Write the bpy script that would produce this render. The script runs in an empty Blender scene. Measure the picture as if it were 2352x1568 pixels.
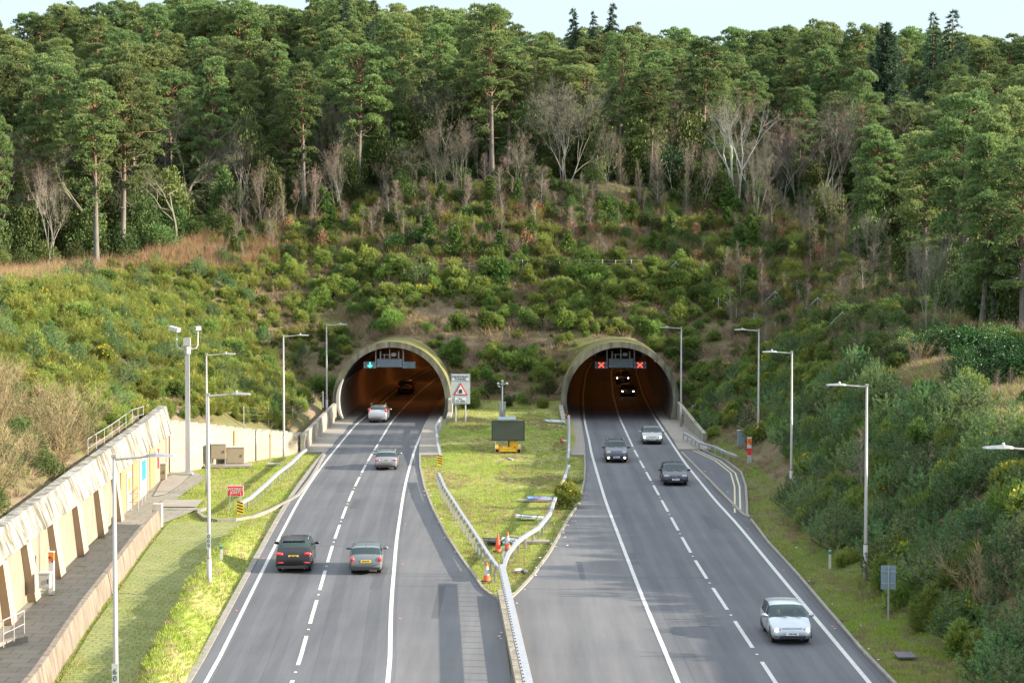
import bpy, math, random
import numpy as np
from mathutils import Vector, Matrix
R = math.radians
PI = math.pi
random.seed(7)
rng = np.random.default_rng(11)
SC = bpy.context.scene
COL = SC.collection

# ---------------------------------------------------------------- camera
CAMH = 15.74
FPX = 4573.3            # focal length in pixels of a 2352 px wide picture (70 mm)
PITCH = math.atan(178.0 / FPX)
cam_d = bpy.data.cameras.new('camera')
cam = bpy.data.objects.new('camera', cam_d)
COL.objects.link(cam)
cam_d.lens = 70.0
cam_d.sensor_width = 36.0
cam_d.clip_start = 0.5
cam_d.clip_end = 6000
cam.location = (0, 0, CAMH)
cam.rotation_euler = (PI / 2 - PITCH, 0, 0)
SC.camera = cam

# ---------------------------------------------------------------- sky and sun
SUN_EL = 18.5
SUN_AZ = 7.0            # degrees from +X towards the camera side
world = bpy.data.worlds.new('World')
SC.world = world
world.use_nodes = True
wn = world.node_tree.nodes
wl = world.node_tree.links
wn.clear()
sky = wn.new('ShaderNodeTexSky')
sky.sky_type = 'NISHITA'
sky.sun_disc = False
sky.sun_elevation = R(SUN_EL)
sky.sun_rotation = R(90 + SUN_AZ)
sky.air_density = 1.0
sky.dust_density = 1.5
sky.ozone_density = 1.0
sky.altitude = 200
tc = wn.new('ShaderNodeTexCoord')
mp = wn.new('ShaderNodeMapping')
mp.inputs['Scale'].default_value = (1.2, 1.2, 5.0)
nz = wn.new('ShaderNodeTexNoise')
nz.inputs['Scale'].default_value = 2.2
nz.inputs['Detail'].default_value = 6
nz.inputs['Roughness'].default_value = 0.55
cr = wn.new('ShaderNodeValToRGB')
cr.color_ramp.elements[0].position = 0.25
cr.color_ramp.elements[0].color = (0.55, 0.55, 0.55, 1)
cr.color_ramp.elements[1].position = 0.75
cr.color_ramp.elements[1].color = (0.97, 0.97, 0.97, 1)
mxs = wn.new('ShaderNodeMixRGB')
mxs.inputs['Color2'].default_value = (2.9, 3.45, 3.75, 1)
bg = wn.new('ShaderNodeBackground')
bg.inputs['Strength'].default_value = 0.1
wo = wn.new('ShaderNodeOutputWorld')
wl.new(tc.outputs['Generated'], mp.inputs['Vector'])
wl.new(mp.outputs['Vector'], nz.inputs['Vector'])
wl.new(nz.outputs['Fac'], cr.inputs['Fac'])
wl.new(cr.outputs['Color'], mxs.inputs['Fac'])
wl.new(sky.outputs['Color'], mxs.inputs['Color1'])
# thin cloud veil brightened overhead, out of view, to add fill light
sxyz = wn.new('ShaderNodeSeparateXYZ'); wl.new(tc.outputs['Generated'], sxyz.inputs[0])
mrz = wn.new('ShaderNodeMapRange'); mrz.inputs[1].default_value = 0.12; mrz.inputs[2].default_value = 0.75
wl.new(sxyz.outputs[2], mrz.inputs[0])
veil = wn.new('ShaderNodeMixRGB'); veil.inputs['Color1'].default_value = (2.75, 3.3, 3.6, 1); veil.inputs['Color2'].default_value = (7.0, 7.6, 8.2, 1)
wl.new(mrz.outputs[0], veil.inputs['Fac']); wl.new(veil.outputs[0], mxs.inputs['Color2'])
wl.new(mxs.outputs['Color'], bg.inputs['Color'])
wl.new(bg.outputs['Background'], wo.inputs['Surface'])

sun_d = bpy.data.lights.new('sun', 'SUN')
sun_d.energy = 5.0
sun_d.angle = R(0.6)
sun_d.color = (1.0, 0.88, 0.70)
sun = bpy.data.objects.new('sun', sun_d)
COL.objects.link(sun)
to_sun = Vector((math.cos(R(SUN_EL)) * math.cos(R(SUN_AZ)), -math.cos(R(SUN_EL)) * math.sin(R(SUN_AZ)), math.sin(R(SUN_EL))))
sun.rotation_euler = to_sun.to_track_quat('Z', 'Y').to_euler()
sun.location = (80, -20, 60)

SC.view_settings.view_transform = 'Standard'
SC.view_settings.look = 'None'
SC.view_settings.exposure = 1.6
SC.view_settings.gamma = 1.0
SC.cycles.max_bounces = 6
SC.cycles.diffuse_bounces = 3
SC.cycles.transparent_max_bounces = 8
SC.cycles.use_adaptive_sampling = False
SC.cycles.use_denoising = True
SC.cycles.denoising_prefilter = 'ACCURATE'
SC.cycles.sample_clamp_indirect = 4.0

# ---------------------------------------------------------------- helpers
def ray(u, v):
    a = (u - 1176.0) / FPX
    b = (784.0 - v) / FPX
    cp, sp = math.cos(PITCH), math.sin(PITCH)
    return Vector((a, cp + b * sp, -sp + b * cp))
def at(u, v, z=0.0):
    d = ray(u, v)
    t = (z - CAMH) / d.z
    return Vector((d.x * t, d.y * t, z))
def atY(u, v, Y):
    d = ray(u, v)
    t = Y / d.y
    return Vector((d.x * t, Y, CAMH + d.z * t))

MATS = {}
def new_mat(name):
    m = bpy.data.materials.new(name)
    m.use_nodes = True
    nt = m.node_tree
    nt.nodes.clear()
    out = nt.nodes.new('ShaderNodeOutputMaterial')
    b = nt.nodes.new('ShaderNodeBsdfPrincipled')
    nt.links.new(b.outputs[0], out.inputs[0])
    MATS[name] = m
    return m, nt, b, out
def c4(c):
    return (c[0], c[1], c[2], 1)
def noise_node(nt, scale, detail=5, rough=0.6, coord='Object', stretch=None):
    t = nt.nodes.new('ShaderNodeTexCoord')
    n = nt.nodes.new('ShaderNodeTexNoise')
    n.inputs['Scale'].default_value = scale
    n.inputs['Detail'].default_value = detail
    n.inputs['Roughness'].default_value = rough
    if stretch:
        mm = nt.nodes.new('ShaderNodeMapping')
        mm.inputs['Scale'].default_value = stretch
        nt.links.new(t.outputs[coord], mm.inputs[0])
        nt.links.new(mm.outputs[0], n.inputs['Vector'])
    else:
        nt.links.new(t.outputs[coord], n.inputs['Vector'])
    return n
def ramp(nt, src, p0, c0, p1, c1, extra=()):
    r = nt.nodes.new('ShaderNodeValToRGB')
    r.color_ramp.elements[0].position = p0
    r.color_ramp.elements[0].color = c4(c0)
    r.color_ramp.elements[1].position = p1
    r.color_ramp.elements[1].color = c4(c1)
    for p, c in extra:
        e = r.color_ramp.elements.new(p)
        e.color = c4(c)
    nt.links.new(src, r.inputs[0])
    return r
def mixc(nt, fac, a, b, mode='MIX'):
    m = nt.nodes.new('ShaderNodeMixRGB')
    m.blend_type = mode
    for i, x in zip((0, 1, 2), (fac, a, b)):
        if hasattr(x, 'is_linked') or hasattr(x, 'links'):
            nt.links.new(x, m.inputs[i])
        elif i == 0:
            m.inputs[0].default_value = x
        else:
            m.inputs[i].default_value = c4(x)
    return m.outputs[0]
def plain(name, col, rough=0.6, metal=0.0, var=0.12, scale=3.0, emit=None, estr=0.0, coat=0.0, bump=0.0, spec=0.5):
    m, nt, b, out = new_mat(name)
    n = noise_node(nt, scale)
    lo = [max(0, c * (1 - var)) for c in col]
    hi = [min(1, c * (1 + var)) for c in col]
    r = ramp(nt, n.outputs['Fac'], 0.3, lo, 0.7, hi)
    nt.links.new(r.outputs[0], b.inputs['Base Color'])
    b.inputs['Roughness'].default_value = rough
    b.inputs['Metallic'].default_value = metal
    b.inputs['Coat Weight'].default_value = coat
    b.inputs['Specular IOR Level'].default_value = spec
    if emit:
        b.inputs['Emission Color'].default_value = c4(emit)
        b.inputs['Emission Strength'].default_value = estr
    if bump:
        bp = nt.nodes.new('ShaderNodeBump')
        bp.inputs['Strength'].default_value = bump
        nt.links.new(n.outputs['Fac'], bp.inputs['Height'])
        nt.links.new(bp.outputs[0], b.inputs['Normal'])
    return m

class MB:
    """collects faces for ONE mesh object"""
    def __init__(s):
        s.v = []; s.f = []; s.mi = []; s.cur = 0; s.T = None
    def add(s, vs, fs):
        o = len(s.v)
        if s.T is not None:
            vs = [tuple(s.T @ Vector(p)) for p in vs]
        s.v += [tuple(p) for p in vs]
        s.f += [tuple(i + o for i in f) for f in fs]
        s.mi += [s.cur] * len(fs)
        return s
    def box(s, c, d, rz=0.0, ry=0.0, rx=0.0, taper=1.0):
        hx, hy, hz = d[0] / 2, d[1] / 2, d[2] / 2
        M = Matrix.Translation(c) @ Matrix.Rotation(rz, 4, 'Z') @ Matrix.Rotation(ry, 4, 'Y') @ Matrix.Rotation(rx, 4, 'X')
        vs = []
        for z, k in ((-hz, 1.0), (hz, taper)):
            for x, y in ((-hx, -hy), (hx, -hy), (hx, hy), (-hx, hy)):
                vs.append(M @ Vector((x * k, y * k, z)))
        return s.add(vs, [(0, 3, 2, 1), (4, 5, 6, 7), (0, 1, 5, 4), (1, 2, 6, 5), (2, 3, 7, 6), (3, 0, 4, 7)])
    def quad(s, a, b, c, d):
        return s.add([a, b, c, d], [(0, 1, 2, 3)])
    def tube(s, pts, rad, n=8, cap=True):
        pts = [Vector(p) for p in pts]
        if not hasattr(rad, '__len__'):
            rad = [rad] * len(pts)
        vs = []; fs = []
        prev = None
        for i, p in enumerate(pts):
            if i == 0: d = pts[1] - pts[0]
            elif i == len(pts) - 1: d = pts[-1] - pts[-2]
            else: d = pts[i + 1] - pts[i - 1]
            d.normalize()
            if prev is None:
                a = Vector((1, 0, 0)) if abs(d.x) < 0.8 else Vector((0, 1, 0))
                x = d.cross(a).normalized()
            else:
                x = (prev - d * prev.dot(d)).normalized()
            prev = x
            y = d.cross(x)
            for k in range(n):
                t = 2 * PI * k / n
                vs.append(p + (x * math.cos(t) + y * math.sin(t)) * rad[i])
        for i in range(len(pts) - 1):
            for k in range(n):
                a = i * n + k; b = i * n + (k + 1) % n
                fs.append((a, b, b + n, a + n))
        if cap:
            fs.append(tuple(range(n - 1, -1, -1)))
            o = (len(pts) - 1) * n
            fs.append(tuple(o + k for k in range(n)))
        return s.add(vs, fs)
    def lathe(s, c, prof, n=16, axis='Z', cap=True):
        vs = []; fs = []
        for r, h in prof:
            for k in range(n):
                t = 2 * PI * k / n
                x, y = r * math.cos(t), r * math.sin(t)
                p = (x, y, h) if axis == 'Z' else ((h, x, y) if axis == 'X' else (x, h, y))
                vs.append(Vector(c) + Vector(p))
        for i in range(len(prof) - 1):
            for k in range(n):
                a = i * n + k; b = i * n + (k + 1) % n
                fs.append((a, b, b + n, a + n))
        if cap:
            fs.append(tuple(range(n - 1, -1, -1)))
            o = (len(prof) - 1) * n
            fs.append(tuple(o + k for k in range(n)))
        return s.add(vs, fs)
    def ell(s, c, r, n=12, m=8):
        prof = [(math.sin(PI * (i + .02) / (m + .04)), -math.cos(PI * (i + .02) / (m + .04))) for i in range(m + 1)]
        vs = []; fs = []
        for q, h in prof:
            for k in range(n):
                t = 2 * PI * k / n
                vs.append((c[0] + r[0] * q * math.cos(t), c[1] + r[1] * q * math.sin(t), c[2] + r[2] * h))
        for i in range(m):
            for k in range(n):
                a = i * n + k; b = i * n + (k + 1) % n
                fs.append((a, b, b + n, a + n))
        return s.add(vs, fs)
    def prism(s, poly, h0, h1, M=None):
        """poly in local xy, extruded z h0..h1, transformed by M"""
        M = M or Matrix.Identity(4)
        n = len(poly)
        vs = [M @ Vector((p[0], p[1], h0)) for p in poly] + [M @ Vector((p[0], p[1], h1)) for p in poly]
        fs = [tuple(range(n - 1, -1, -1)), tuple(range(n, 2 * n))]
        for i in range(n):
            j = (i + 1) % n
            fs.append((i, j, j + n, i + n))
        return s.add(vs, fs)
    def build(s, name, mat, parent=None, smooth=False, kind=None):
        me = bpy.data.meshes.new(name)
        me.from_pydata(s.v, [], s.f)
        mats = mat if isinstance(mat, (list, tuple)) else [mat]
        for m in mats: me.materials.append(m)
        if len(mats) > 1:
            me.polygons.foreach_set('material_index', s.mi)
        if smooth:
            me.polygons.foreach_set('use_smooth', [True] * len(s.f))
        me.update()
        o = bpy.data.objects.new(name, me)
        COL.objects.link(o)
        if parent is not None: o.parent = parent
        if kind: o['kind'] = kind
        return o
def npmesh(name, V, F, mat):
    """V (n,3), F (m,k) arrays -> mesh datablock"""
    me = bpy.data.meshes.new(name)
    V = np.ascontiguousarray(V, dtype=np.float32); F = np.ascontiguousarray(F, dtype=np.int32)
    k = F.shape[1]
    me.vertices.add(len(V)); me.vertices.foreach_set('co', V.ravel())
    me.loops.add(F.size); me.loops.foreach_set('vertex_index', F.ravel())
    me.polygons.add(len(F))
    me.polygons.foreach_set('loop_start', np.arange(0, F.size, k, dtype=np.int32))
    me.polygons.foreach_set('loop_total', np.full(len(F), k, dtype=np.int32))
    me.materials.append(mat)
    me.update(calc_edges=True)
    return me
def npobj(name, V, F, mat, parent=None):
    o = bpy.data.objects.new(name, npmesh(name, V, F, mat))
    COL.objects.link(o)
    if parent is not None: o.parent = parent
    return o
def empty(name, loc, rz=0.0, label=None, cat=None, group=None):
    o = bpy.data.objects.new(name, None)
    o.empty_display_size = 0.3
    COL.objects.link(o)
    o.location = loc; o.rotation_euler = (0, 0, rz)
    if label: tag(o, label, cat, group)
    return o
def tag(o, label, cat, group=None, kind=None):
    if label: o['label'] = label
    if cat: o['category'] = cat
    if group: o['group'] = group
    if kind: o['kind'] = kind
    return o
def copy_tree(o, parent=None):
    c = o.copy(); COL.objects.link(c)
    if parent is not None: c.parent = parent
    for ch in list(o.children): copy_tree(ch, c)
    return c
def text_part(s, size, mat, parent, M, name='lettering', bold=0.0, sx=1.0, ext=0.004):
    cu = bpy.data.curves.new('t', 'FONT')
    cu.body = s; cu.size = size; cu.align_x = 'CENTER'; cu.align_y = 'CENTER'
    cu.extrude = ext; cu.offset = bold; cu.space_line = 0.85
    to = bpy.data.objects.new('t', cu)
    COL.objects.link(to)
    dg = bpy.context.evaluated_depsgraph_get()
    me = bpy.data.meshes.new_from_object(to.evaluated_get(dg))
    bpy.data.objects.remove(to)
    me.name = name
    me.materials.clear(); me.materials.append(mat)
    o = bpy.data.objects.new(name, me)
    COL.objects.link(o)
    o.parent = parent
    o.matrix_local = M @ Matrix.Diagonal((sx, 1, 1, 1))
    return o
FACE_CAM = Matrix.Rotation(PI / 2, 4, 'X')      # text in the XZ plane, readable from -Y

# ---------------------------------------------------------------- terrain function
def poly_x(pts):
    ys = np.array([p[1] for p in pts]); xs = np.array([p[0] for p in pts])
    o = np.argsort(ys)
    return lambda y: np.interp(y, ys[o], xs[o])
# left boundary of the flat ground (the walls) with the ground height behind them
LB = [(-16.5, -60, 3.3), (-19.5, 60, 3.3), (-22.3, 87, 3.6), (-26.0, 150.5, 4.3), (-26.0, 151.5, 3.5), (-21.5, 159, 2.6), (-17.6, 167.0, 1.2), (-18.1, 200, 1.6), (-18.2, 203, 1.6)]
LBx = poly_x(LB)
Y0 = 203.0
def smin(a, b, k=1.5):
    h = np.clip(0.5 + 0.5 * (b - a) / k, 0, 1)
    return b * (1 - h) + a * h - k * h * (1 - h)
_LBseg = [(np.array(LB[i]), np.array(LB[i + 1])) for i in range(len(LB) - 1)]
def sstep(a, b, x):
    t = np.clip((x - a) / (b - a), 0, 1)
    return t * t * (3 - 2 * t)
def bumpf(x, y):
    return (0.5 * np.sin(x * 0.31 + y * 0.17) + 0.5 * np.sin(x * 0.13 - y * 0.29 + 1.3) + 0.3 * np.sin(x * 0.71 + y * 0.53 + 2.1))
def RBx(y):
    return np.interp(y, [-60, 75, 110, 140, 150, 170, 185, 195, 203], [17.2, 17.3, 17.2, 17.4, 17.6, 17.8, 17.6, 17.0, 17.0])
def terr(x, y):
    x = np.asarray(x, dtype=float); y = np.asarray(y, dtype=float)
    # left side: distance to the wall polyline
    xo = x + 0.75          # the walls' faces stand in front of the earth they hold
    dl = np.full(x.shape, 1e9); zb = np.zeros(x.shape)
    for a, b in _LBseg:
        d = b[:2] - a[:2]; L2 = (d ** 2).sum()
        t = np.clip(((xo - a[0]) * d[0] + (y - a[1]) * d[1]) / L2, 0, 1)
        qx = a[0] + t * d[0]; qy = a[1] + t * d[1]
        dd = np.hypot(xo - qx, y - qy)
        m = dd < dl
        dl = np.where(m, dd, dl); zb = np.where(m, a[2] + t * (b[2] - a[2]), zb)
    inl = (xo < LBx(np.clip(y, -60, 203))) & (y <= 203)
    # right distance
    rb = RBx(np.clip(y, -60, 203))
    dr = x - rb
    inr = (dr > 0) & (y <= 203)
    back = y > 203
    # back slope distances
    dxr = np.maximum(x - 17.0, 0); dxl = np.maximum(-18.2 - x, 0)
    dy = np.maximum(y - Y0, 0)
    db = np.hypot(dy, np.minimum(dxr + dxl, 60))
    dbl = np.hypot(dy, np.minimum(dxl, 60))
    prof_b = np.interp(db, [0, 9.5, 25, 43, 80, 200], [0, 6.6, 14.4, 24.2, 44, 100])
    zback = 1.3 * sstep(17, 12, np.abs(x + 0.5)) + prof_b
    zleftslope = zb + 0.58 * dl
    zrightslope = np.interp(dr, [0, 2, 11, 60], [0, 0.6, 7.9, 40])
    Pl = np.interp(y, [-60, 100, 160, 200, 215, 246, 300, 350, 400, 700], [12, 13, 13.4, 14.2, 15.4, 20.5, 31, 37.5, 40, 44])
    Pm = np.interp(y, [203, 240, 246, 275, 340, 400, 700], [60, 25.5, 25.8, 29, 34, 36, 40])
    Pr = np.interp(y, [-60, 100, 110, 160, 178, 210, 240, 300, 350, 400, 700], [7.0, 6.5, 6.6, 8.2, 9.5, 12.5, 17.6, 26, 32.5, 35.5, 38])
    Pr = Pr + 0.12 * np.clip(x - 26.5, 0, 25) * sstep(200, 165, y)
    wl_ = sstep(-16, -32, x); wr_ = sstep(20, 40, x)
    P = Pl * wl_ + Pr * wr_ + np.minimum(Pm, 60) * (1 - wl_ - wr_)
    P = np.where(y <= 203, np.where(x < 0, Pl, Pr), P)
    z = np.where(back, zback, np.where(inl, zleftslope, np.where(inr, zrightslope, 0.0)))
    # close the seam on the left between the side slope and the back slope
    zside = 1.6 * sstep(203.0, 203.8, y) + 0.58 * np.maximum(-18.2 - x, 0)
    z = np.where(back & (x < -18.2), np.maximum(z, zside), z)
    z2 = smin(z, P, 2.0)
    z = np.where(z > 0.01, np.maximum(z2, 0.0), z)
    amp = np.clip(z / 6.0, 0, 1) * 0.32
    z = z + bumpf(x, y) * amp
    # median and lawn relief
    flat = ~(inl | inr | back)
    med = 1.1 * sstep(150, 200, y) * sstep(7.2, 4.6, np.abs(x + 0.5))
    gxl = np.interp(y, [58, 75, 95, 110, 118, 125], [-11.4, -14.2, -15.7, -16.2, -16.35, -16.6])
    kx = np.interp(y, [20, 75, 100, 125], [-9.0, -11.8, -13.6, -14.9])
    bank = 0.95 * sstep(0.05, 0.55, x - gxl) * sstep(0.0, 2.0, kx - x) * sstep(122, 112, y) * (y < 125)
    z = np.where(flat, med + bank - 0.12, z)
    return z
def tz(x, y):
    return float(terr(np.array([x]), np.array([y]))[0])
def hit(u, v, t0=55.0, t1=480.0):
    d = ray(u, v)
    ts = np.arange(t0, t1, 0.4)
    X = d.x * ts; Y = d.y * ts; Z = CAMH + d.z * ts
    H = terr(X, Y)
    i = np.argmax(Z < H)
    if not (Z[i] < H[i]): return None
    return Vector((X[i], Y[i], H[i]))
def proj(p):
    dx, dy, dz = p[0], p[1], p[2] - CAMH
    cp, sp = math.cos(PITCH), math.sin(PITCH)
    depth = dy * cp - dz * sp
    up = dy * sp + dz * cp
    return 1176 + FPX * dx / depth, 784 - FPX * up / depth
# ---------------------------------------------------------------- ground materials
def ground_mat(name, cols, scale, rough=0.95, bump=0.6, patch=None):
    m, nt, b, out = new_mat(name)
    n1 = noise_node(nt, scale, 8, 0.7)
    n2 = noise_node(nt, scale * 0.12, 4, 0.6)
    n3 = noise_node(nt, scale * 9, 3, 0.7)
    r1 = ramp(nt, n1.outputs['Fac'], 0.35, cols[0], 0.65, cols[1])
    r2 = ramp(nt, n2.outputs['Fac'], 0.42, (0, 0, 0), 0.6, (1, 1, 1))
    c = mixc(nt, r2.outputs[0], r1.outputs[0], cols[2])
    r3 = ramp(nt, n3.outputs['Fac'], 0.3, (0.62, 0.62, 0.62), 0.7, (1.35, 1.35, 1.35))
    c = mixc(nt, 0.8, c, r3.outputs[0], 'MULTIPLY')
    nt.links.new(c, b.inputs['Base Color'])
    b.inputs['Roughness'].default_value = rough
    b.inputs['Specular IOR Level'].default_value = 0.15
    bp = nt.nodes.new('ShaderNodeBump')
    bp.inputs['Strength'].default_value = bump
    bp.inputs['Distance'].default_value = 0.12
    nt.links.new(n3.outputs['Fac'], bp.inputs['Height'])
    nt.links.new(bp.outputs[0], b.inputs['Normal'])
    return m
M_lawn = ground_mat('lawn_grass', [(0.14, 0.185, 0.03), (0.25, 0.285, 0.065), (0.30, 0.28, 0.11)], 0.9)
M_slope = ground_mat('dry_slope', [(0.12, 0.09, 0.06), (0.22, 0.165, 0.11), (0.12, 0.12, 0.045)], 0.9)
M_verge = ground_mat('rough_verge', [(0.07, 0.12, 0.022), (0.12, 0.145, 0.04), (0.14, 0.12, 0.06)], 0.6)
M_forest = ground_mat('forest_floor', [(0.045, 0.04, 0.025), (0.08, 0.06, 0.035), (0.05, 0.06, 0.025)], 0.5)

# ---------------------------------------------------------------- terrain mesh
def axis(vals):
    out = []
    for a, b, s in vals:
        n = max(1, int(round((b - a) / s)))
        out += [a + (b - a) * i / n for i in range(n)]
    out.append(vals[-1][1])
    return np.array(out)
xs = axis([(-900, -200, 50), (-200, -60, 4), (-60, -30, 1.2), (-30, 34, 0.4), (34, 70, 1.2), (70, 200, 4), (200, 900, 50)])
ys = axis([(-300, -60, 30), (-60, 60, 4), (60, 140, 0.8), (140, 225, 0.4), (225, 270, 1.0), (270, 460, 4), (460, 1500, 60)])
GX, GY = np.meshgrid(xs, ys)
GZ = terr(GX, GY)
LTX = lambda y: np.interp(y, [-50, 200, 221, 248, 274, 300, 340], [-12.0, -12.1, -11.9, -11.4, -10.5, -9.2, -6.2])   # left tunnel axis
RTX = lambda y: np.interp(y, [-50, 200, 207, 238, 287, 320, 350], [10.85, 10.85, 11.0, 12.0, 14.2, 16.4, 19.0])
TC, TR, TO = 2.0, 5.35, 5.95
PYF = 200.0
nx, ny = len(xs), len(ys)
V = np.stack([GX.ravel(), GY.ravel(), GZ.ravel()], 1)
idx = np.arange(nx * ny).reshape(ny, nx)
F = np.stack([idx[:-1, :-1].ravel(), idx[:-1, 1:].ravel(), idx[1:, 1:].ravel(), idx[1:, :-1].ravel()], 1)
ins = np.zeros(len(V), bool)
for ax in (LTX, RTX):
    ins |= (np.hypot(V[:, 0] - ax(V[:, 1]), V[:, 2] - TC) < TO - 0.12) & (V[:, 1] > 202.0) & (V[:, 1] < 260)
F = F[~ins[F].all(1)]
cx = V[F][:, :, 0].mean(1); cy = V[F][:, :, 1].mean(1); cz = V[F][:, :, 2].mean(1)
mi = np.ones(len(F), dtype=np.int32)
flatm = (cy < 203.6) & (cx > LBx(np.clip(cy, -60, 203)) - 0.2) & (cx < RBx(cy) + 1.3)
mi[flatm] = 0
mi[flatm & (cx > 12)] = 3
wedge = np.interp(cx, [-60, -42, -30, -18, -8, 0, 10, 20, 28, 36, 60], [205, 212, 222, 238, 245, 247, 246, 240, 228, 190, 160])
mi[(cy > wedge + 6)] = 2
mi[(cx > 36) & (cy > 165)] = 2
terrain = npobj('ground', V, F, M_lawn)
terrain.data.materials.append(M_slope); terrain.data.materials.append(M_forest); terrain.data.materials.append(M_verge)
terrain.data.polygons.foreach_set('material_index', mi)
terrain.data.polygons.foreach_set('use_smooth', [True] * len(F))
terrain['kind'] = 'structure'

# ---------------------------------------------------------------- roads
m, nt, b, out = new_mat('asphalt')
n1 = noise_node(nt, 0.9, 6, 0.65, stretch=(1.0, 0.05, 1.0))
n2 = noise_node(nt, 28, 3, 0.7)
n3 = noise_node(nt, 0.09, 4, 0.6)
r1 = ramp(nt, n1.outputs['Fac'], 0.3, (0.070, 0.073, 0.083), 0.7, (0.112, 0.115, 0.126))
r3 = ramp(nt, n3.outputs['Fac'], 0.35, (0.9, 0.9, 0.9), 0.65, (1.13, 1.12, 1.1))
c = mixc(nt, 1.0, r1.outputs[0], r3.outputs[0], 'MULTIPLY')
r2 = ramp(nt, n2.outputs['Fac'], 0.3, (0.72, 0.72, 0.72), 0.72, (1.25, 1.25, 1.25))
c = mixc(nt, 0.8, c, r2.outputs[0], 'MULTIPLY')
nt.links.new(c, b.inputs['Base Color'])
b.inputs['Roughness'].default_value = 0.72
b.inputs['Specular IOR Level'].default_value = 0.35
M_asph = m
def asph2(name, k, tint=(1, 1, 1)):
    m = M_asph.copy(); m.name = name
    for n in m.node_tree.nodes:
        if n.type == 'VALTORGB' and n.color_ramp.elements[0].color[0] < 0.2:
            for e in n.color_ramp.elements:
                e.color = (e.color[0] * k * tint[0], e.color[1] * k * tint[1], e.color[2] * k * tint[2], 1)
    return m
M_asph_hs = asph2('hard_shoulder_asphalt', 1.16, (1.03, 1.0, 0.95))
M_asph_lay = asph2('layby_asphalt', 0.95)
M_patch = asph2('patched_asphalt', 0.74)
# worn white paint
m, nt, b, out = new_mat('road_paint')
n = noise_node(nt, 5, 6, 0.75)
r = ramp(nt, n.outputs['Fac'], 0.36, (0.25, 0.25, 0.25), 0.48, (0.50, 0.49, 0.46))
nt.links.new(r.outputs[0], b.inputs['Base Color']); b.inputs['Roughness'].default_value = 0.6
M_paint = m
m, nt, b, out = new_mat('yellow_road_paint')
n = noise_node(nt, 4, 6, 0.75)
r = ramp(nt, n.outputs['Fac'], 0.36, (0.3, 0.28, 0.22), 0.5, (0.52, 0.46, 0.26))
nt.links.new(r.outputs[0], b.inputs['Base Color']); b.inputs['Roughness'].default_value = 0.65
M_ypaint = m
def conc(name, c, streak=0.5, var=0.15, scale=1.0, moss=None):
    m, nt, b, out = new_mat(name)
    n = noise_node(nt, 0.8 * scale, 6, 0.65)
    s = noise_node(nt, 2.2 * scale, 4, 0.7, stretch=(1, 1, 0.08))
    f = noise_node(nt, 22 * scale, 3, 0.6)
    r = ramp(nt, n.outputs['Fac'], 0.3, [x * (1 - var) for x in c], 0.7, [min(1, x * (1 + var)) for x in c])
    rs = ramp(nt, s.outputs['Fac'], 0.4, (1 - streak * .6, 1 - streak * .62, 1 - streak * .68), 0.6, (1, 1, 1))
    cc = mixc(nt, 1.0, r.outputs[0], rs.outputs[0], 'MULTIPLY')
    rf = ramp(nt, f.outputs['Fac'], 0.3, (0.86, 0.86, 0.86), 0.7, (1.1, 1.1, 1.1))
    cc = mixc(nt, 1.0, cc, rf.outputs[0], 'MULTIPLY')
    if moss:
        mz = noise_node(nt, 0.55, 5, 0.7)
        geo = nt.nodes.new('ShaderNodeNewGeometry')
        sep = nt.nodes.new('ShaderNodeSeparateXYZ')
        nt.links.new(geo.outputs['Normal'], sep.inputs[0])
        mm = nt.nodes.new('ShaderNodeMath'); mm.operation = 'MULTIPLY_ADD'
        nt.links.new(sep.outputs[2], mm.inputs[0]); mm.inputs[1].default_value = 0.5
        nt.links.new(mz.outputs['Fac'], mm.inputs[2])
        rm = ramp(nt, mm.outputs[0], 0.5, (0, 0, 0), 0.8, (1, 1, 1))
        cc = mixc(nt, rm.outputs[0], cc, moss)
    nt.links.new(cc, b.inputs['Base Color'])
    b.inputs['Roughness'].default_value = 0.88
    bp = nt.nodes.new('ShaderNodeBump'); bp.inputs['Strength'].default_value = 0.25; bp.inputs['Distance'].default_value = 0.03
    nt.links.new(f.outputs['Fac'], bp.inputs['Height']); nt.links.new(bp.outputs[0], b.inputs['Normal'])
    return m
M_conc = conc('concrete', (0.33, 0.305, 0.26), 0.7)
M_kerb = conc('kerb_concrete', (0.24, 0.22, 0.19), 0.3)
M_pave = conc('paving_concrete', (0.25, 0.225, 0.19), 0.1)

# edge lines, all as x = f(y), measured on the road plane
def line(pts): return poly_x([(at(u, v).x, at(u, v).y) for u, v in pts])
Ll = line([(475, 1568), (597, 1322), (649, 1219), (685, 1151), (722, 1094), (750, 1056.6), (816, 976), (912, 896), (980, 840)])
Lc = line([(674, 1568), (705, 1455), (729.4, 1371.6), (764.3, 1249), (795.4, 1163), (811, 1125), (842, 1063), (898.4, 969.4), (931.7, 931.5), (967.4, 896), (1003, 869)])
Lr = line([(894.9, 1568), (897.5, 1399), (910.6, 1239.4), (926.9, 1131.7), (936, 1090), (951.8, 1034), (980.8, 967), (1001, 931.5)])
Lk = line([(1175, 1568), (1150, 1385), (1106.4, 1353.6), (1086.8, 1324), (1060.7, 1288), (1021.6, 1229.6), (992, 1171), (972.6, 1118.6), (963, 1074), (962, 1032), (967.4, 998), (986, 955)])
Rl = line([(1558, 1568), (1475, 1370), (1392.4, 1155.5), (1374.4, 1096), (1357.6, 1037), (1353.8, 1013.8), (1343.4, 970), (1338, 921), (1343.4, 843.6)])
Rc = line([(1782.7, 1568), (1728.5, 1487), (1669.6, 1398), (1620.7, 1324.8), (1582.6, 1262.7), (1459.4, 1038.3), (1420.8, 954.5), (1407.9, 908), (1398.9, 856.5)])
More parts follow.
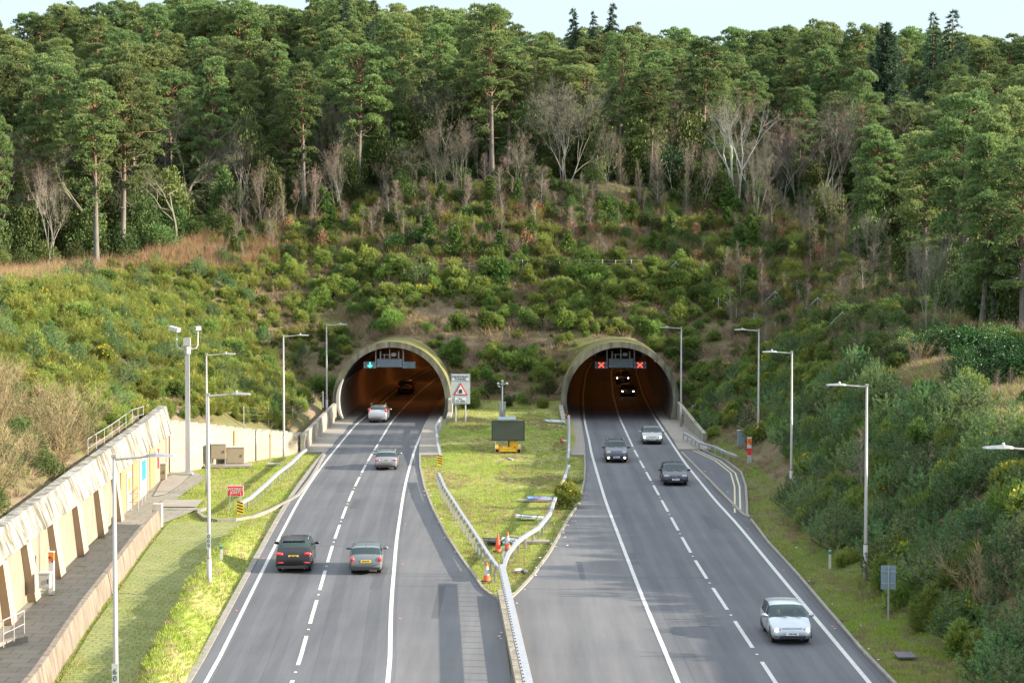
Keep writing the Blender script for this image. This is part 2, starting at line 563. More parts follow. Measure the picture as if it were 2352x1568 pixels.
Rr = line([(1997, 1568), (1893.4, 1442.9), (1810.5, 1345.5), (1686.2, 1194.3), (1650.2, 1157.6), (1572.9, 1062.8), (1536.8, 1008.6), (1493, 941.6)])
Rk = line([(2046.7, 1568), (1976.2, 1494.7), (1893.4, 1397), (1827, 1318.6), (1760.8, 1246), (1717.3, 1188), (1704.8, 1183.9), (1561.9, 1039), (1540, 1003), (1500, 941)])
Rm = line([(1175, 1568), (1165, 1385), (1197, 1355.6), (1230.3, 1318.7), (1265.5, 1269.5), (1309.4, 1190.4), (1334, 1155), (1344.6, 1102.5), (1346, 1075.6), (1344, 1026), (1336, 970)])
# let the tunnel lines follow the bores beyond the measured part
def ext(f, ax, off, y1):
    def g(y):
        y = np.asarray(y, float)
        return np.where(y > y1, ax(y) + (f(y1) - ax(y1)), f(y))
    return g
Ll = ext(Ll, LTX, 0, 215); Lc = ext(Lc, LTX, 0, 215); Lr = ext(Lr, LTX, 0, 200); Lk = ext(Lk, LTX, 0, 198)
Rl = ext(Rl, RTX, 0, 212); Rc = ext(Rc, RTX, 0, 225); Rr = ext(Rr, RTX, 0, 205); Rk = ext(Rk, RTX, 0, 200); Rm = ext(Rm, RTX, 0, 198)
LkL = lambda y: Ll(y) - 0.55      # outer pavement edge of the left carriageway
def smooth(f, w=4.0):
    return lambda y: (f(np.asarray(y) - w) + 2 * f(np.asarray(y)) + f(np.asarray(y) + w)) / 4
Ll, Lc, Rc, Rr, Rl, Lr = [smooth(f, 5.0) for f in (Ll, Lc, Rc, Rr, Rl, Lr)]
def strip(name, fa, fb, y0, y1, z, mat, step=1.0, kind='structure', thick=0.0, parent=None):
    n = max(2, int((y1 - y0) / step) + 1)
    y = np.linspace(y0, y1, n)
    a = fa(y); b2 = fb(y)
    mb = MB()
    vs = []; fs = []
    for i in range(n):
        vs += [(a[i], y[i], z), (b2[i], y[i], z)]
    for i in range(n - 1):
        fs.append((2 * i, 2 * i + 1, 2 * i + 3, 2 * i + 2))
    if thick:
        o = len(vs)
        vs += [(p[0], p[1], p[2] - thick) for p in vs]
        for i in range(n - 1):
            fs.append((2 * i, 2 * i + 2, 2 * i + 2 + o, 2 * i + o))
            fs.append((2 * i + 1, 2 * i + 1 + o, 2 * i + 3 + o, 2 * i + 3))
        fs.append((0, o, o + 1, 1)); fs.append((2 * n - 2, 2 * n - 1, 2 * n - 1 + o, 2 * n - 2 + o))
    mb.add(vs, fs)
    return mb.build(name, mat, parent, kind=kind)
def off(f, d): return lambda y: f(y) + d
YR0 = 20.0
strip('road', LkL, off(Lk, 0.0), YR0, 345, 0.0, M_asph)
strip('road', off(Rm, 0.0), off(Rk, 0.0), YR0, 345, 0.0, M_asph)
# the wide hatched shoulders beside the central barrier have an older surface
strip('road_shoulder', off(Lr, 0.25), off(Lk, 0.0), YR0, 150, 0.004, M_asph_hs)
strip('road_shoulder', off(Rm, 0.0), off(Rl, -0.2), YR0, 150, 0.004, M_asph_hs)
strip('road_shoulder', off(Rr, 0.45), off(Rk, 0.0), YR0, 140, 0.004, M_patch)
# polished wheel tracks and darker lane centres
M_track = asph2('wheel_track_asphalt', 0.86); M_mid = asph2('lane_centre_asphalt', 0.95)
for fa, sg in ((Lc, -1), (Lc, 1), (Rc, -1), (Rc, 1)):
    for d in (.95, 2.75):
        strip('wheel_track', off(fa, sg * d - .28), off(fa, sg * d + .28), YR0, 330, 0.004, M_track)
    strip('lane_centre', off(fa, sg * 1.85 - .3), off(fa, sg * 1.85 + .3), YR0, 330, 0.003, M_mid)
mb = MB()
for (x0, y0, w, l) in ((-6.9, 96, .5, 7), (-10.5, 128, .45, 5), (6.2, 104, .5, 4), (11.8, 118, .6, 6), (8.2, 86, .4, 3), (-3.6, 88, .35, 9), (3.4, 99, .3, 6)):
    mb.quad((x0, y0, .0062), (x0 + w, y0, .0062), (x0 + w, y0 + l, .0062), (x0, y0 + l, .0062))
mb.build('road_patch', M_patch, kind='structure')
# kerbs
def kerb(fa, y0, y1, w, h=0.11, name='kerb'): return strip(name, off(fa, 0 if w > 0 else w), off(fa, w if w > 0 else 0), y0, y1, h, M_kerb, thick=0.25)
kerb(LkL, YR0, 205, -0.28, 0.05)
kerb(Lk, 91, 205, 0.14)
kerb(Rm, 91, 205, -0.14)
kerb(Rk, YR0, 122, 0.14)
kerb(Rk, 123, 166, 0.2, 0.1)
# lines
def paint(name, f, y0, y1, w, mat=None, z=0.008, step=0.5):
    return strip(name, off(f, -w / 2), off(f, w / 2), y0, y1, z, mat or M_paint, step)
paint('edge_line', Ll, YR0, 300, 0.17)
paint('edge_line', Lr, YR0, 300, 0.19)
paint('edge_line', Rl, YR0, 320, 0.19)
paint('edge_line', Rr, YR0, 300, 0.19)
def dashes(name, f, y0, y1, period, mark, w, cont_from):
    mb = MB(); y = y0
    while y < y1:
        if y < cont_from: a, b2 = y, y + mark
        else: a, b2 = y, y + period - 0.35
        ww = w
        ya = np.linspace(a, b2, 6); xa = f(ya)
        vs = []; fs = []
        for i in range(6):
            vs += [(xa[i] - ww / 2, ya[i], 0.008), (xa[i] + ww / 2, ya[i], 0.008)]
        for i in range(5): fs.append((2 * i, 2 * i + 1, 2 * i + 3, 2 * i + 2))
        mb.add(vs, fs)
        y += period
    return mb.build(name, M_paint, kind='structure')
# first mark of each lane line measured in the photo
yl0 = at(700, 1526.6).y
dashes('lane_marking', Lc, yl0 - 45, 330, 9.0, 6.15, 0.17, 170)
yr0 = at(1728, 1487).y
dashes('lane_marking', Rc, yr0 - 45, 330, 9.0, 6.15, 0.17, 166)
# reflective road studs
M_stud = plain('stud', (0.75, 0.72, 0.65), 0.3)
M_studr = plain('red_stud', (0.6, 0.12, 0.1), 0.4)
for f, y0, dx, mat in ((Lc, yl0 - 45 + 7.6, 0, M_stud), (Rc, yr0 - 45 + 7.6, 0, M_stud), (Rr, 70, 0.45, M_studr), (Ll, 74, -0.3, M_studr), (Lr, 72, 0.4, M_studr)):
    mb = MB(); y = y0
    while y < 190:
        if y > 60: mb.box((float(f(y)) + dx, y, 0.018), (0.12, 0.12, 0.02), taper=0.7)
        y += 9.0 if mat is M_stud else 16.0
    o = mb.build('road_stud', mat)
    tag(o, 'row of small reflective road studs set in the asphalt along the line', 'road studs', kind='stuff')
# transverse joints and worn repairs
mb = MB()
for u0, u1, v in ((900, 1120, 1345), (905, 1060, 1322), (1400, 1640, 1325), (600, 905, 1253), (1200, 1400, 1352), (1330, 1540, 1090), (700, 930, 1110)):
    a = at(u0, v); b2 = at(u1, v + 2)
    mb.quad((a.x, a.y, .0055), (b2.x, b2.y, .0055), (b2.x, b2.y + .13, .0055), (a.x, a.y + .13, .0055))
mb.build('road_joint', M_patch, kind='structure')
# lay-by on the right
layo = [(1549.7, 1015), (1601.2, 1029.2), (1663.1, 1057.6), (1699.7, 1086), (1710, 1117.6), (1712.5, 1160), (1713, 1184)]
layw = [at(u, v) for u, v in layo]
lay_x = poly_x([(p.x, p.y) for p in layw])
ylay0, ylay1 = at(1713, 1184).y, at(1549.7, 1015).y
strip('layby', off(Rk, 0.2), lay_x, ylay0 + .3, ylay1, 0.004, M_asph_lay, 0.5)
strip('layby_kerb', lay_x, off(lay_x, 0.16), ylay0 - 1.0, ylay1 + 4, 0.11, M_kerb, 0.5, thick=0.25)
for d in (0.35, 0.7):
    paint('yellow_line', off(lay_x, -d), ylay0 + 1.5, ylay1 - 2.5, 0.11, M_ypaint, 0.012)
# footways at the portals
strip('footway', off(Lk, 0.14), off(LTX, 6.0), 163, 205, 0.10, M_pave, thick=0.2)
strip('footway', off(RTX, -6.0), off(Rm, -0.14), 163, 205, 0.10, M_pave, thick=0.2)
strip('footway', off(LTX, -6.2), off(LkL, -0.28), 166, 205, 0.06, M_pave, thick=0.2)
strip('footway', off(Rk, 0.0), off(RTX, 6.0), 168, 205, 0.10, M_pave, thick=0.2)
strip('footway', off(LTX, -5.3), LkL, 203, 340, 0.12, M_pave, thick=0.12)
strip('footway', Lk, off(LTX, 5.3), 203, 340, 0.12, M_pave, thick=0.12)
strip('footway', off(RTX, -5.3), Rm, 203, 340, 0.12, M_pave, thick=0.12)
strip('footway', Rk, off(RTX, 5.3), 203, 340, 0.12, M_pave, thick=0.12)
# kerb sweeping round the upper lawn on the left
kp = [at(u, v) for u, v in ((745, 1045), (715, 1098), (685, 1137), (660, 1152), (620, 1172), (580, 1187), (540, 1194), (500, 1195), (470, 1190), (457, 1180), (458, 1172), (470, 1168))]
mb = MB()
for i in range(len(kp) - 1):
    a, b2 = kp[i], kp[i + 1]
    d = (b2 - a); L = d.length
    mb.box(((a.x + b2.x) / 2, (a.y + b2.y) / 2, 0.0), (L + 0.06, 0.2, 0.2 + 0.002 * (i % 2)), rz=math.atan2(d.y, d.x))
mb.build('kerb', M_kerb, kind='structure')
# bare earth wedge beside the road below that kerb
M_dirt = ground_mat('dirt', [(0.14, 0.10, 0.07), (0.22, 0.17, 0.12), (0.12, 0.13, 0.05)], 1.5)
dp = [at(u, v, -0.1) for u, v in ((700, 1128), (690, 1142), (662, 1156), (640, 1190), (622, 1250), (640, 1240), (665, 1185))]
mb = MB(); mb.add([(p.x, p.y, -0.05) for p in dp], [(0, 1, 2, 3, 4, 5, 6)]); mb.build('dirt_path', M_dirt, kind='structure')
# grassed grid paving on the left, paved walkway in front of the wall and concrete slabs
m, nt, b, out = new_mat('grid_paving')
bt = nt.nodes.new('ShaderNodeTexBrick'); tcn = nt.nodes.new('ShaderNodeTexCoord')
bt.inputs['Scale'].default_value = 1.0; bt.inputs['Brick Width'].default_value = 0.55; bt.inputs['Row Height'].default_value = 0.42; bt.inputs['Mortar Size'].default_value = 0.045
bt.inputs['Color1'].default_value = c4((0.16, 0.20, 0.04)); bt.inputs['Color2'].default_value = c4((0.23, 0.24, 0.07)); bt.inputs['Mortar'].default_value = c4((0.11, 0.09, 0.05))
nt.links.new(tcn.outputs['Object'], bt.inputs['Vector'])
n = noise_node(nt, 0.5, 8, 0.75); r = ramp(nt, n.outputs['Fac'], 0.35, (0.11, 0.165, 0.03), 0.65, (0.24, 0.24, 0.09))
f = ramp(nt, noise_node(nt, 1.3, 8, 0.8).outputs['Fac'], 0.42, (0.0, 0.0, 0.0), 0.62, (1, 1, 1))
c = mixc(nt, f.outputs[0], bt.outputs[0], r.outputs[0])
r3 = ramp(nt, noise_node(nt, 9, 3, 0.7).outputs['Fac'], 0.3, (0.7, 0.7, 0.7), 0.7, (1.25, 1.25, 1.25))
c = mixc(nt, 0.8, c, r3.outputs[0], 'MULTIPLY')
nt.links.new(c, b.inputs['Base Color']); b.inputs['Roughness'].default_value = 0.95
M_grid = m
m, nt, b, out = new_mat('walkway_paving')
bt = nt.nodes.new('ShaderNodeTexBrick'); tcn = nt.nodes.new('ShaderNodeTexCoord')
bt.inputs['Scale'].default_value = 1.0; bt.inputs['Brick Width'].default_value = 1.2; bt.inputs['Row Height'].default_value = 0.9; bt.inputs['Mortar Size'].default_value = 0.03
bt.inputs['Color1'].default_value = c4((0.22, 0.20, 0.17)); bt.inputs['Color2'].default_value = c4((0.185, 0.165, 0.14)); bt.inputs['Mortar'].default_value = c4((0.10, 0.12, 0.05))
nt.links.new(tcn.outputs['Object'], bt.inputs['Vector'])
n = noise_node(nt, 0.7, 8, 0.7); r = ramp(nt, n.outputs['Fac'], 0.56, (0, 0, 0), 0.66, (1, 1, 1))
c = mixc(nt, r.outputs[0], bt.outputs[0], (0.09, 0.14, 0.03))
nt.links.new(c, b.inputs['Base Color']); b.inputs['Roughness'].default_value = 0.9
M_walk = m
# low concrete barrier line (left) : base line on the road side
PB = [at(u, v) for u, v in ((60, 1640), (110, 1568), (190, 1440), (260, 1345), (320, 1262), (366, 1205))]
PBx = poly_x([(p.x, p.y) for p in PB]); yb0, yb1 = 60.0, at(366, 1205).y
strip('walkway', off(LBx, 0.0), off(PBx, -0.3), 58, yb1, -0.03, M_walk)
strip('walkway', off(LBx, 0.0), lambda y: np.interp(y, [yb1, 128, 134, 146, 151], [-21.4, -20.2, -22.6, -22.6, -24.0]), yb1, 150.6, -0.028, M_walk)
strip('grid_paving', off(PBx, 0.4), lambda y: np.interp(y, [58, 75, 95, 110, 121, 125], [-11.4, -14.2, -15.7, -16.2, -16.4, -16.6]), 58, 121.5, -0.05, M_grid)
sl = [at(u, v, 0) for u, v in ((378, 1148), (466, 1148), (452, 1164), (355, 1164))]
mb = MB(); mb.add([(p.x, p.y, 0.03) for p in sl], [(3, 2, 1, 0)]); mb.build('concrete_slab', M_pave, kind='structure')
sl = [at(u, v, 0) for u, v in ((372, 1104), (398, 1088), (437, 1090), (415, 1112), (380, 1135), (352, 1140))]
mb = MB(); mb.add([(p.x, p.y, 0.02) for p in sl], [tuple(range(6))[::-1]]); mb.build('concrete_slab', M_pave, kind='structure')
a = at(2078, 1505)
mb = MB(); mb.box((a.x, a.y, 0.03), (0.75, 1.1, 0.06)); mb.build('manhole_slab', conc('dark_slab', (0.12, 0.11, 0.12), 0.1), kind='structure')
# narrow concrete drains across the median
for u0, u1, v, z in ((1118, 1262, 1243, 0.0), (1238, 1390, 1148, 0.0)):
    a = at(u0, v); b2 = at(u1 if v > 1200 else 1262, v)
    if v < 1200: a = at(1190, v)
    mb = MB(); mb.box(((a.x + b2.x) / 2, a.y, 0.0), (b2.x - a.x, 0.7, 0.12)); mb.build('concrete_drain', M_pave, kind='structure')
# cable trench across the median
tp = [at(u, v, z) for u, v, z in ((1160, 1040, .45), (1195, 1052, .4), (1230, 1066, .35), (1262, 1072, .3))]

# ---------------------------------------------------------------- tunnels
M_portal = conc('portal_concrete', (0.165, 0.16, 0.125), 0.9, 0.35, 0.8, moss=(0.13, 0.125, 0.03))
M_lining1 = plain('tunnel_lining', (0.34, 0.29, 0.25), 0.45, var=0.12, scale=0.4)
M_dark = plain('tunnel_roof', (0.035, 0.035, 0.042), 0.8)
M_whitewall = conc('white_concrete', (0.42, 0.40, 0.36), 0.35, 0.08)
M_lining2 = plain('darkened_tunnel_lining', (0.11, 0.10, 0.09), 0.6, var=0.15, scale=0.4)  # right bore's gloom put into the colour: same lining, darkened
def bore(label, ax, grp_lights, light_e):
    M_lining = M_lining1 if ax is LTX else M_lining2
    root = empty('tunnel', (0, 0, 0), 0, label, 'tunnel')
    a0 = math.asin(-TC / TR)        # angle at the ground
    angs = np.linspace(a0, PI - a0, 49)
    # portal collar: thick ring from y=200 to 216
    mb = MB(); vs = []; fs = []
    A0 = math.asin((-TC - 0.4) / TO)
    ao = np.linspace(A0, PI - A0, 49)
    ring = []
    for (yy, f) in ((PYF, 1), (PYF + 0.02, 1.0), (218.0, 1)):
        cxx = float(ax(yy))
        ring.append([(cxx + TO * math.cos(t), yy, TC + TO * math.sin(t)) for t in ao])
    inner = []
    for yy in (PYF, 218.0):
        cxx = float(ax(yy))
        inner.append([(cxx + TR * math.cos(t), yy, TC + TR * math.sin(t)) for t in angs])
    vs = ring[0] + ring[2] + inner[0] + inner[1]
    n = 49
    for i in range(n - 1):
        fs.append((i, i + n, i + 1 + n, i + 1))
        fs.append((2 * n + i, i, i + 1, 2 * n + i + 1))
        fs.append((2 * n + i + 1, 3 * n + i + 1, 3 * n + i, 2 * n + i))
    fs.append((0, 2 * n, 3 * n, n)); fs.append((n - 1, 2 * n - 1, 4 * n - 1, 3 * n - 1))
    mb.add(vs, fs); mb.build('portal_ring', M_portal, root)
    yy = np.concatenate([np.arange(PYF + 0.05, 260, 2.5), np.arange(260, 350, 5)])
    def skin(name, t0, t1, mat, rr, dy=0, ys_=yy):
        mb = MB(); vs = []; fs = []
        tt = np.linspace(t0, t1, 14)
        for q in ys_:
            cxx = float(ax(q))
            vs += [(cxx + rr * math.cos(t), q + dy, TC + rr * math.sin(t)) for t in tt]
        for i in range(len(ys_) - 1):
            for k in range(13):
                a = i * 14 + k
                fs.append((a, a + 1, a + 15, a + 14))
        mb.add(vs, fs); return mb.build(name, mat, root, smooth=True)
    rr = TR - 0.03
    az = math.asin((4.0 - TC) / rr); ag = math.asin(-TC / rr)
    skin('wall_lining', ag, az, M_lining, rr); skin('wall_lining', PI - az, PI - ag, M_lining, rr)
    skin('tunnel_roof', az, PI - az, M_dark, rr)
    # white painted lip round the foot of the left leg
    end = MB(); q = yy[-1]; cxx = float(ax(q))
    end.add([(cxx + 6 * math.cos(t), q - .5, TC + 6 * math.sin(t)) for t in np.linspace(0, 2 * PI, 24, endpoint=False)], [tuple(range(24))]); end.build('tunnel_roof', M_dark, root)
    # roof lamps
    for k, q in enumerate(np.arange(226, 345, 12)):
        for sx in (-1.3, 1.3):
            lm = MB(); zt = TC + math.sqrt(TR ** 2 - 1.7 ** 2) - 0.35
            lm.box((float(ax(q)) + sx, q, zt), (0.35, 1.6, 0.14)); lp = lm.build('lamp', M_lampglow, root)
        if k not in (0, 3, 6): continue
        ld = bpy.data.lights.new('tunnel_light', 'AREA'); ld.shape = 'RECTANGLE'; ld.size = 2.8; ld.size_y = 3.0
        ld.energy = light_e; ld.color = (1.0, 0.30, 0.07)
        lo = bpy.data.objects.new('tunnel_light', ld); COL.objects.link(lo); lo.parent = root
        lo.location = (float(ax(q)), q, TC + TR - 1.1)
    return root
M_lampglow = plain('sodium_lamp', (1, .5, .2), emit=(1.0, 0.35, 0.08), estr=3.0)
tl = bore('left road tunnel mouth with mossy concrete ring and pale inner wall lit orange', LTX, None, 42)
tr_ = bore('right road tunnel mouth with grey concrete ring and dark inside', RTX, None, 3.0)
# pale lip on the sunlit left leg
mb = MB(); vs = []; fs = []
tt = np.linspace(PI + math.asin(TC / TR) - 0.02, PI - 0.42, 16)
for k, t in enumerate(tt):
    cxx = float(LTX(PYF))
    w = 0.05 + 0.22 * math.sin(PI * k / 15)
    vs += [(cxx + (TR - 0.045) * math.cos(t), PYF - 0.03, TC + (TR - 0.045) * math.sin(t)), (cxx + (TR - 0.045) * math.cos(t), PYF + 1.6, TC + (TR - 0.045) * math.sin(t)), (cxx + (TR + w) * math.cos(t), PYF - 0.03, TC + (TR + w) * math.sin(t))]
for k in range(15):
    fs += [(3 * k, 3 * k + 1, 3 * k + 4, 3 * k + 3), (3 * k + 2, 3 * k, 3 * k + 3, 3 * k + 5)]
mb.add(vs, fs); mb.build('white_edge', M_whitewall, tl)
# wing walls of the portals
def wall_line(name, pts, th, mat, label, cat, side=1, group=None, cap=None, parent=None):
    """pts: (x,y,z0,z1) front face line; thickness to the side (left of direction if side=1)"""
    mb = MB(); vs = []; fs = []
    n = len(pts)
    for i, p in enumerate(pts):
        a = Vector(pts[max(0, i - 1)][:2]); b2 = Vector(pts[min(n - 1, i + 1)][:2])
        d = (b2 - a).normalized(); nn = Vector((-d.y, d.x)) * side * th
        vs += [(p[0], p[1], p[2]), (p[0], p[1], p[3]), (p[0] + nn.x, p[1] + nn.y, p[3]), (p[0] + nn.x, p[1] + nn.y, p[2])]
    for i in range(n - 1):
        a = 4 * i
        for k in range(4): fs.append((a + k, a + (k + 1) % 4, a + 4 + (k + 1) % 4, a + 4 + k))
    fs += [(3, 2, 1, 0), (4 * n - 4, 4 * n - 3, 4 * n - 2, 4 * n - 1)]
    mb.add(vs, fs); o = mb.build(name, mat, parent)
    if label: tag(o, label, cat, group)
    return o
wall_line('parapet_wall', [(-17.35, 166.0, -.2, 1.45), (-17.6, 180, -.2, 1.5), (-17.65, 199.9, -.2, 1.75)], 0.35, M_conc, 'plain concrete parapet leading up to the left tunnel mouth', 'wall', 1)
wall_line('parapet_wall', [(float(LTX(200)) + 5.75, 190.5, -.2, 1.0), (float(LTX(200)) + 5.75, 196.8, -.2, 1.1), (float(LTX(200)) + 5.75, 196.9, -.2, 2.3), (float(LTX(200)) + 5.75, 200.1, -.2, 2.3)], 0.4, M_conc, 'short stepped concrete wall at the right foot of the left tunnel mouth', 'wall', -1)
wall_line('parapet_wall', [(float(RTX(200)) - 5.75, 189, -.2, 1.0), (float(RTX(200)) - 5.75, 200.1, -.2, 1.6)], 0.4, M_conc, 'short concrete wall at the left foot of the right tunnel mouth', 'wall', 1)
wall_line('parapet_wall', [(16.9, 176.0, -.2, 0.75), (16.75, 185, -.2, 1.2), (16.6, 200, -.2, 1.9)], 0.35, M_conc, 'concrete wing wall right of the right tunnel mouth', 'wall', -1)

# ---------------------------------------------------------------- left retaining wall and service building front
M_wall = conc('cream_render', (0.265, 0.22, 0.17), 0.25, 0.12)
M_fascia = conc('white_fascia', (0.32, 0.31, 0.285), 1.2, 0.12, 0.7)
M_peach = conc('peach_panel', (0.40, 0.31, 0.225), 0.08, 0.06)
M_osb = plain('chipboard', (0.27, 0.185, 0.095), 0.9, var=0.35, scale=14)
rw = empty('retaining_wall', (0, 0, 0), 0, 'long cream retaining wall with white sloping top and slanted buttresses on the left', 'wall')
def LW(y, out=0.0): return float(LBx(y)) + out
wp = [(LW(y), y, -.25, 3.3) for y in (56, 66, 76, 87, 100, 112, 125, 138, 150.3)]
wall_line('wall_face', wp, 0.9, M_wall, None, None, 1, parent=rw)
# sloping white fascia: overhangs at the bottom edge
mb = MB(); vs = []; fs = []
fy = [56, 66, 76, 87, 100, 112, 125, 138, 146, 150.4]
for y in fy:
    e = float(np.interp(y, [56, 87, 138, 150], [3.75, 4.15, 4.8, 5.05]))
    x = LW(y)
    vs += [(x + 0.35, y, 3.0), (x - 0.15, y, e), (x - 0.75, y, e), (x - 0.75, y, 3.2), (x - 0.02, y, 3.0)]
for i in range(len(fy) - 1):
    for k in range(5):
        fs.append((5 * i + k, 5 * i + (k + 1) % 5, 5 * i + 5 + (k + 1) % 5, 5 * i + 5 + k))
fs += [(4, 3, 2, 1, 0), tuple(5 * (len(fy) - 1) + k for k in range(5))]
mb.add(vs, fs); mb.build('fascia', M_fascia, rw)
# slanted buttresses (leaning slabs) between recessed panels
def wallpt(y, z, o): return (LW(y) + o, y, z)
for k, (y, w) in enumerate(((86.5, 1.3), (92.5, 1.3), (99.5, 1.5), (107, 1.5), (114.5, 1.5), (121.5, 1.2))):
    mb = MB()
    y0, y1 = y, y + w
    lean = 2.0
    A = [wallpt(y0, -.1, 0.4), wallpt(y1, -.1, 0.4), wallpt(y1 - lean + 0, 3.2, 0.3), wallpt(y0 - lean, 3.2, 0.3)]
    B = [wallpt(y0, -.1, -0.1), wallpt(y1, -.1, -0.1), wallpt(y1 - lean, 3.2, -0.1), wallpt(y0 - lean, 3.2, -0.1)]
    mb.add(A + B, [(0, 1, 2, 3), (7, 6, 5, 4), (0, 4, 5, 1), (1, 5, 6, 2), (2, 6, 7, 3), (3, 7, 4, 0)])
    mb.build('buttress', M_peach, rw)
# boarded openings, doors and notices
M_door = plain('white_door', (0.32, 0.32, 0.30), 0.5, var=0.04)
M_teal = plain('teal_notice', (0.015, 0.24, 0.32), 0.5)
M_yel = plain('yellow_notice', (0.45, 0.22, 0.02), 0.5)
M_redn = plain('red_notice', (0.55, 0.05, 0.06), 0.5)
def panel(name, y0, y1, z0, z1, o, mat, th=0.04):
    mb = MB()
    A = [wallpt(y0, z0, o), wallpt(y1, z0, o), wallpt(y1, z1, o), wallpt(y0, z1, o)]
    B = [wallpt(y0, z0, o - th), wallpt(y1, z0, o - th), wallpt(y1, z1, o - th), wallpt(y0, z1, o - th)]
    mb.add(A + B, [(0, 1, 2, 3), (7, 6, 5, 4), (0, 4, 5, 1), (1, 5, 6, 2), (2, 6, 7, 3), (3, 7, 4, 0)])
    return mb.build(name, mat, rw)
panel('boarded_opening', 83.6, 85.0, -.03, 3.1, 0.05, M_osb)
panel('boarded_opening', 123.8, 125.8, -.03, 3.0, 0.05, M_osb)
panel('boarded_opening', 129.5, 132.0, -.03, 3.2, 0.05, M_osb)
panel('boarded_opening', 138.5, 141.3, -.03, 3.4, 0.05, M_osb)
panel('door', 126.6, 128.8, -.03, 2.4, 0.04, M_door); panel('door', 133.0, 136.6, -.03, 2.6, 0.04, M_door)
panel('notice', 127.3, 128.0, 1.2, 2.0, 0.07, M_yel)
panel('notice', 134.2, 136.0, 1.1, 2.4, 0.07, M_teal)
panel('notice', 143.2, 143.7, 1.0, 2.4, 0.07, M_redn)
# stepped block wall
M_block = None
m, nt, b, out = new_mat('block_wall')
tcn = nt.nodes.new('ShaderNodeTexCoord'); sp = nt.nodes.new('ShaderNodeSeparateXYZ'); cb = nt.nodes.new('ShaderNodeCombineXYZ')
nt.links.new(tcn.outputs['Object'], sp.inputs[0]); nt.links.new(sp.outputs[0], cb.inputs[0]); nt.links.new(sp.outputs[2], cb.inputs[1])
bt = nt.nodes.new('ShaderNodeTexBrick'); bt.inputs['Scale'].default_value = 1.0; bt.inputs['Brick Width'].default_value = 0.45; bt.inputs['Row Height'].default_value = 0.28; bt.inputs['Mortar Size'].default_value = 0.018
bt.inputs['Color1'].default_value = c4((0.34, 0.31, 0.255)); bt.inputs['Color2'].default_value = c4((0.30, 0.27, 0.215)); bt.inputs['Mortar'].default_value = c4((0.27, 0.235, 0.18))
nt.links.new(cb.outputs[0], bt.inputs['Vector'])
nn_ = noise_node(nt, 0.35, 5, 0.7); rr_ = ramp(nt, nn_.outputs['Fac'], 0.3, (0.86, 0.82, 0.74), 0.7, (1.05, 1.05, 1.05))
nt.links.new(mixc(nt, 1.0, bt.outputs[0], rr_.outputs[0], 'MULTIPLY'), b.inputs['Base Color']); b.inputs['Roughness'].default_value = 0.9
M_block = m
sw = empty('block_wall', (0, 0, 0), 0, 'cream concrete block wall with stepped top running to the tunnel parapet', 'wall')
pA = Vector((-25.95, 150.6)); pB = Vector((-21.5, 158.6)); pC = Vector((-17.45, 167.0))
segs = 15
tot = [(pA.lerp(pB, i / 8.0)) for i in range(8)] + [(pB.lerp(pC, i / 7.0)) for i in range(8)]
for i in range(len(tot) - 1):
    a, b2 = tot[i], tot[i + 1]
    d = b2 - a; L = d.length
    zt = 3.75 + (1.5 - 3.75) * i / (len(tot) - 2)
    nrm = Vector((-d.y, d.x)).normalized()
    c0 = (a + b2) / 2 + nrm * 0.3
    mb = MB(); mb.box((c0.x, c0.y, zt / 2 - 0.15), (L + 0.004, 0.6, zt + 0.3), rz=math.atan2(d.y, d.x))
    # cope stones, each step a block higher
    mb.build('wall_panel', M_block, sw)
    cp = MB(); cp.box((c0.x, c0.y, zt + 0.05), (L - 0.03, 0.66, 0.1), rz=math.atan2(d.y, d.x)); cp.build('coping', M_conc, sw)
    if i in (2, 7, 11):
        pl_ = MB(); q = a - nrm * 0.03; pl_.box((q.x, q.y, zt / 2 - .1), (0.16, 0.1, zt), rz=math.atan2(d.y, d.x)); pl_.build('joint_strip', M_osb, sw)
# low concrete barrier with end pillar
lb = empty('concrete_barrier', (0, 0, 0), 0, 'low stained concrete barrier between walkway and grass, ending in a white pillar', 'barrier')
yy = np.linspace(yb0, yb1 - 0.3, 16)
mb = MB(); vs = []; fs = []
for y in yy:
    x = float(PBx(y)); h = 0.95
    vs += [(x + 0.16, y, -.2), (x + 0.10, y, 0.3), (x - 0.02, y, h), (x - 0.26, y, h), (x - 0.32, y, -.2)]
for i in range(len(yy) - 1):
    for k in range(5): fs.append((5 * i + k, 5 * i + (k + 1) % 5, 5 * i + 5 + (k + 1) % 5, 5 * i + 5 + k))
fs += [(4, 3, 2, 1, 0), tuple(5 * (len(yy) - 1) + k for k in range(5))]
M_barrier = conc('stained_concrete', (0.215, 0.175, 0.14), 0.65, 0.12, 1.2)
mb.add(vs, fs); mb.build('barrier_wall', M_barrier, lb)
mb = MB(); mb.box((float(PBx(yb1)) - 0.1, yb1, 0.55), (0.55, 0.6, 1.5)); mb.build('pillar', M_whitewall, lb)
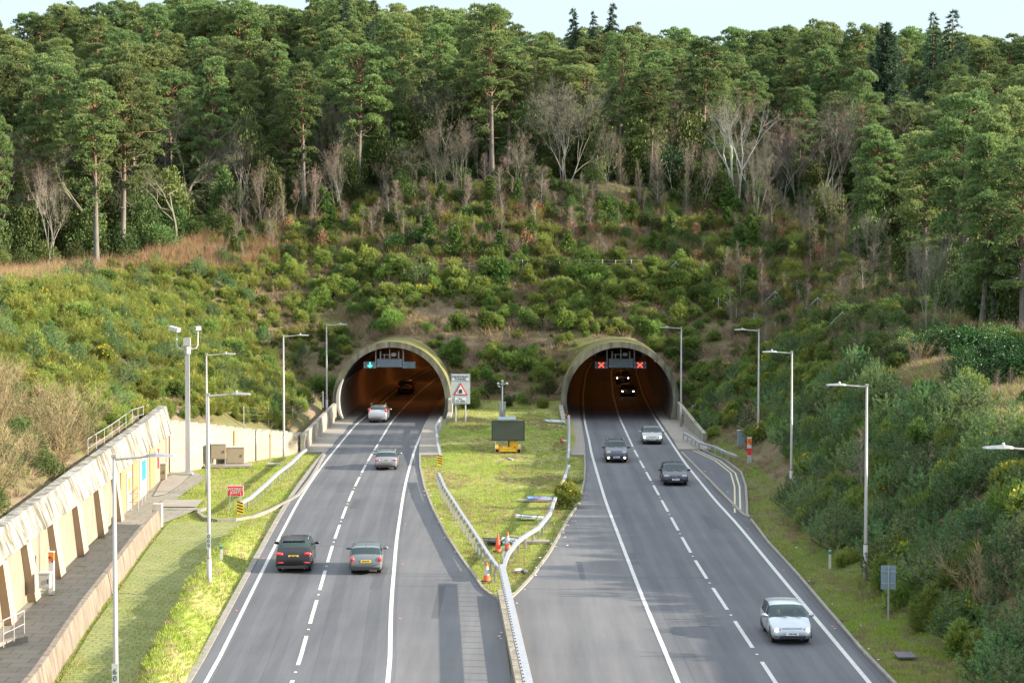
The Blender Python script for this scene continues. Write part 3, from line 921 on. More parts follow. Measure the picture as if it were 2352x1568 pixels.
# ================================================================ vegetation
def foliage(name, cols, trans=0.25, objvar=0.35, rough=0.65, sat=1.0, gain=1.0):
    cols = [tuple(min(.9, c * gain) for c in q) for q in cols]
    m, nt, b, out = new_mat(name)
    geo = nt.nodes.new('ShaderNodeNewGeometry')
    oi = nt.nodes.new('ShaderNodeObjectInfo')
    n = noise_node(nt, 0.55, 3, 0.6)
    r = nt.nodes.new('ShaderNodeValToRGB')
    r.color_ramp.elements[0].position = 0.0; r.color_ramp.elements[0].color = c4(cols[0])
    r.color_ramp.elements[1].position = 1.0; r.color_ramp.elements[1].color = c4(cols[-1])
    for i, c in enumerate(cols[1:-1]):
        e = r.color_ramp.elements.new((i + 1) / (len(cols) - 1)); e.color = c4(c)
    add = nt.nodes.new('ShaderNodeMath'); add.operation = 'MULTIPLY_ADD'
    nt.links.new(geo.outputs['Random Per Island'], add.inputs[0]); add.inputs[1].default_value = 0.55
    sub = nt.nodes.new('ShaderNodeMath'); sub.operation = 'MULTIPLY_ADD'
    nt.links.new(n.outputs['Fac'], sub.inputs[0]); sub.inputs[1].default_value = 1.3; sub.inputs[2].default_value = -0.4
    nt.links.new(sub.outputs[0], add.inputs[2])
    nt.links.new(add.outputs[0], r.inputs[0])
    hsv = nt.nodes.new('ShaderNodeHueSaturation')
    mr = nt.nodes.new('ShaderNodeMapRange'); mr.inputs[3].default_value = 1 - objvar; mr.inputs[4].default_value = 1 + objvar
    nt.links.new(oi.outputs['Random'], mr.inputs[0]); nt.links.new(mr.outputs[0], hsv.inputs['Value'])
    mt = nt.nodes.new('ShaderNodeMath'); mt.operation = 'MULTIPLY'; mt.inputs[1].default_value = 7.31
    fr = nt.nodes.new('ShaderNodeMath'); fr.operation = 'FRACT'
    mh = nt.nodes.new('ShaderNodeMapRange'); mh.inputs[3].default_value = 0.5 - objvar * 0.07; mh.inputs[4].default_value = 0.5 + objvar * 0.07
    nt.links.new(oi.outputs['Random'], mt.inputs[0]); nt.links.new(mt.outputs[0], fr.inputs[0]); nt.links.new(fr.outputs[0], mh.inputs[0]); nt.links.new(mh.outputs[0], hsv.inputs['Hue'])
    nt.links.new(r.outputs[0], hsv.inputs['Color'])
    hsv.inputs['Saturation'].default_value = sat
    nt.links.new(hsv.outputs[0], b.inputs['Base Color'])
    b.inputs['Roughness'].default_value = rough
    b.inputs['Specular IOR Level'].default_value = 0.2
    tr = nt.nodes.new('ShaderNodeBsdfTranslucent')
    nt.links.new(hsv.outputs[0], tr.inputs['Color'])
    ms = nt.nodes.new('ShaderNodeMixShader'); ms.inputs[0].default_value = trans
    nt.links.new(b.outputs[0], ms.inputs[1]); nt.links.new(tr.outputs[0], ms.inputs[2])
    nt.links.new(ms.outputs[0], out.inputs[0])
    return m
F_pine = foliage('pine_needles', [(0.045, 0.10, 0.04), (0.13, 0.19, 0.062), (0.255, 0.30, 0.09)], 0.34, 0.36, sat=.95, gain=1.1)
F_spruce = foliage('spruce_needles', [(0.025, 0.05, 0.032), (0.055, 0.09, 0.05)], 0.3, 0.2, gain=1.3)
F_under = foliage('evergreen_leaves', [(0.028, 0.05, 0.018), (0.065, 0.095, 0.028), (0.12, 0.15, 0.045)], 0.3, 0.45, gain=1.35)
F_holly = foliage('glossy_leaves', [(0.018, 0.045, 0.014), (0.035, 0.08, 0.02), (0.055, 0.115, 0.028)], 0.15, 0.25, 0.4)
F_gorse = foliage('gorse_foliage', [(0.045, 0.075, 0.02), (0.10, 0.145, 0.033), (0.19, 0.215, 0.05)], 0.35, 0.38, gain=1.55)
F_broom = foliage('broom_stems', [(0.10, 0.125, 0.028), (0.19, 0.225, 0.05), (0.28, 0.30, 0.08)], 0.35, 0.3, gain=1.12)
F_flower = foliage('yellow_flowers', [(0.45, 0.32, 0.01), (0.62, 0.46, 0.02)], 0.2, 0.1)
F_sapl = foliage('blue_green_needles', [(0.035, 0.085, 0.032), (0.12, 0.20, 0.075), (0.30, 0.38, 0.17)], 0.4, 0.4, gain=1.25)
F_bright = foliage('bright_needles', [(0.06, 0.115, 0.025), (0.12, 0.20, 0.045), (0.18, 0.26, 0.06)], 0.25, 0.25)
F_russet = foliage('russet_leaves', [(0.20, 0.09, 0.045), (0.38, 0.19, 0.105), (0.5, 0.29, 0.17)], 0.3, 0.2)
F_dry = foliage('dry_grass', [(0.17, 0.125, 0.075), (0.29, 0.22, 0.135), (0.38, 0.30, 0.19)], 0.3, 0.1)
F_reed = foliage('reddish_stems', [(0.22, 0.115, 0.06), (0.34, 0.20, 0.11), (0.42, 0.31, 0.16)], 0.3, 0.1)
F_grass = foliage('grass_blades', [(0.14, 0.22, 0.02), (0.26, 0.34, 0.05), (0.36, 0.38, 0.11)], 0.35, 0.1)
F_twig = foliage('pink_brown_twigs', [(0.15, 0.105, 0.085), (0.27, 0.20, 0.16)], 0.0, 0.3, 0.9)
F_twigt = foliage('straw_twigs', [(0.17, 0.145, 0.07), (0.33, 0.27, 0.15)], 0.0, 0.25, 0.9)
F_greyt = foliage('grey_twigs', [(0.095, 0.092, 0.062), (0.19, 0.18, 0.135)], 0.0, 0.3, 0.9)
F_bark = foliage('pale_bark', [(0.13, 0.12, 0.095), (0.31, 0.295, 0.26)], 0.0, 0.25, 0.9)
F_deadw = foliage('dead_wood', [(0.26, 0.235, 0.2), (0.5, 0.47, 0.43)], 0.0, 0.1, 0.9)
# Scots pine bark: grey-brown below, orange above (by height in the tree)
m, nt, b, out = new_mat('pine_bark')
tcn = nt.nodes.new('ShaderNodeTexCoord'); sp = nt.nodes.new('ShaderNodeSeparateXYZ'); nt.links.new(tcn.outputs['Object'], sp.inputs[0])
mr = nt.nodes.new('ShaderNodeMapRange'); mr.inputs[1].default_value = 4.0; mr.inputs[2].default_value = 14.0
nt.links.new(sp.outputs[2], mr.inputs[0])
r = ramp(nt, mr.outputs[0], 0.0, (0.155, 0.14, 0.125), 1.0, (0.20, 0.11, 0.062), ((0.45, (0.14, 0.11, 0.09)),))
n = noise_node(nt, 3.0, 5, 0.7, stretch=(1, 1, 0.3)); rn = ramp(nt, n.outputs['Fac'], 0.3, (0.6, 0.6, 0.6), 0.7, (1.25, 1.25, 1.25))
nt.links.new(mixc(nt, 1.0, r.outputs[0], rn.outputs[0], 'MULTIPLY'), b.inputs['Base Color']); b.inputs['Roughness'].default_value = 0.95
M_pbark = m

def nrm(a): return a / np.maximum(np.linalg.norm(a, axis=1, keepdims=True), 1e-9)
def spikes(P, D, length, width, n=5, spread=0.8, g=rng):
    """P base points, D main directions; n thin triangles each; returns V,F"""
    k = len(P)
    P = np.repeat(P, n, 0); D = np.repeat(D, n, 0)
    d = nrm(D + g.normal(0, spread, (k * n, 3)))
    L = length * g.uniform(0.6, 1.25, (k * n, 1))
    side = nrm(np.cross(d, g.normal(0, 1, (k * n, 3))))
    w = width * 0.5
    V = np.stack([P - side * w, P + side * w, P + d * L], 1).reshape(-1, 3)
    F = np.arange(len(V)).reshape(-1, 3)
    return V, F
def leaves(P, D, size, spread=0.9, g=rng, asp=0.6):
    k = len(P)
    d = nrm(D + g.normal(0, spread, (k, 3)))
    s = nrm(np.cross(d, g.normal(0, 1, (k, 3))))
    L = size * g.uniform(0.6, 1.3, (k, 1))
    V = np.stack([P - d * L * .5, P + s * L * asp * .5, P + d * L * .5, P - s * L * asp * .5], 1).reshape(-1, 3)
    return V, np.arange(len(V)).reshape(-1, 4)
def cat(parts):
    Vs = []; Fs = []; o = 0
    for v, f in parts:
        Vs.append(v); Fs.append(f + o); o += len(v)
    return np.concatenate(Vs), np.concatenate(Fs)
def sph(k, g=rng, up=False):
    v = nrm(g.normal(0, 1, (k, 3)))
    if up: v[:, 2] = np.abs(v[:, 2])
    return v
def limb(mb, p0, p1, r0, r1, sag=0.0, n=5, seg=4, g=random, wob=0.06):
    p0 = Vector(p0); p1 = Vector(p1); L = (p1 - p0).length
    pts = []; rad = []
    for i in range(seg + 1):
        t = i / seg
        p = p0.lerp(p1, t) + Vector((g.gauss(0, 1), g.gauss(0, 1), g.gauss(0, 1))) * L * wob * (0 if i in (0, seg) else 1)
        p.z += sag * L * (t * t - t)
        pts.append(p); rad.append(r0 + (r1 - r0) * t)
    mb.tube(pts, rad, n, cap=False)
    return pts

# ---- Scots pine
def pine_variant(seed, H=20.0, crown0=0.45, Rc=3.9, pads=46, lean=0.0, broken=True):
    g = np.random.default_rng(seed); rr = random.Random(seed)
    tr = MB(); bx_, by_ = rr.uniform(-.6, .6) + lean, rr.uniform(-.6, .6)
    def axis_(t): return Vector((bx_ * math.sin(t * 2.2) * 0.9, by_ * math.sin(t * 2.7), t * H))
    pts = [axis_(t) for t in np.linspace(0, 0.96, 9)]
    tr.tube(pts, [0.34 * (1 - t * 0.86) + (0.06 if t == 0 else 0) for t in np.linspace(0, 1, 9)], 8, cap=False)
    parts = []
    ga = 0.0
    pads = int(pads * 1.15); nlow = 5 + seed % 4
    for k in range(-nlow, pads):
        t = crown0 + (0.985 - crown0) * ((k + 0.5) / pads) ** 0.85 if k >= 0 else crown0 * rr.uniform(.55, .98)
        ga += 2.399963 + rr.uniform(-.5, .5)
        u = max(0.0, (t - crown0) / (1 - crown0))
        um = [.5, .3, .4, .55, .2][seed % 5]; env = Rc * (0.45 + 0.40 * u / um) if u < um else Rc * (0.80 * max(0.0, 1 - ((u - um) / (1.03 - um)) ** [2.0, 1.5, 2.4][seed % 3]) ** .7 + 0.06)
        rad = env * rr.uniform(0.45, 1.05)
        if rr.random() < 0.1: rad *= 1.25
        a = axis_(t)
        c = Vector((a.x + rad * math.cos(ga), a.y + rad * math.sin(ga), a.z + rr.uniform(-.2, .6)))
        p0 = axis_(max(crown0 * .8, t - rr.uniform(0.03, 0.09)))
        limb(tr, p0, c - Vector((0, 0, .25)), 0.075, 0.02, 0.15, 4, 3, rr)
        rx = rr.uniform(0.6, 1.2) * (1.0 if u < .8 else .9); rz = rx * rr.uniform(0.42, 0.8)
        nn_ = int(125 * rx * rx)
        s = sph(nn_, g)
        s[:, 2] = np.where(s[:, 2] < -0.25, -s[:, 2], s[:, 2])
        rr_ = g.uniform(0.72, 1.05, (nn_, 1))
        wob = 1 + 0.25 * np.sin(3 * np.arctan2(s[:, 1:2], s[:, 0:1]) + k)
        P = s * rr_ * np.array([rx, rx, rz]) * np.concatenate([wob, wob, np.ones_like(wob)], 1) + np.array(c)
        parts.append(spikes(P, s * np.array([.8, .8, 1.2]) + np.array([0, 0, .45]), 0.34, 0.11, 5, 0.6, g))
    if broken:
        for k in range(rr.randint(5, 9)):
            t = rr.uniform(crown0 * 0.35, crown0 * 1.1); a = axis_(t); an = rr.uniform(0, 2 * PI); L = rr.uniform(.6, 2.4)
            q = a + Vector((math.cos(an) * L, math.sin(an) * L, rr.uniform(-.4, .5)))
            limb(tr, a, q, 0.06, 0.015, 0, 4, 3, rr, 0.12)
    V, F = cat(parts)
    trm = tr.build('trunk', M_pbark, None, smooth=True)
    cme = npmesh('crown', V, F, F_pine)
    tme = trm.data; bpy.data.objects.remove(trm)
    return tme, cme, H
def join_me(name, ms):
    import bmesh
    bm = bmesh.new(); mats = []; 
    for me in ms:
        n0 = len(bm.faces); bm.from_mesh(me); bm.faces.ensure_lookup_table()
        mats.append(me.materials[0])
        for f in bm.faces[n0:]: f.material_index = len(mats) - 1
    o = bpy.data.meshes.new(name); bm.to_mesh(o); bm.free()
    for m_ in mats: o.materials.append(m_)
    return o
PINES = [pine_variant(100 + i, crown0=c, Rc=r, pads=p) for i, (c, r, p) in enumerate([(0.45, 3.8, 48), (0.52, 3.6, 40), (0.40, 4.2, 56), (0.6, 3.3, 32), (0.35, 4.4, 60), (0.5, 4.6, 46), (0.3, 3.6, 56), (0.55, 4.1, 44), (0.14, 4.0, 66), (0.2, 4.5, 64), (0.1, 3.4, 60)])]
def two_part(name, tme, cme, H, loc, h, rz, label, group, cat_, wscale=1.0, p1='trunk', p2='crown', tilt=(0, 0), now=True):
    if not now:
        QUEUE.append((name, h / loc[1], 'T', (name, tme, cme, H, loc, h, rz, label, group, cat_, wscale, p1, p2, tilt))); return
    e = empty(name, loc, rz, label, cat_, group)
    s = h / H
    e.scale = (s * wscale, s * wscale, s); e.rotation_euler = (tilt[0], tilt[1], rz)
    for nm, me in ((p1, tme), (p2, cme)):
        if me is None: continue
        o = bpy.data.objects.new(nm, me); COL.objects.link(o); o.parent = e
    return e

# ---- branching bare tree
def bare_variant(seed, H=14.0, stems=1, spread=0.45, depth=5, twigs=True, r0=0.16, mat=None, tmat=None, twl=0.5, up=0.35, lows=0.3):
    rr = random.Random(seed); g = np.random.default_rng(seed)
    mb = MB(); tips = []
    def grow(p, d, L, r, lev):
        n = 3
        pts = [p]; q = p.copy(); dd = d.copy()
        for i in range(n):
            dd = (dd + Vector((rr.gauss(0, .12), rr.gauss(0, .12), rr.gauss(0, .08) + up * 0.12))).normalized()
            q = q + dd * (L / n); pts.append(q.copy())
        mb.tube(pts, [r, r * .85, r * .7, r * .56], 5 if lev < 2 else 3, cap=False)
        if lev >= depth:
            tips.append((q, dd)); return
        if lev >= 2: tips.append((pts[2], dd))
        k = rr.choice((2, 3)) if lev > 0 else rr.choice((3, 4))
        for i in range(k):
            nd = (dd + Vector((rr.gauss(0, 1), rr.gauss(0, 1), rr.gauss(0, .5))).normalized() * spread * rr.uniform(.7, 1.5)).normalized()
            grow(pts[-1] if rr.random() > lows else pts[2], nd, L * rr.uniform(.6, .85), r * .52, lev + 1)
    for s in range(stems):
        a = rr.uniform(0, 2 * PI); sp_ = 0.18 if stems > 1 else 0.03
        grow(Vector((0, 0, -.2)), Vector((math.cos(a) * sp_, math.sin(a) * sp_, 1)).normalized(), H * 0.32, r0, 0)
    zmax = max(t[0].z for t in tips)
    tr = mb.build('trunk', mat or F_bark); tme = tr.data; bpy.data.objects.remove(tr)
    P = np.array([t[0] for t in tips]); D = np.array([t[1] for t in tips])
    V1, F1 = spikes(P, D, twl * 2.0, 0.017, 8, 0.55, g)
    P2 = np.repeat(P, 3, 0) + g.normal(0, .3, (len(P) * 3, 3))
    V2, F2 = spikes(P2, np.repeat(D, 3, 0), twl * 1.3, 0.014, 3, 0.7, g)
    V, F = cat([(V1, F1), (V2, F2)])
    return tme, npmesh('twigs', V, F, tmat or F_twig), zmax
BIRCH = [bare_variant(200 + i, 14, s, sp_, d_, r0=r_, tmat=t_, twl=.38) for i, (s, sp_, d_, r_, t_) in enumerate([(3, .30, 5, .085, F_greyt), (1, .4, 5, .085, F_twig), (2, .35, 4, .085, F_twig), (1, .5, 5, .085, F_greyt)])]
OAK = [bare_variant(230 + i, 13, 1, .8, 5, r0=.26, mat=F_greyt, tmat=F_greyt, up=.1) for i in range(2)]
DEAD = [bare_variant(252, 13, 2, .42, 4, r0=.2, mat=F_deadw, tmat=F_greyt, twl=.25)]

# ---- young bare birch saplings
def sapling_variant(seed, H=5.5, mat=F_bark, tmat=F_twig, n=70, upang=1.2, wid=0.2):
    rr = random.Random(seed); g = np.random.default_rng(seed)
    mb = MB(); P = []; D = []
    bend = rr.uniform(-.3, .3)
    ax = lambda t: Vector((bend * t * t * 1.5, rr.uniform(-.03, .03), H * t))
    mb.tube([ax(t) for t in (0, .25, .5, .75, 1)], [.05, .042, .032, .02, .008], 4, cap=False)
    for k in range(n):
        t = rr.uniform(.15, .97); a = rr.uniform(0, 2 * PI)
        d = Vector((math.cos(a), math.sin(a), upang * rr.uniform(.6, 1.8))).normalized()
        L = H * wid * (1.1 - t) * rr.uniform(.5, 1.3) + .25
        p = ax(t)
        mb.tube([p, p + d * L], [.012, .005], 3, cap=False)
        for q in (.35, .6, .85, 1.0):
            P.append(p + d * L * q); D.append(d)
    tr = mb.build('trunk', mat); tme = tr.data; bpy.data.objects.remove(tr)
    V, F = spikes(np.array(P), np.array(D) + np.array([0, 0, .5]), .42, .010, 5, .6, g)
    return tme, npmesh('twigs', V, F, tmat), H
SAPL = [sapling_variant(300 + i, tmat=t, n=n) for i, (t, n) in enumerate([(F_twig, 80), (F_twig, 60), (F_twigt, 70), (F_greyt, 60)])]

# ---- conifers
def spruce_variant(seed, H=18.0, R0=3.2, droop=-.15, mat=F_spruce, gap=0.55, dens=1.0, ln=.34):
    rr = random.Random(seed); g = np.random.default_rng(seed)
    tr = MB(); tr.tube([(0, 0, 0), (0, 0, H * .5), (0, 0, H)], [.26, .16, .02], 6, cap=False)
    P = []; D = []
    z = H * .12
    while z < H - .2:
        f = 1 - z / H
        Rz = R0 * (f ** .8) * rr.uniform(.8, 1.15) + .12
        nb = int(6 + 6 * f)
        for b_ in range(nb):
            a = rr.uniform(0, 2 * PI); L = Rz * rr.uniform(.65, 1.12)
            m_ = max(3, int(L * 9 * dens))
            for i in range(m_):
                q = (i + 1) / m_
                w = (1 - q) * .45 * L * rr.uniform(-1, 1)
                x = math.cos(a) * L * q - math.sin(a) * w; y = math.sin(a) * L * q + math.cos(a) * w
                P.append((x, y, z + droop * L * q * q * 2.0 + rr.uniform(-.1, .1))); D.append((math.cos(a), math.sin(a), .1))
        z += gap * rr.uniform(.7, 1.2) * (.5 + .7 * f)
    V, F = spikes(np.array(P), np.array(D), ln, .11, 5, .6, g)
    t = tr.build('trunk', M_pbark); tme = t.data; bpy.data.objects.remove(t)
    return tme, npmesh('crown', V, F, mat), H
SPRUCE = [spruce_variant(400, R0=4.4), spruce_variant(401, R0=3.8, gap=.8), spruce_variant(402, R0=5.0, gap=.75, dens=.8)]
CYPRESS = spruce_variant(403, 14, 3.8, .25, F_spruce, .3, 1.4)
YCON = [spruce_variant(410, 4.0, 1.1, .2, F_bright, .28, 1.6, .22), spruce_variant(411, 4.0, 1.35, .25, F_bright, .3, 1.6, .22)]

# ---- young pines with candle shoots
def young_pine(seed, H=2.6, mat=F_sapl, whorls=6, nd=36, rad=1.0):
    rr = random.Random(seed); g = np.random.default_rng(seed)
    P = []; D = []; mb = MB()
    def shoot(p, d, L, up_):
        q = p.copy(); dd = d.copy(); n = max(4, int(L * nd * .45)); pts = [p.copy()]
        for i in range(n):
            dd = (dd + Vector((0, 0, up_ / n))).normalized(); q = q + dd * (L / n)
            if i > n * .12:
                for k in range(3):
                    P.append(tuple(q)); D.append(tuple(dd * .9))
            pts.append(q.copy())
        if L > .35: mb.tube([pts[0], pts[len(pts) // 2], pts[-1]], [.02, .014, .008], 3, cap=False)
        return pts
    top = shoot(Vector((0, 0, 0)), Vector((0, 0, 1)), H, 0)
    for w in range(whorls):
        t = (w + .7) / (whorls + .6); z = H * t * .93
        nb = rr.randint(4, 6); L = rad * (1.12 - t) * rr.uniform(.8, 1.15) + .22
        a0 = rr.uniform(0, 6)
        for b_ in range(nb):
            a = a0 + b_ * 2 * PI / nb + rr.uniform(-.3, .3)
            pts = shoot(Vector((0, 0, z)), Vector((math.cos(a), math.sin(a), .2)), L * rr.uniform(.75, 1.2), .7)
            shoot(pts[-1], Vector((math.cos(a) * .15, math.sin(a) * .15, 1)).normalized(), rr.uniform(.22, .42), .2)
            for s in range(2 if L > .5 else 0):
                q = pts[int(len(pts) * rr.uniform(.4, .8))]; a2 = a + rr.choice((-.9, .9))
                shoot(q, Vector((math.cos(a2), math.sin(a2), .6)).normalized(), L * .42, 1.0)
    V, F = spikes(np.array(P), np.array(D), .105, .026, 5, .75, g)
    t = mb.build('stem', M_pbark); tme = t.data; bpy.data.objects.remove(t)
    return tme, npmesh('needles', V, F, mat), H
YPINE = [young_pine(500), young_pine(501, whorls=7, rad=1.2), young_pine(502, whorls=5, rad=.8), young_pine(503, whorls=6, rad=1.1)]
YPINEL = young_pine(505, mat=F_bright, whorls=5, rad=.95)

# ---- shrubs (single mesh + optional flowers); unit height about 1.3, radius 1
def gorse_mesh(seed, mat, n=900, ln=.27, wd=.05, lobes=9, flower=0.0, up=.5):
    g = np.random.default_rng(seed)
    parts = []; FP = []; FD = []
    for k in range(lobes):
        a = g.uniform(0, 2 * PI); r = g.uniform(0, .62) if k else 0
        c = np.array([r * math.cos(a), r * math.sin(a), g.uniform(.25, .6)])
        R_ = np.array([g.uniform(.25, .6)] * 2 + [g.uniform(.4, .95)])
        s = sph(n // lobes, g); s[:, 2] = np.where(s[:, 2] < -.35, -s[:, 2], s[:, 2])
        P = s * R_ * g.uniform(.6, 1.02, (len(s), 1)) + c
        P[:, 2] = np.maximum(P[:, 2], .02)
        parts.append(spikes(P, s + np.array([0, 0, up]), ln, wd, 4, .5, g))
        if flower and k in (1, 2, 4):
            q = s[s[:, 2] > .1]; FP.append(q * R_ * 1.12 + c); FD.append(q)
    V, F = cat(parts)
    fm = None
    if flower:
        FP = np.concatenate(FP); FD = np.concatenate(FD)
        sel = g.random(len(FP)) < flower
        v, f = leaves(FP[sel], FD[sel], .10, .8, g, .9); fm = npmesh('flowers', v, f, F_flower)
    return npmesh('bush', V, F, mat), fm
GORSE = [gorse_mesh(600 + i, F_gorse, 950, flower=0.0) for i in range(4)]
GORSEF = [gorse_mesh(610 + i, F_gorse, 950, flower=.75) for i in range(3)]
def broom_mesh(seed, mat, n=700, h=1.25, wd=.03):
    g = np.random.default_rng(seed)
    a = g.uniform(0, 2 * PI, n); r = np.sqrt(g.uniform(0, 1, n)) * .5
    P = np.stack([r * np.cos(a), r * np.sin(a), g.uniform(0, .45, n)], 1)
    D = np.stack([np.cos(a) * r * 1.3, np.sin(a) * r * 1.3, np.full(n, .9)], 1)
    lob = .62 + .38 * np.cos(3 * a + seed) * np.cos(5 * r + seed)
    hh = (h * lob * np.sqrt(np.maximum(0.05, 1.05 - (r / .5) ** 2 * .9)))[:, None]
    P2 = P + nrm(D) * g.uniform(.1, .95, (n, 1)) * hh * .85
    V1, F1 = spikes(P * np.array([1, 1, .4]), nrm(D), .5, wd, 2, .25, g)
    V2, F2 = spikes(P2, nrm(D), .27, wd, 6, .45, g)
    V, F = cat([(V1, F1), (V2, F2)])
    return npmesh('broom', V, F, mat), None
BROOM = [broom_mesh(620 + i, F_broom) for i in range(4)]
def fl_broom(seed):
    me, _ = broom_mesh(seed, F_broom); g = np.random.default_rng(seed)
    P = sph(90, g, True) * np.array([.6, .6, .5]) * g.uniform(.7, 1.1, (90, 1)) + np.array([0, 0, .55])
    v, f = leaves(P, sph(90, g), .085, .8, g, .9); return me, npmesh('flowers', v, f, F_flower)
BROOMF = [fl_broom(630), fl_broom(631)]
def under_mesh(seed, mat, n=5200, size=.085, lobes=18):
    g = np.random.default_rng(seed); parts = []
    for k in range(lobes):
        a = g.uniform(0, 2 * PI); r = g.uniform(0, .7)
        c = np.array([r * math.cos(a), r * math.sin(a), g.uniform(.2, 1.3) * (1 - r * .5)]); R_ = g.uniform(.28, .5)
        s = sph(n // lobes, g)
        P = s * R_ * g.uniform(.6, 1.08, (len(s), 1)) + c
        parts.append(leaves(P, s + np.array([0, 0, .3]), size, .8, g))
    V, F = cat(parts); return npmesh('foliage', V, F, mat), None
UNDER = [under_mesh(640 + i, F_under) for i in range(4)]
HOLLY = [under_mesh(650 + i, F_holly) for i in range(2)]
def russet_mesh(seed):
    g = np.random.default_rng(seed); s = sph(420, g); P = s * np.array([.5, .5, .95]) * g.uniform(.25, 1.05, (420, 1)) + np.array([0, 0, 1.1])
    v, f = leaves(P, s, .11, .9, g, .7)
    mb = MB(); mb.tube([(0, 0, 0), (0.05, 0, 1.0), (0, .05, 2.0)], [.035, .025, .008], 4, cap=False)
    t = mb.build('trunk', F_bark); tme = t.data; bpy.data.objects.remove(t)
    return tme, npmesh('leaves', v, f, F_russet), 2.1
RUSSET = [russet_mesh(660), russet_mesh(661)]
def willow_mesh(seed, mat):
    """many-stemmed leafless shrub"""
    g = np.random.default_rng(seed); rr = random.Random(seed); mb = MB(); P = []; D = []
    for k in range(17):
        a = rr.uniform(0, 2 * PI); s = rr.uniform(.1, .8)
        d = Vector((math.cos(a) * s, math.sin(a) * s, 1)).normalized(); L = rr.uniform(1.6, 2.8)
        p = Vector((math.cos(a) * .25 * rr.random(), math.sin(a) * .25 * rr.random(), -.1)); q = p + d * L * .5; e_ = q + (d + Vector((rr.gauss(0, .15), rr.gauss(0, .15), .1))).normalized() * L * .5
        mb.tube([p, q, e_], [.02, .014, .005], 3, cap=False)
        for t in (.3, .5, .7, .85, 1.0):
            c = q.lerp(e_, t); P.append(c); D.append(d); c2 = p.lerp(q, t); P.append(c2); D.append(d)
    t = mb.build('stems', mat); tme = t.data; bpy.data.objects.remove(t)
    V, F = spikes(np.array(P), np.array(D), .6, .013, 6, .5, g)
    return tme, npmesh('twigs', V, F, mat), 2.6
WILLOW = [willow_mesh(670, F_twigt), willow_mesh(671, F_twigt), willow_mesh(672, F_twig)]

QUEUE = []
LIMITED = {'gorse_bush', 'broom_bush', 'pine_tree', 'evergreen_bush', 'young_pine', 'birch_sapling'}
def shrub(name, me, fme, loc, s, label, cat_, group, h=1.0, rz=None, now=False):
    if name in LIMITED and group and not now:
        QUEUE.append((name, s / max(loc[1], 1), 'S', (name, me, fme, loc, s, label, cat_, group, h, rz))); return
    o = bpy.data.objects.new(name, me); COL.objects.link(o)
    o.location = loc; o.scale = (s, s, s * h); o.rotation_euler = (0, 0, random.uniform(0, 6.28) if rz is None else rz)
    tag(o, label, cat_, group)
    if fme is not None:
        f = bpy.data.objects.new('flowers', fme); COL.objects.link(f); f.parent = o; f['kind'] = 'stuff'
    return o

def flush_queue():
    from collections import defaultdict
    by = defaultdict(list)
    for q in QUEUE: by[q[0]].append(q)
    lab = {'gorse_bush': 'further dark gorse scrub filling the slopes', 'broom_bush': 'dense green broom scrub covering the upper banks', 'pine_tree': 'dense pine wood behind the front trees',
           'evergreen_bush': 'dark evergreen underwood deep in the wood', 'young_pine': 'further young pines', 'birch_sapling': 'leafless thicket of thin saplings'}
    nm = {'gorse_bush': 'gorse_scrub', 'broom_bush': 'broom_scrub', 'pine_tree': 'pine_wood', 'evergreen_bush': 'underwood', 'young_pine': 'young_pine_cover', 'birch_sapling': 'sapling_thicket'}
    for name, L in by.items():
        have = len([o for o in COL.objects if o.name.split('.')[0] == name])
        L.sort(key=lambda q: -q[1]); cap = max(0, 292 - have)
        for q in L[:cap]:
            if q[2] == 'S': shrub(*q[3], now=True)
            else: two_part(*q[3], now=True)
        rest = L[cap:]
        print(name, have, len(L), len(rest))
        if not rest: continue
        srcs = []; per = defaultdict(list)
        for q in rest:
            a = q[3]
            if q[2] == 'S': per[(a[1].name,)].append((a[3], a[4], (a[1],)))
            else: per[(a[1].name, a[2].name)].append((a[4], a[5] / a[3], (a[1], a[2])))
        keys = list(per)
        srcs = [per[k][0][2][0] if len(k) == 1 else join_me(name, per[k][0][2]) for k in keys]
        pts = []; sc_ = []; ids = []
        for i, k in enumerate(keys):
            for loc, s_, _ in per[k]: pts.append(loc); sc_.append(s_); ids.append(i)
        gn_scatter(nm[name], pts, sc_, srcs, lab[name], nm[name].replace('_', ' '))
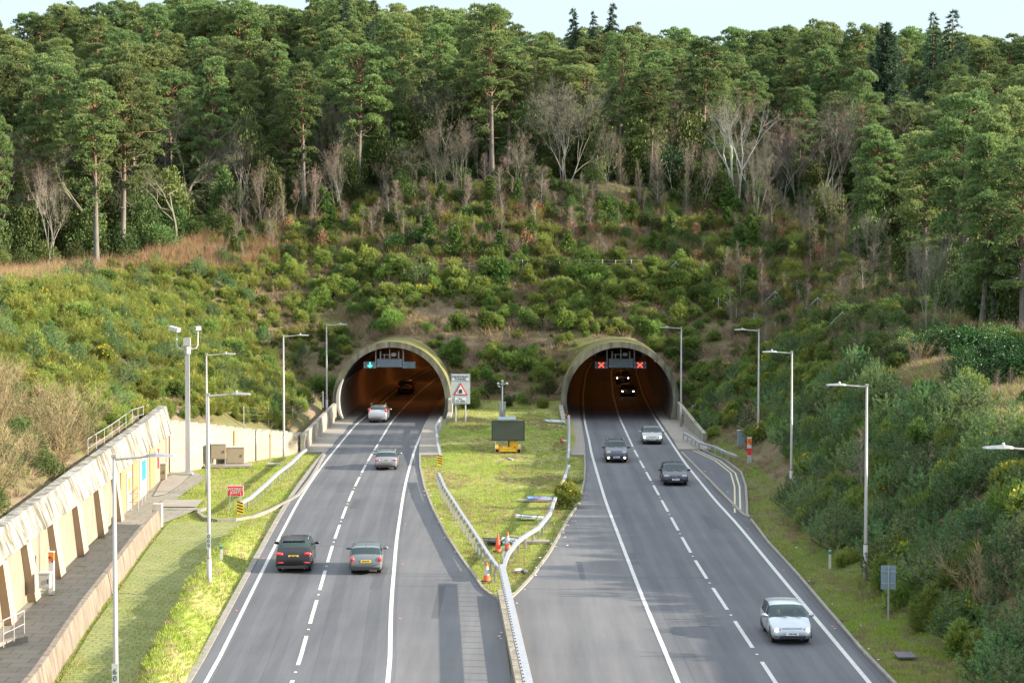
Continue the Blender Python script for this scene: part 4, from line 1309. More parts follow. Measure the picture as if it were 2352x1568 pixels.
# ================================================================ planting
def gn_scatter(name, pts, scales, sources, label, cat_, group=None):
    """ONE object of ground cover: source meshes instanced on its points"""
    pts = np.array(pts); 
    me = bpy.data.meshes.new(name); me.from_pydata([tuple(p) for p in pts], [], [])
    a = me.attributes.new('rs', 'FLOAT', 'POINT'); a.data.foreach_set('value', np.array(scales, dtype=np.float32))
    a = me.attributes.new('rr', 'FLOAT_VECTOR', 'POINT')
    rot = np.zeros((len(pts), 3), dtype=np.float32); rot[:, 2] = rng.uniform(0, 6.28, len(pts)); a.data.foreach_set('vector', rot.ravel())
    o = bpy.data.objects.new(name, me); COL.objects.link(o)
    tag(o, label, cat_, group, 'stuff')
    sc = bpy.data.collections.new(name + '_sources')
    for s in sources:
        q = bpy.data.objects.new(s.name, s); sc.objects.link(q)
    ng = bpy.data.node_groups.new(name, 'GeometryNodeTree')
    ng.interface.new_socket('Geometry', in_out='INPUT', socket_type='NodeSocketGeometry')
    ng.interface.new_socket('Geometry', in_out='OUTPUT', socket_type='NodeSocketGeometry')
    N = ng.nodes; L = ng.links
    gi = N.new('NodeGroupInput'); go = N.new('NodeGroupOutput')
    ci = N.new('GeometryNodeCollectionInfo'); ci.inputs['Collection'].default_value = sc
    ci.inputs['Separate Children'].default_value = True; ci.inputs['Reset Children'].default_value = True
    ip = N.new('GeometryNodeInstanceOnPoints'); ip.inputs['Pick Instance'].default_value = True
    ns = N.new('GeometryNodeInputNamedAttribute'); ns.data_type = 'FLOAT'; ns.inputs['Name'].default_value = 'rs'
    nr = N.new('GeometryNodeInputNamedAttribute'); nr.data_type = 'FLOAT_VECTOR'; nr.inputs['Name'].default_value = 'rr'
    L.new(gi.outputs[0], ip.inputs['Points']); L.new(ci.outputs[0], ip.inputs['Instance'])
    L.new(ns.outputs[0], ip.inputs['Scale']); L.new(nr.outputs[0], ip.inputs['Rotation'])
    L.new(ip.outputs[0], go.inputs[0])
    md = o.modifiers.new('scatter', 'NODES'); md.node_group = ng
    return o
def grid(x0, x1, y0, y1, s, g=rng, jit=0.42):
    xs_ = np.arange(x0, x1, s); ys_ = np.arange(y0, y1, s * 0.9)
    X, Y = np.meshgrid(xs_, ys_); X = X + (np.arange(len(ys_)) % 2)[:, None] * s * .5
    X = X.ravel() + g.uniform(-jit, jit, X.size) * s; Y = Y.ravel() + g.uniform(-jit, jit, Y.size) * s
    return X, Y, terr(X, Y)
def uv(X, Y, Z):
    dz = Z - CAMH; cp, sp = math.cos(PITCH), math.sin(PITCH)
    dep = Y * cp - dz * sp; up = Y * sp + dz * cp
    return 1176 + FPX * X / dep, 784 - FPX * up / dep
def seen(X, Y, Z, h=1.5, n=26):
    """is the point h above ground visible over the bare terrain?"""
    vis = np.ones(len(X), bool)
    for t in np.linspace(.3, .985, n):
        vis &= (CAMH + (Z + h - CAMH) * t) > terr(X * t, Y * t) - 0.1
    return vis
ip = lambda pts: (lambda u: np.interp(u, [p[0] for p in pts], [p[1] for p in pts]))
Vw = ip([(-200, 650), (0, 640), (120, 628), (222, 616), (320, 596), (420, 566), (520, 545), (600, 522), (700, 500), (820, 470), (1000, 450), (1130, 440), (1300, 448), (1500, 462), (1700, 490), (1850, 520), (1960, 575), (2050, 645), (2130, 705), (2215, 745), (2352, 800), (2600, 850)])
Vf = ip([(-200, 690), (0, 665), (350, 615), (600, 612), (900, 605), (1130, 608), (1560, 612), (1650, 680), (1780, 720), (1950, 790), (2000, 830), (2150, 860), (2352, 900)])
SKY = ip([(-300, 30), (0, 20), (100, 30), (240, 15), (300, 5), (450, -5), (560, 12), (700, -5), (860, 15), (960, 32), (1040, 35), (1145, 45), (1210, 75), (1250, 88), (1300, 85), (1480, 68), (1560, 82), (1640, 95), (1700, 78), (1800, 68), (1920, 62), (2030, 75), (2120, 75), (2180, 70), (2250, 82), (2352, 95), (2700, 100)])
taken = []
def far_enough(x, y, d):
    for (a, b, r) in taken:
        if (a - x) ** 2 + (b - y) ** 2 < max(d, r) ** 2: return False
    return True
def hero(u, vb, vt, kit, name, label, cat_, group=None, ws=1.0, p1='trunk', p2='crown', Z=None, tilt=(0, 0), rz=None, keep=3.0):
    if Z is None: p = hit(u, vb)
    else:
        q = atY(u, 600, Z); p = Vector((q.x, Z, tz(q.x, Z)))
    if p is None: return None
    h = max(1.0, atY(u, vt, p.y).z - p.z)
    tme, cme, H = kit
    taken.append((p.x, p.y, keep))
    return two_part(name, tme, cme, H, (p.x, p.y, p.z - 0.15), h, random.uniform(0, 6.28) if rz is None else rz, label, group, cat_, ws, p1, p2, tilt)
P_ = PINES
hp = 'pine_tree'
hero(222, 612, 190, P_[3], hp, 'tall pine with long bare pale trunk in the reddish stems at left', 'pine tree', ws=1.0, keep=2.2)
hero(280, 602, 160, P_[1], hp, 'pine with straight dark grey trunk just right of the pale-trunked pine', 'pine tree', keep=2)
hero(308, 545, 150, P_[4], hp, 'pine with low green crown close behind the dark grey trunk at the left wood edge', 'pine tree', keep=2)
hero(122, 530, 140, P_[0], hp, 'pine with reddish trunk and layered crown in the wood left of the pale-trunked pine', 'pine tree')
hero(398, 480, 160, P_[5], hp, 'broad domed pine with grey trunk behind the pale bare shrub on the left', 'pine tree')
hero(700, 492, 148, P_[3], hp, 'slim pine with a tall bare lit trunk and small crown left above the left tunnel', 'pine tree', keep=2.5)
hero(820, 455, 100, P_[5], hp, 'wide-spreading pine with forked orange limbs above the left tunnel', 'pine tree', ws=1.12, keep=4)
hero(1130, 432, 14, P_[1], hp, 'tallest pine in the middle with thick bare trunk rising above the skyline', 'pine tree', ws=1.0, keep=3.5)
hero(565, 450, 95, P_[4], hp, 'pine behind the dead grey branches on the left of the wood', 'pine tree')
hero(1495, 430, 160, P_[7], hp, 'pine with orange upper trunk right of the big bare birch', 'pine tree')
hero(1793, 440, 205, P_[3], hp, 'pine with straight orange trunk right of the dead white tree', 'pine tree')
hero(2218, 728, 215, P_[0], hp, 'big pine with stout grey trunk at the edge of the dark right wood', 'pine tree', ws=1.0)
hero(2285, 742, 250, P_[6], hp, 'pine with crooked trunk furthest right at the wood edge', 'pine tree')
hero(2125, 665, 300, P_[2], hp, 'pine with low bright sunlit crown at the corner of the right wood', 'pine tree', ws=1.1)
hero(2050, 600, 330, P_[6], hp, 'slender pine with bright tufted crown left of the right wood corner', 'pine tree')
hero(2330, 700, 200, P_[4], hp, 'dense dark pine cut by the right edge of the picture', 'pine tree')
hero(1300, 446, 165, BIRCH[0], 'birch_tree', 'big leafless birch with several white stems in the middle of the wood edge', 'birch tree', ws=1.15, p2='twigs', keep=4.5)
hero(1692, 480, 212, DEAD[0], 'dead_tree', 'dead white leafless tree with forked top above the right tunnel', 'dead tree', p2='twigs', ws=.8, keep=3.5)
hero(1965, 572, 228, OAK[0], 'oak_tree', 'bare grey oak with dark trunk and tangled pale top on the right', 'oak tree', p2='twigs', ws=.85, keep=5)
hero(1600, 455, 300, BIRCH[3], 'birch_tree', 'bare birch with crooked stem between the big birch and the dead white tree', 'birch tree', p2='twigs', keep=3)
hero(1795, 500, 255, BIRCH[1], 'birch_tree', 'bare birch with leaning pale limbs right of the dead white tree', 'birch tree', p2='twigs', keep=3)
hero(1880, 540, 230, BIRCH[2], 'birch_tree', 'bare birch with pinkish twigs just left of the bare oak', 'birch tree', p2='twigs', keep=3)
hero(740, 455, 255, BIRCH[1], 'birch_tree', 'thin pale birch just right of the slim pine above the left tunnel', 'birch tree', p2='twigs', ws=.7, keep=2)
hero(770, 470, 285, BIRCH[3], 'birch_tree', 'crooked pale birch left of the wide-spreading pine', 'birch tree', p2='twigs', ws=.7, keep=2)
hero(510, 498, 330, BIRCH[1], 'birch_tree', 'white-stemmed birch mixed with a small pine on the left wood edge', 'birch tree', p2='twigs', ws=.6, keep=2)
hero(400, 560, 385, OAK[1], 'bare_tree', 'pale many-branched bare small tree at the left wood edge', 'bare tree', p2='twigs', keep=2.5)
hero(955, 440, 330, OAK[1], 'bare_tree', 'small pale bare tree between the wide-spreading pine and the tallest pine', 'bare tree', p2='twigs', keep=2.5)
hero(575, 400, 195, DEAD[0], 'dead_tree', 'dead tree with silvery branches among the left pines', 'dead tree', p2='twigs', ws=.7, keep=3)
hero(105, 640, 400, BIRCH[3], 'birch_tree', 'thin mossy bare birch at the far left wood edge', 'birch tree', p2='twigs', ws=.5, keep=1.5)
hero(2130, 790, 500, BIRCH[0], 'birch_tree', 'thin bare birch cluster in the shade at the foot of the right wood', 'birch tree', p2='twigs', ws=.6, keep=1.5)
hero(1100, 420, 310, BIRCH[2], 'birch_tree', 'small bare birch just left of the tallest pine', 'birch tree', p2='twigs', ws=.5, keep=2)
hero(1510, 480, 330, SAPL[0], 'birch_sapling', 'tall bare birch sapling at the wood edge right of the big birch', 'birch sapling', p2='twigs', keep=1)
for k, (u, vt, Z, w) in enumerate(((1316, 14, 330, .75), (1362, 20, 331, .75), (1406, 2, 329, .75))):
    hero(u, 0, vt, SPRUCE[k % 2], 'fir_tree', 'pointed fir standing out on the skyline, %s of three in a row' % ('leftmost', 'middle', 'rightmost and tallest')[k], 'fir tree', 'three firs on the skyline', Z=Z, ws=w, keep=2)
hero(2140, 0, 22, SPRUCE[2], 'spruce_tree', 'dark spruce on the right skyline, the smaller of two side by side', 'spruce tree', Z=300, keep=2.5, ws=.8)
hero(2184, 0, 17, SPRUCE[2], 'spruce_tree', 'dark broad spruce on the right skyline, the bigger of two side by side', 'spruce tree', Z=302, keep=2.5, ws=1.0)
hero(2030, 0, 52, CYPRESS, 'cypress_tree', 'dense dark cone-shaped cypress on the right skyline', 'cypress tree', Z=285, keep=3, ws=1.0)
hero(862, 0, -5, SPRUCE[2], 'spruce_tree', 'dark blue-green spruce on the skyline left of the middle', 'spruce tree', Z=300, keep=3)
hero(792, 0, -10, SPRUCE[0], 'spruce_tree', 'brownish spruce on the skyline above the wide-spreading pine', 'spruce tree', Z=304, keep=3)
hero(1877, 0, 72, SPRUCE[1], 'spruce_tree', 'small pointed spruce poking out of the right skyline', 'spruce tree', Z=320, keep=2, ws=.8)
# one broken stump
p = hit(1793, 492); mb = MB(); mb.tube([(0, 0, -.2), (0.03, 0, 1.6), (0, .04, 3.1)], [.32, .27, .25], 8); st = mb.build('tree_stump', M_pbark); st.location = p
tag(st, 'tall broken orange-brown tree stump above the right tunnel', 'tree stump')

for k, (u_, v_, t_, kk, w_) in enumerate(((2172, 705, 255, 0, 'pine with layered crown standing between the sunlit corner pine and the stout-trunked pine'), (2256, 748, 300, 6, 'shorter dark pine between the two pines at the right wood edge'), (2012, 600, 290, 4, 'dark pine right of the bare oak at the turn of the wood edge'), (2348, 770, 330, 2, 'dark low-crowned pine at the right picture edge in front of the wood'), (1920, 520, 215, 8, 'dark pine directly behind the bare oak'))):
    hero(u_, v_, t_, PINES[kk], hp, w_, 'pine tree', ws=1.05, keep=2.5)
# slim bare trees along the wood edge
for k in range(64):
    u_ = 560 + k * 24 + random.uniform(-14, 14); v_ = float(Vw(u_)) + random.uniform(-14, 26)
    p = hit(u_, v_)
    if p is None or not far_enough(p.x, p.y, 1.2): continue
    kk = random.choice(SAPL[2:] + BIRCH)
    zi = 0 if u_ < 1080 else (1 if u_ < 1640 else 2)
    two_part('birch_tree', kk[0], kk[1], kk[2], (p.x, p.y, p.z - .1), random.uniform(6, 10.5) if kk in BIRCH else random.uniform(3.5, 6.0), random.uniform(0, 6.28), 'slim bare birch at the wood edge ' + ('above the left tunnel', 'above the right tunnel', 'on the right')[zi], 'slim bare birches along the wood edge', 'birch tree', random.uniform(.55, .8), 'trunk', 'twigs', (random.gauss(0, .07), random.gauss(0, .07)))
# forest scatter
X, Y, Z = grid(-90, 95, 165, 392, 6.3)
u, v = uv(X, Y, Z)
ok = (u > -120) & (u < 2440) & (v < Vw(u) - 6) & (Y > 165) & ((Y > 205) | (X > 34))
ok &= ~((X > 34) & (Y > 188) & (Y < 236) & (rng.random(len(X)) < .72))
ok &= ~((Y > 290) & (rng.random(len(X)) < .25))
order = np.argsort(Y[ok])
Xo, Yo, Zo, Uo, Vo = X[ok][order], Y[ok][order], Z[ok][order], u[ok][order], v[ok][order]
zones = {0: 'Scots pine in the wood behind the left bank', 1: 'Scots pine in the wood above the tunnels', 2: 'Scots pine in the wood behind the right bank'}
npine = 0; nb = 0
for i in range(len(Xo)):
    x, y, z, uu, vv = Xo[i], Yo[i], Zo[i], Uo[i], Vo[i]
    if not far_enough(x, y, 3.2): continue
    edge = Vw(uu) - vv
    if edge > 60 and y < 335 and random.random() < 0.14: continue
    # young bare trees fill the right-hand middle of the wood edge
    bare_p = 0.5 if (1180 < uu < 2000 and edge < 75) else (0.22 if edge < 60 else 0.03)
    zi = 0 if uu < 640 else (1 if uu < 1680 else 2)
    if random.random() < bare_p:
        k = random.choice(BIRCH + OAK[:1])
        top = atY(uu, SKY(uu) + 40, y).z - z
        h = min(random.uniform(9, 15), top)
        two_part('birch_tree', k[0], k[1], k[2], (x, y, z - .2), h, random.uniform(0, 6.28), 'bare grey birch among the pines ' + ('on the left' , 'above the tunnels', 'on the right')[zi], 'bare birches in the wood', 'birch tree', random.uniform(.6, .9), 'trunk', 'twigs')
        nb += 1
        continue
    hmax = atY(uu, SKY(uu) + random.choice((-14, -4, 4, 14, 28, 48, 66)), y).z - z
    h = (random.uniform(13, 21.5) if y < 300 else random.uniform(14, 22)) * (.75 if (x > 34 and y < 236) else 1)
    if h > hmax or (y > 315 and random.random() < .75): h = hmax
    if h < 7: continue
    k = PINES[random.randrange(8)]
    if edge <= 25: k = PINES[random.choice((1, 3, 5, 7, 0, 3))]
    if edge > 25: k = PINES[random.choice((0, 1, 2, 4, 5, 6, 7, 8, 9, 10, 1, 3))]
    if y > 300: k = PINES[random.choice((2, 4, 6, 8, 9, 10))]
    lab = ('tall %s at the front edge' if edge < 25 else ('%s on the skyline' if y > 320 else '%s')) % zones[zi]
    two_part('pine_tree', k[0], k[1], k[2], (x, y, z - .2), h, random.uniform(0, 6.28), lab, lab.replace('Scots pine', 'pines'), 'pine tree', random.uniform(.72, 1.12), tilt=(random.gauss(0, .025), random.gauss(0, .025)), now=False)
    npine += 1
print('pines', npine, 'bare', nb)
# dark evergreen underwood inside and along the wood edge
X, Y, Z = grid(-95, 95, 160, 400, 4.6)
u, v = uv(X, Y, Z)
ok = (u > -100) & (u < 2460) & (v < Vw(u) + 4) & ((v > Vw(u) - 70) | (Y > 345)) & ((Y > 205) | (X > 34))
c = 0
for x, y, z, uu, vv in zip(X[ok], Y[ok], Z[ok], u[ok], v[ok]):
    s = random.uniform(1.5, 3.2) if vv > Vw(uu) - 40 else random.uniform(2.6, 4.2)
    if y > 345: s = random.uniform(3.0, 4.5)
    if vv > Vw(uu) - 12 and random.random() < .45: continue
    zi = 0 if uu < 640 else (1 if uu < 1680 else 2)
    if random.random() < .10:
        shrub('holly_bush', *random.choice(HOLLY), (x, y, z - .2), s * .8, 'glossy bright green holly bush under the trees ' + ('on the left', 'above the tunnels', 'on the right')[zi], 'holly bush', 'holly bushes under the trees', 1.2)
    else:
        shrub('evergreen_bush', *random.choice(UNDER), (x, y, z - .3), s, 'dark evergreen bush under the trees ' + ('on the left', 'above the tunnels', 'on the right')[zi], 'evergreen bush', 'dark evergreen bushes under the trees', random.uniform(1.2, 2.0))
    c += 1
print('under', c)
# rhododendron bank in the dip behind the right crest
for u_, v_, s in ((2130, 815, 2.6), (2190, 805, 3.0), (2250, 815, 3.1), (2310, 830, 2.8), (2350, 850, 2.6), (2220, 850, 2.2), (2290, 865, 2.0), (2160, 790, 2.4)):
    q = hit(u_, v_ + 20)
    if q is None: continue
    shrub('rhododendron_bush', *random.choice(HOLLY), (q.x, q.y, q.z - .3), s * .85, 'large glossy green rhododendron in the shade behind the right grassy crest', 'rhododendron', 'rhododendrons behind the right crest', .9)
q = hit(640, 480); shrub('laurel_bush', *HOLLY[0], (q.x, q.y, q.z - .3), 2.6, 'bright green laurel bush at the wood edge left of the slim pine', 'laurel bush', None, .9)

# ---- thicket between the fence and the wood
X, Y, Z = grid(-34, 42, 205, 262, 1.5)
u, v = uv(X, Y, Z)
ok = (u > 420) & (u < 2120) & (v > Vw(u) - 8) & (v < Vf(u) - 8)
cnt = dict(s=0, y=0, g=0, r=0, u=0)
LS = ['pinkish bare birch sapling in the thicket', 'straw-coloured bare sapling in the thicket']
for x, y, z, uu, vv in zip(X[ok], Y[ok], Z[ok], u[ok], v[ok]):
    side = 'above the left tunnel' if uu < 1080 else ('above the right tunnel' if uu < 1620 else 'on the shaded right slope')
    r = random.random()
    near_wood = vv < Vw(uu) + 55
    if r < (.22 if near_wood else .15):
        i = random.randrange(4); k = SAPL[i]
        two_part('birch_sapling', k[0], k[1], k[2], (x, y, z - .1), random.triangular(1.8, 6.5, 3.0) * (1.0 if near_wood else .75), random.uniform(0, 6.28), ('pinkish' if i < 2 else 'straw-coloured') + ' leafless sapling in the thicket ' + side, 'leafless saplings in the thicket', 'sapling', random.uniform(.9, 1.7), 'trunk', 'twigs', (random.gauss(0, .09), random.gauss(0, .09)), now=False); cnt['s'] += 1
    elif r < (.34 if near_wood else .29) and uu < 1750:
        k = random.choice(YCON); two_part('young_conifer', k[0], k[1], k[2], (x, y, z - .1), random.uniform(1.6, 4.0), random.uniform(0, 6.28), 'small bright green conifer in the thicket ' + side, 'small conifers in the thicket', 'conifer', random.uniform(.9, 1.3)); cnt['y'] += 1
    elif r < .50:
        shrub('broom_bush', *random.choice(BROOM), (x, y, z - .1), random.uniform(.9, 1.6), 'green broom bush in the thicket ' + side, 'broom bush', 'broom bushes in the thicket'); cnt['g'] += 1
    elif r < .76:
        shrub('evergreen_bush', *random.choice(UNDER), (x, y, z - .1), random.uniform(.7, 1.5), 'low olive-green bush in the thicket ' + side, 'bush', 'low bushes in the thicket'); cnt['u'] += 1
    elif r < .9:
        k = random.choice(WILLOW); two_part('bare_shrub', k[0], k[1], k[2], (x, y, z - .1), random.uniform(1.3, 2.4), random.uniform(0, 6.28), 'leafless many-stemmed shrub in the thicket ' + side, 'leafless shrubs in the thicket', 'bare shrub', 1.1, 'stems', 'twigs')
print(cnt)
for k, (u_, v_, h, lab) in enumerate(((742, 580, 2.9, 'russet-leaved young beech above the left tunnel, the brightest one'), (665, 540, 2.6, 'pale russet sapling beside the slim pine trunk'), (507, 572, 1.7, 'small russet bush at the left wood edge'), (835, 545, 2.2, 'russet sapling at the top of the thicket above the left tunnel'), (880, 525, 2.0, 'russet sapling below the wide-spreading pine'), (1210, 585, 3.2, 'tall russet sapling just above the fence in the middle'), (1322, 565, 1.3, 'low russet bush above the fence near the green conifers'), (1262, 540, 1.2, 'small russet bush in the middle of the thicket'), (1383, 592, 1.2, 'low russet bush right at the fence'), (1598, 555, 2.6, 'russet bush near the braced end of the fence'), (1725, 600, 2.0, 'reddish-brown bush in the shade on the right'), (1880, 600, 2.4, 'dark reddish bush below the bare oak'), (2040, 700, 2.0, 'reddish bush at the foot of the right wood'), (480, 590, 1.4, 'tiny russet bush above the left broom bank'), (585, 585, 1.5, 'russet bush left of the round green broom'), (1860, 705, 1.8, 'reddish bush behind the upper fence on the right'), (1160, 520, 1.6, 'russet sapling below the tallest pine'))):
    hero(u_, v_, proj(hit(u_, v_) + Vector((0, 0, h)))[1], RUSSET[k % 2], 'russet_sapling', lab, 'sapling', 'russet saplings', random.uniform(1.0, 1.35), p2='leaves', keep=.5)
for k in range(30):
    u_ = random.uniform(640, 1900); a_, b_ = float(Vw(u_)) + 25, float(Vf(u_)) - 6
    p = hit(u_, random.uniform(a_, b_))
    kk = RUSSET[k % 2]; two_part('russet_sapling', kk[0], kk[1], kk[2], (p.x, p.y, p.z - .1), random.uniform(1.0, 2.4), random.uniform(0, 6), 'small rusty-leaved sapling scattered in the thicket above the tunnels', 'small rusty saplings in the thicket', 'sapling', random.uniform(.9, 1.5), 'trunk', 'leaves')
# green young conifer standing alone on the slope and dense green pair near the fence
hero(1155, 660, 588, YCON[1], 'young_conifer', 'lone bright green young conifer on the slope below the fence', 'conifer', ws=1.2, keep=1.2)
hero(960, 660, 595, YPINE[1], 'young_pine', 'bluish young pine on the slope above the left tunnel below the fence', 'young pine', p1='stem', p2='needles', ws=1.1, keep=1.2)
for u_, v_, s in ((905, 578, 1.7), (950, 570, 1.8), (985, 582, 1.4)):
    q = hit(u_, v_); shrub('pine_bush', *random.choice(HOLLY), (q.x, q.y, q.z - .2), s, 'round bright green bush just above the fence over the left tunnel', 'bush', 'bright green bushes above the fence')

# ---- main slope below the fence : separate gorse bushes with dry ground between
X, Y, Z = grid(-22, 26, 203.5, 232, 1.5)
u, v = uv(X, Y, Z)
ok = (u > 600) & (u < 1800) & (v > Vf(u) - 2)
def tunnel_clear(x, y, r=6.5):
    d = min(abs(x - float(LTX(y))), abs(x - float(RTX(y))))
    return d > r or tz(x, y) > TC + math.sqrt(max(0, 36.5 - d * d)) + .1
g_n = 0
dry = [(1010, 745, 85, 50), (700, 860, 50, 60), (1160, 790, 110, 30), (800, 740, 60, 35), (1660, 800, 60, 60), (640, 700, 30, 30)]
for x, y, z, uu, vv in zip(X[ok], Y[ok], Z[ok], u[ok], v[ok]):
    if not tunnel_clear(x, y): continue
    if any(((uu - a) / ra) ** 2 + ((vv - b_) / rb_) ** 2 < 1 for a, b_, ra, rb_ in dry) and random.random() < .85: continue
    if random.random() < .10: continue
    if not far_enough(x, y, .5): continue
    side = 'left' if uu < 1050 else ('middle' if uu < 1300 else 'right')
    rt = random.random()
    if rt < .13:
        k = random.choice((WILLOW[2], WILLOW[1])); two_part('bare_shrub', k[0], k[1], k[2], (x, y, z - .1), random.uniform(.8, 1.6), random.uniform(0, 6.28), 'low brown tangled stems on the tunnel slope, %s part' % side, 'tangled brown stems on the slope above the tunnels', 'bare shrub', 1.6, 'stems', 'twigs'); continue
    if rt < .2:
        shrub('evergreen_bush', *random.choice(UNDER), (x, y, z - .15), random.uniform(.6, 1.2), 'olive-green bush on the tunnel slope, %s part' % side, 'bush', 'olive-green bushes on the slope above the tunnels'); continue
    s = random.triangular(.5, 1.8, .95) * (1.15 if vv < 700 else 1)
    if random.random() < .18:
        shrub('gorse_bush', *random.choice(GORSEF), (x, y, z - .15), s, 'gorse bush with yellow flowers on the tunnel slope, %s part' % side, 'gorse bush', 'flowering gorse on the slope above the tunnels')
    elif random.random() < .14:
        shrub('broom_bush', *random.choice(BROOM), (x, y, z - .15), s * .9, 'green broom bush on the tunnel slope, %s part' % side, 'broom bush', 'broom on the slope above the tunnels')
    else:
        shrub('gorse_bush', *random.choice(GORSE), (x, y, z - .15), s, 'dark green gorse bush on the tunnel slope, %s part' % side, 'gorse bush', 'gorse on the slope above the tunnels')
    g_n += 1
print('gorse', g_n)
# ---- left bank: dense broom
Xa, Ya, Za = grid(-52, -18.5, 78, 232, 1.75)
u, v = uv(Xa, Ya, Za)
left_clear = (Xa < LBx(np.clip(Ya, -60, 203)) - 1.7)
ok = left_clear & (u > -120) & (u < 700) & (v > Vf(u) - 4) & ~((u < 235) & (v > 880 + u * .55))
ok &= seen(Xa, Ya, Za, 1.6)
X, Y, Z, U, Vv = Xa[ok], Ya[ok], Za[ok], u[ok], v[ok]
order = np.argsort(Y)
bs = []; nbr = 0
for i in order:
    x, y, z, uu, vv = X[i], Y[i], Z[i], U[i], Vv[i]
    if y > 203.5 and not tunnel_clear(x, y): continue
    r = random.random(); s = random.uniform(.85, 1.4)
    if uu > 560 and random.random() < .35 and vv > 640: continue
    pos = 'near the white retaining wall' if y < 150 else ('beside the stepped block wall' if (vv > 850) else ('along the top' if vv < Vf(uu) + 70 else 'in the middle'))
    if r < .12:
        k = random.choice(YPINE); two_part('young_pine', k[0], k[1], k[2], (x, y, z - .1), random.uniform(1.3, 2.4), random.uniform(0, 6.28), 'bluish young pine on the left bank ' + pos, 'young pines on the left bank', 'young pine', 1.2, 'stem', 'needles', now=False)
    elif r < .24:
        f_ = random.random() < .5
        shrub('gorse_bush', *(random.choice(GORSEF) if f_ else random.choice(GORSE)), (x, y, z - .2), s, ('yellow-flowered' if f_ else 'dark green') + ' gorse bush on the left bank ' + pos, 'gorse bush', 'gorse on the left bank')
    elif True:
        f_ = random.random() < .14
        shrub('broom_bush', *(random.choice(BROOMF) if f_ else random.choice(BROOM)), (x, y, z - .2), s, ('broom bush with yellow flowers' if f_ else 'feathery green broom bush') + ' on the left bank ' + pos, 'broom bush', 'broom on the left bank'); nbr += 1
    else: bs.append(((x, y, z - .2), s))
if bs:
    gn_scatter('broom_scrub', [b_[0] for b_ in bs], [b_[1] for b_ in bs], [b_[0] for b_ in BROOM], 'dense green broom scrub covering the upper left bank', 'broom scrub')
print('left bank', len(order), 'stuff', len(bs))
q = hit(676, 640); shrub('broom_bush', *BROOM[0], (q.x, q.y, q.z - .1), 1.9, 'round bright green broom bush standing out left above the left tunnel', 'broom bush', None, .9)
# leafless shrubs above the wall on the left
X, Y, Z = grid(-50, -20, 74, 152, 1.7)
u, v = uv(X, Y, Z)
ok = (X < LBx(Y) - 1.5) & (u > -90) & (u < 235) & (v > 880 + u * .55) & (X > LBx(Y) - 16)
c = 0
for x, y, z, uu, vv in zip(X[ok], Y[ok], Z[ok], u[ok], v[ok]):
    if random.random() < .45:
        shrub('evergreen_bush', *random.choice(UNDER), (x, y, z - .2), random.uniform(.7, 1.2), 'low green bush among the bare shrubs above the retaining wall', 'bush', 'green bushes above the retaining wall'); continue
    k = random.choice(WILLOW[:2]); two_part('bare_shrub', k[0], k[1], k[2], (x, y, z - .2), random.uniform(2.0, 3.4), random.uniform(0, 6.28), 'straw-coloured leafless shrub above the left retaining wall', 'leafless shrubs above the retaining wall', 'bare shrub', random.uniform(1, 1.3), 'stems', 'twigs', (random.uniform(-.1, .1), random.uniform(0, .2))); c += 1
print('willow', c)
# ---- right bank
Xa, Ya, Za = grid(17.5, 46, 70, 203, 1.7)
u, v = uv(Xa, Ya, Za)
ok = (u < 2470) & (Xa > RBx(Ya) + .1) & (v > Vf(u) - 15)
ok &= seen(Xa, Ya, Za, 2.2)
X, Y, Z, U, Vv = Xa[ok], Ya[ok], Za[ok], u[ok], v[ok]
crest = ip([(1600, 800), (1750, 810), (2000, 850), (2150, 900), (2352, 960), (2500, 980)])
order = np.argsort(Y); c = dict(p=0, g=0)
for i in order:
    x, y, z, uu, vv = X[i], Y[i], Z[i], U[i], Vv[i]
    if y > 165 and x < 22: 
        if random.random() < .3: continue
    grassy = vv < crest(uu) + 30 and uu > 1900
    if grassy and random.random() < .86: continue
    if x > 30.5 and y < 168 and random.random() < .93: continue
    pos = 'by the lay-by' if y > 150 else ('behind the lamp posts' if y > 110 else 'near the picture edge')
    d = x - RBx(y)
    if 128 < y < 178 and d < 2.4: continue
    r = random.random()
    pp = .62 if y < 165 else .2
    d = x - RBx(y)
    if r < pp and c['p'] < 295:
        k = random.choice(YPINE); two_part('young_pine', k[0], k[1], k[2], (x, y, z - .1), random.triangular(1.2, 3.0, 1.8), random.uniform(0, 6.28), 'blue-green young pine with upright shoots on the right bank ' + pos, 'young pines on the right bank', 'young pine', random.uniform(1.1, 1.6), 'stem', 'needles', now=False); c['p'] += 1
    elif r < .9:
        f_ = random.random() < .2
        shrub('gorse_bush', *(random.choice(GORSEF) if f_ else random.choice(GORSE)), (x, y, z - .2), random.uniform(.9, 1.4), ('yellow-flowered' if f_ else 'dark green') + ' gorse bush on the right bank ' + pos, 'gorse bush', 'gorse on the right bank'); c['g'] += 1
    elif r < .95: shrub('broom_bush', *random.choice(BROOM), (x, y, z - .2), random.uniform(.8, 1.4), 'tall green broom on the right bank ' + pos, 'broom bush', 'broom on the right bank')
print('right', c)
hero(2200, 1180, 1045, YPINEL, 'young_pine', 'pale yellow-green young pine with candle-like shoots standing out on the right bank', 'young pine', p1='stem', p2='needles', ws=1.5)
hero(1978, 1160, 985, SAPL[1], 'birch_sapling', 'leafless white-stemmed sapling behind the third lamp post on the right bank', 'sapling', p2='twigs', ws=1.2)
hero(2262, 1400, 1235, WILLOW[0], 'bare_shrub', 'straw-coloured leafless shrub on the right bank near the picture edge', 'bare shrub', p1='stems', p2='twigs', ws=1.3)
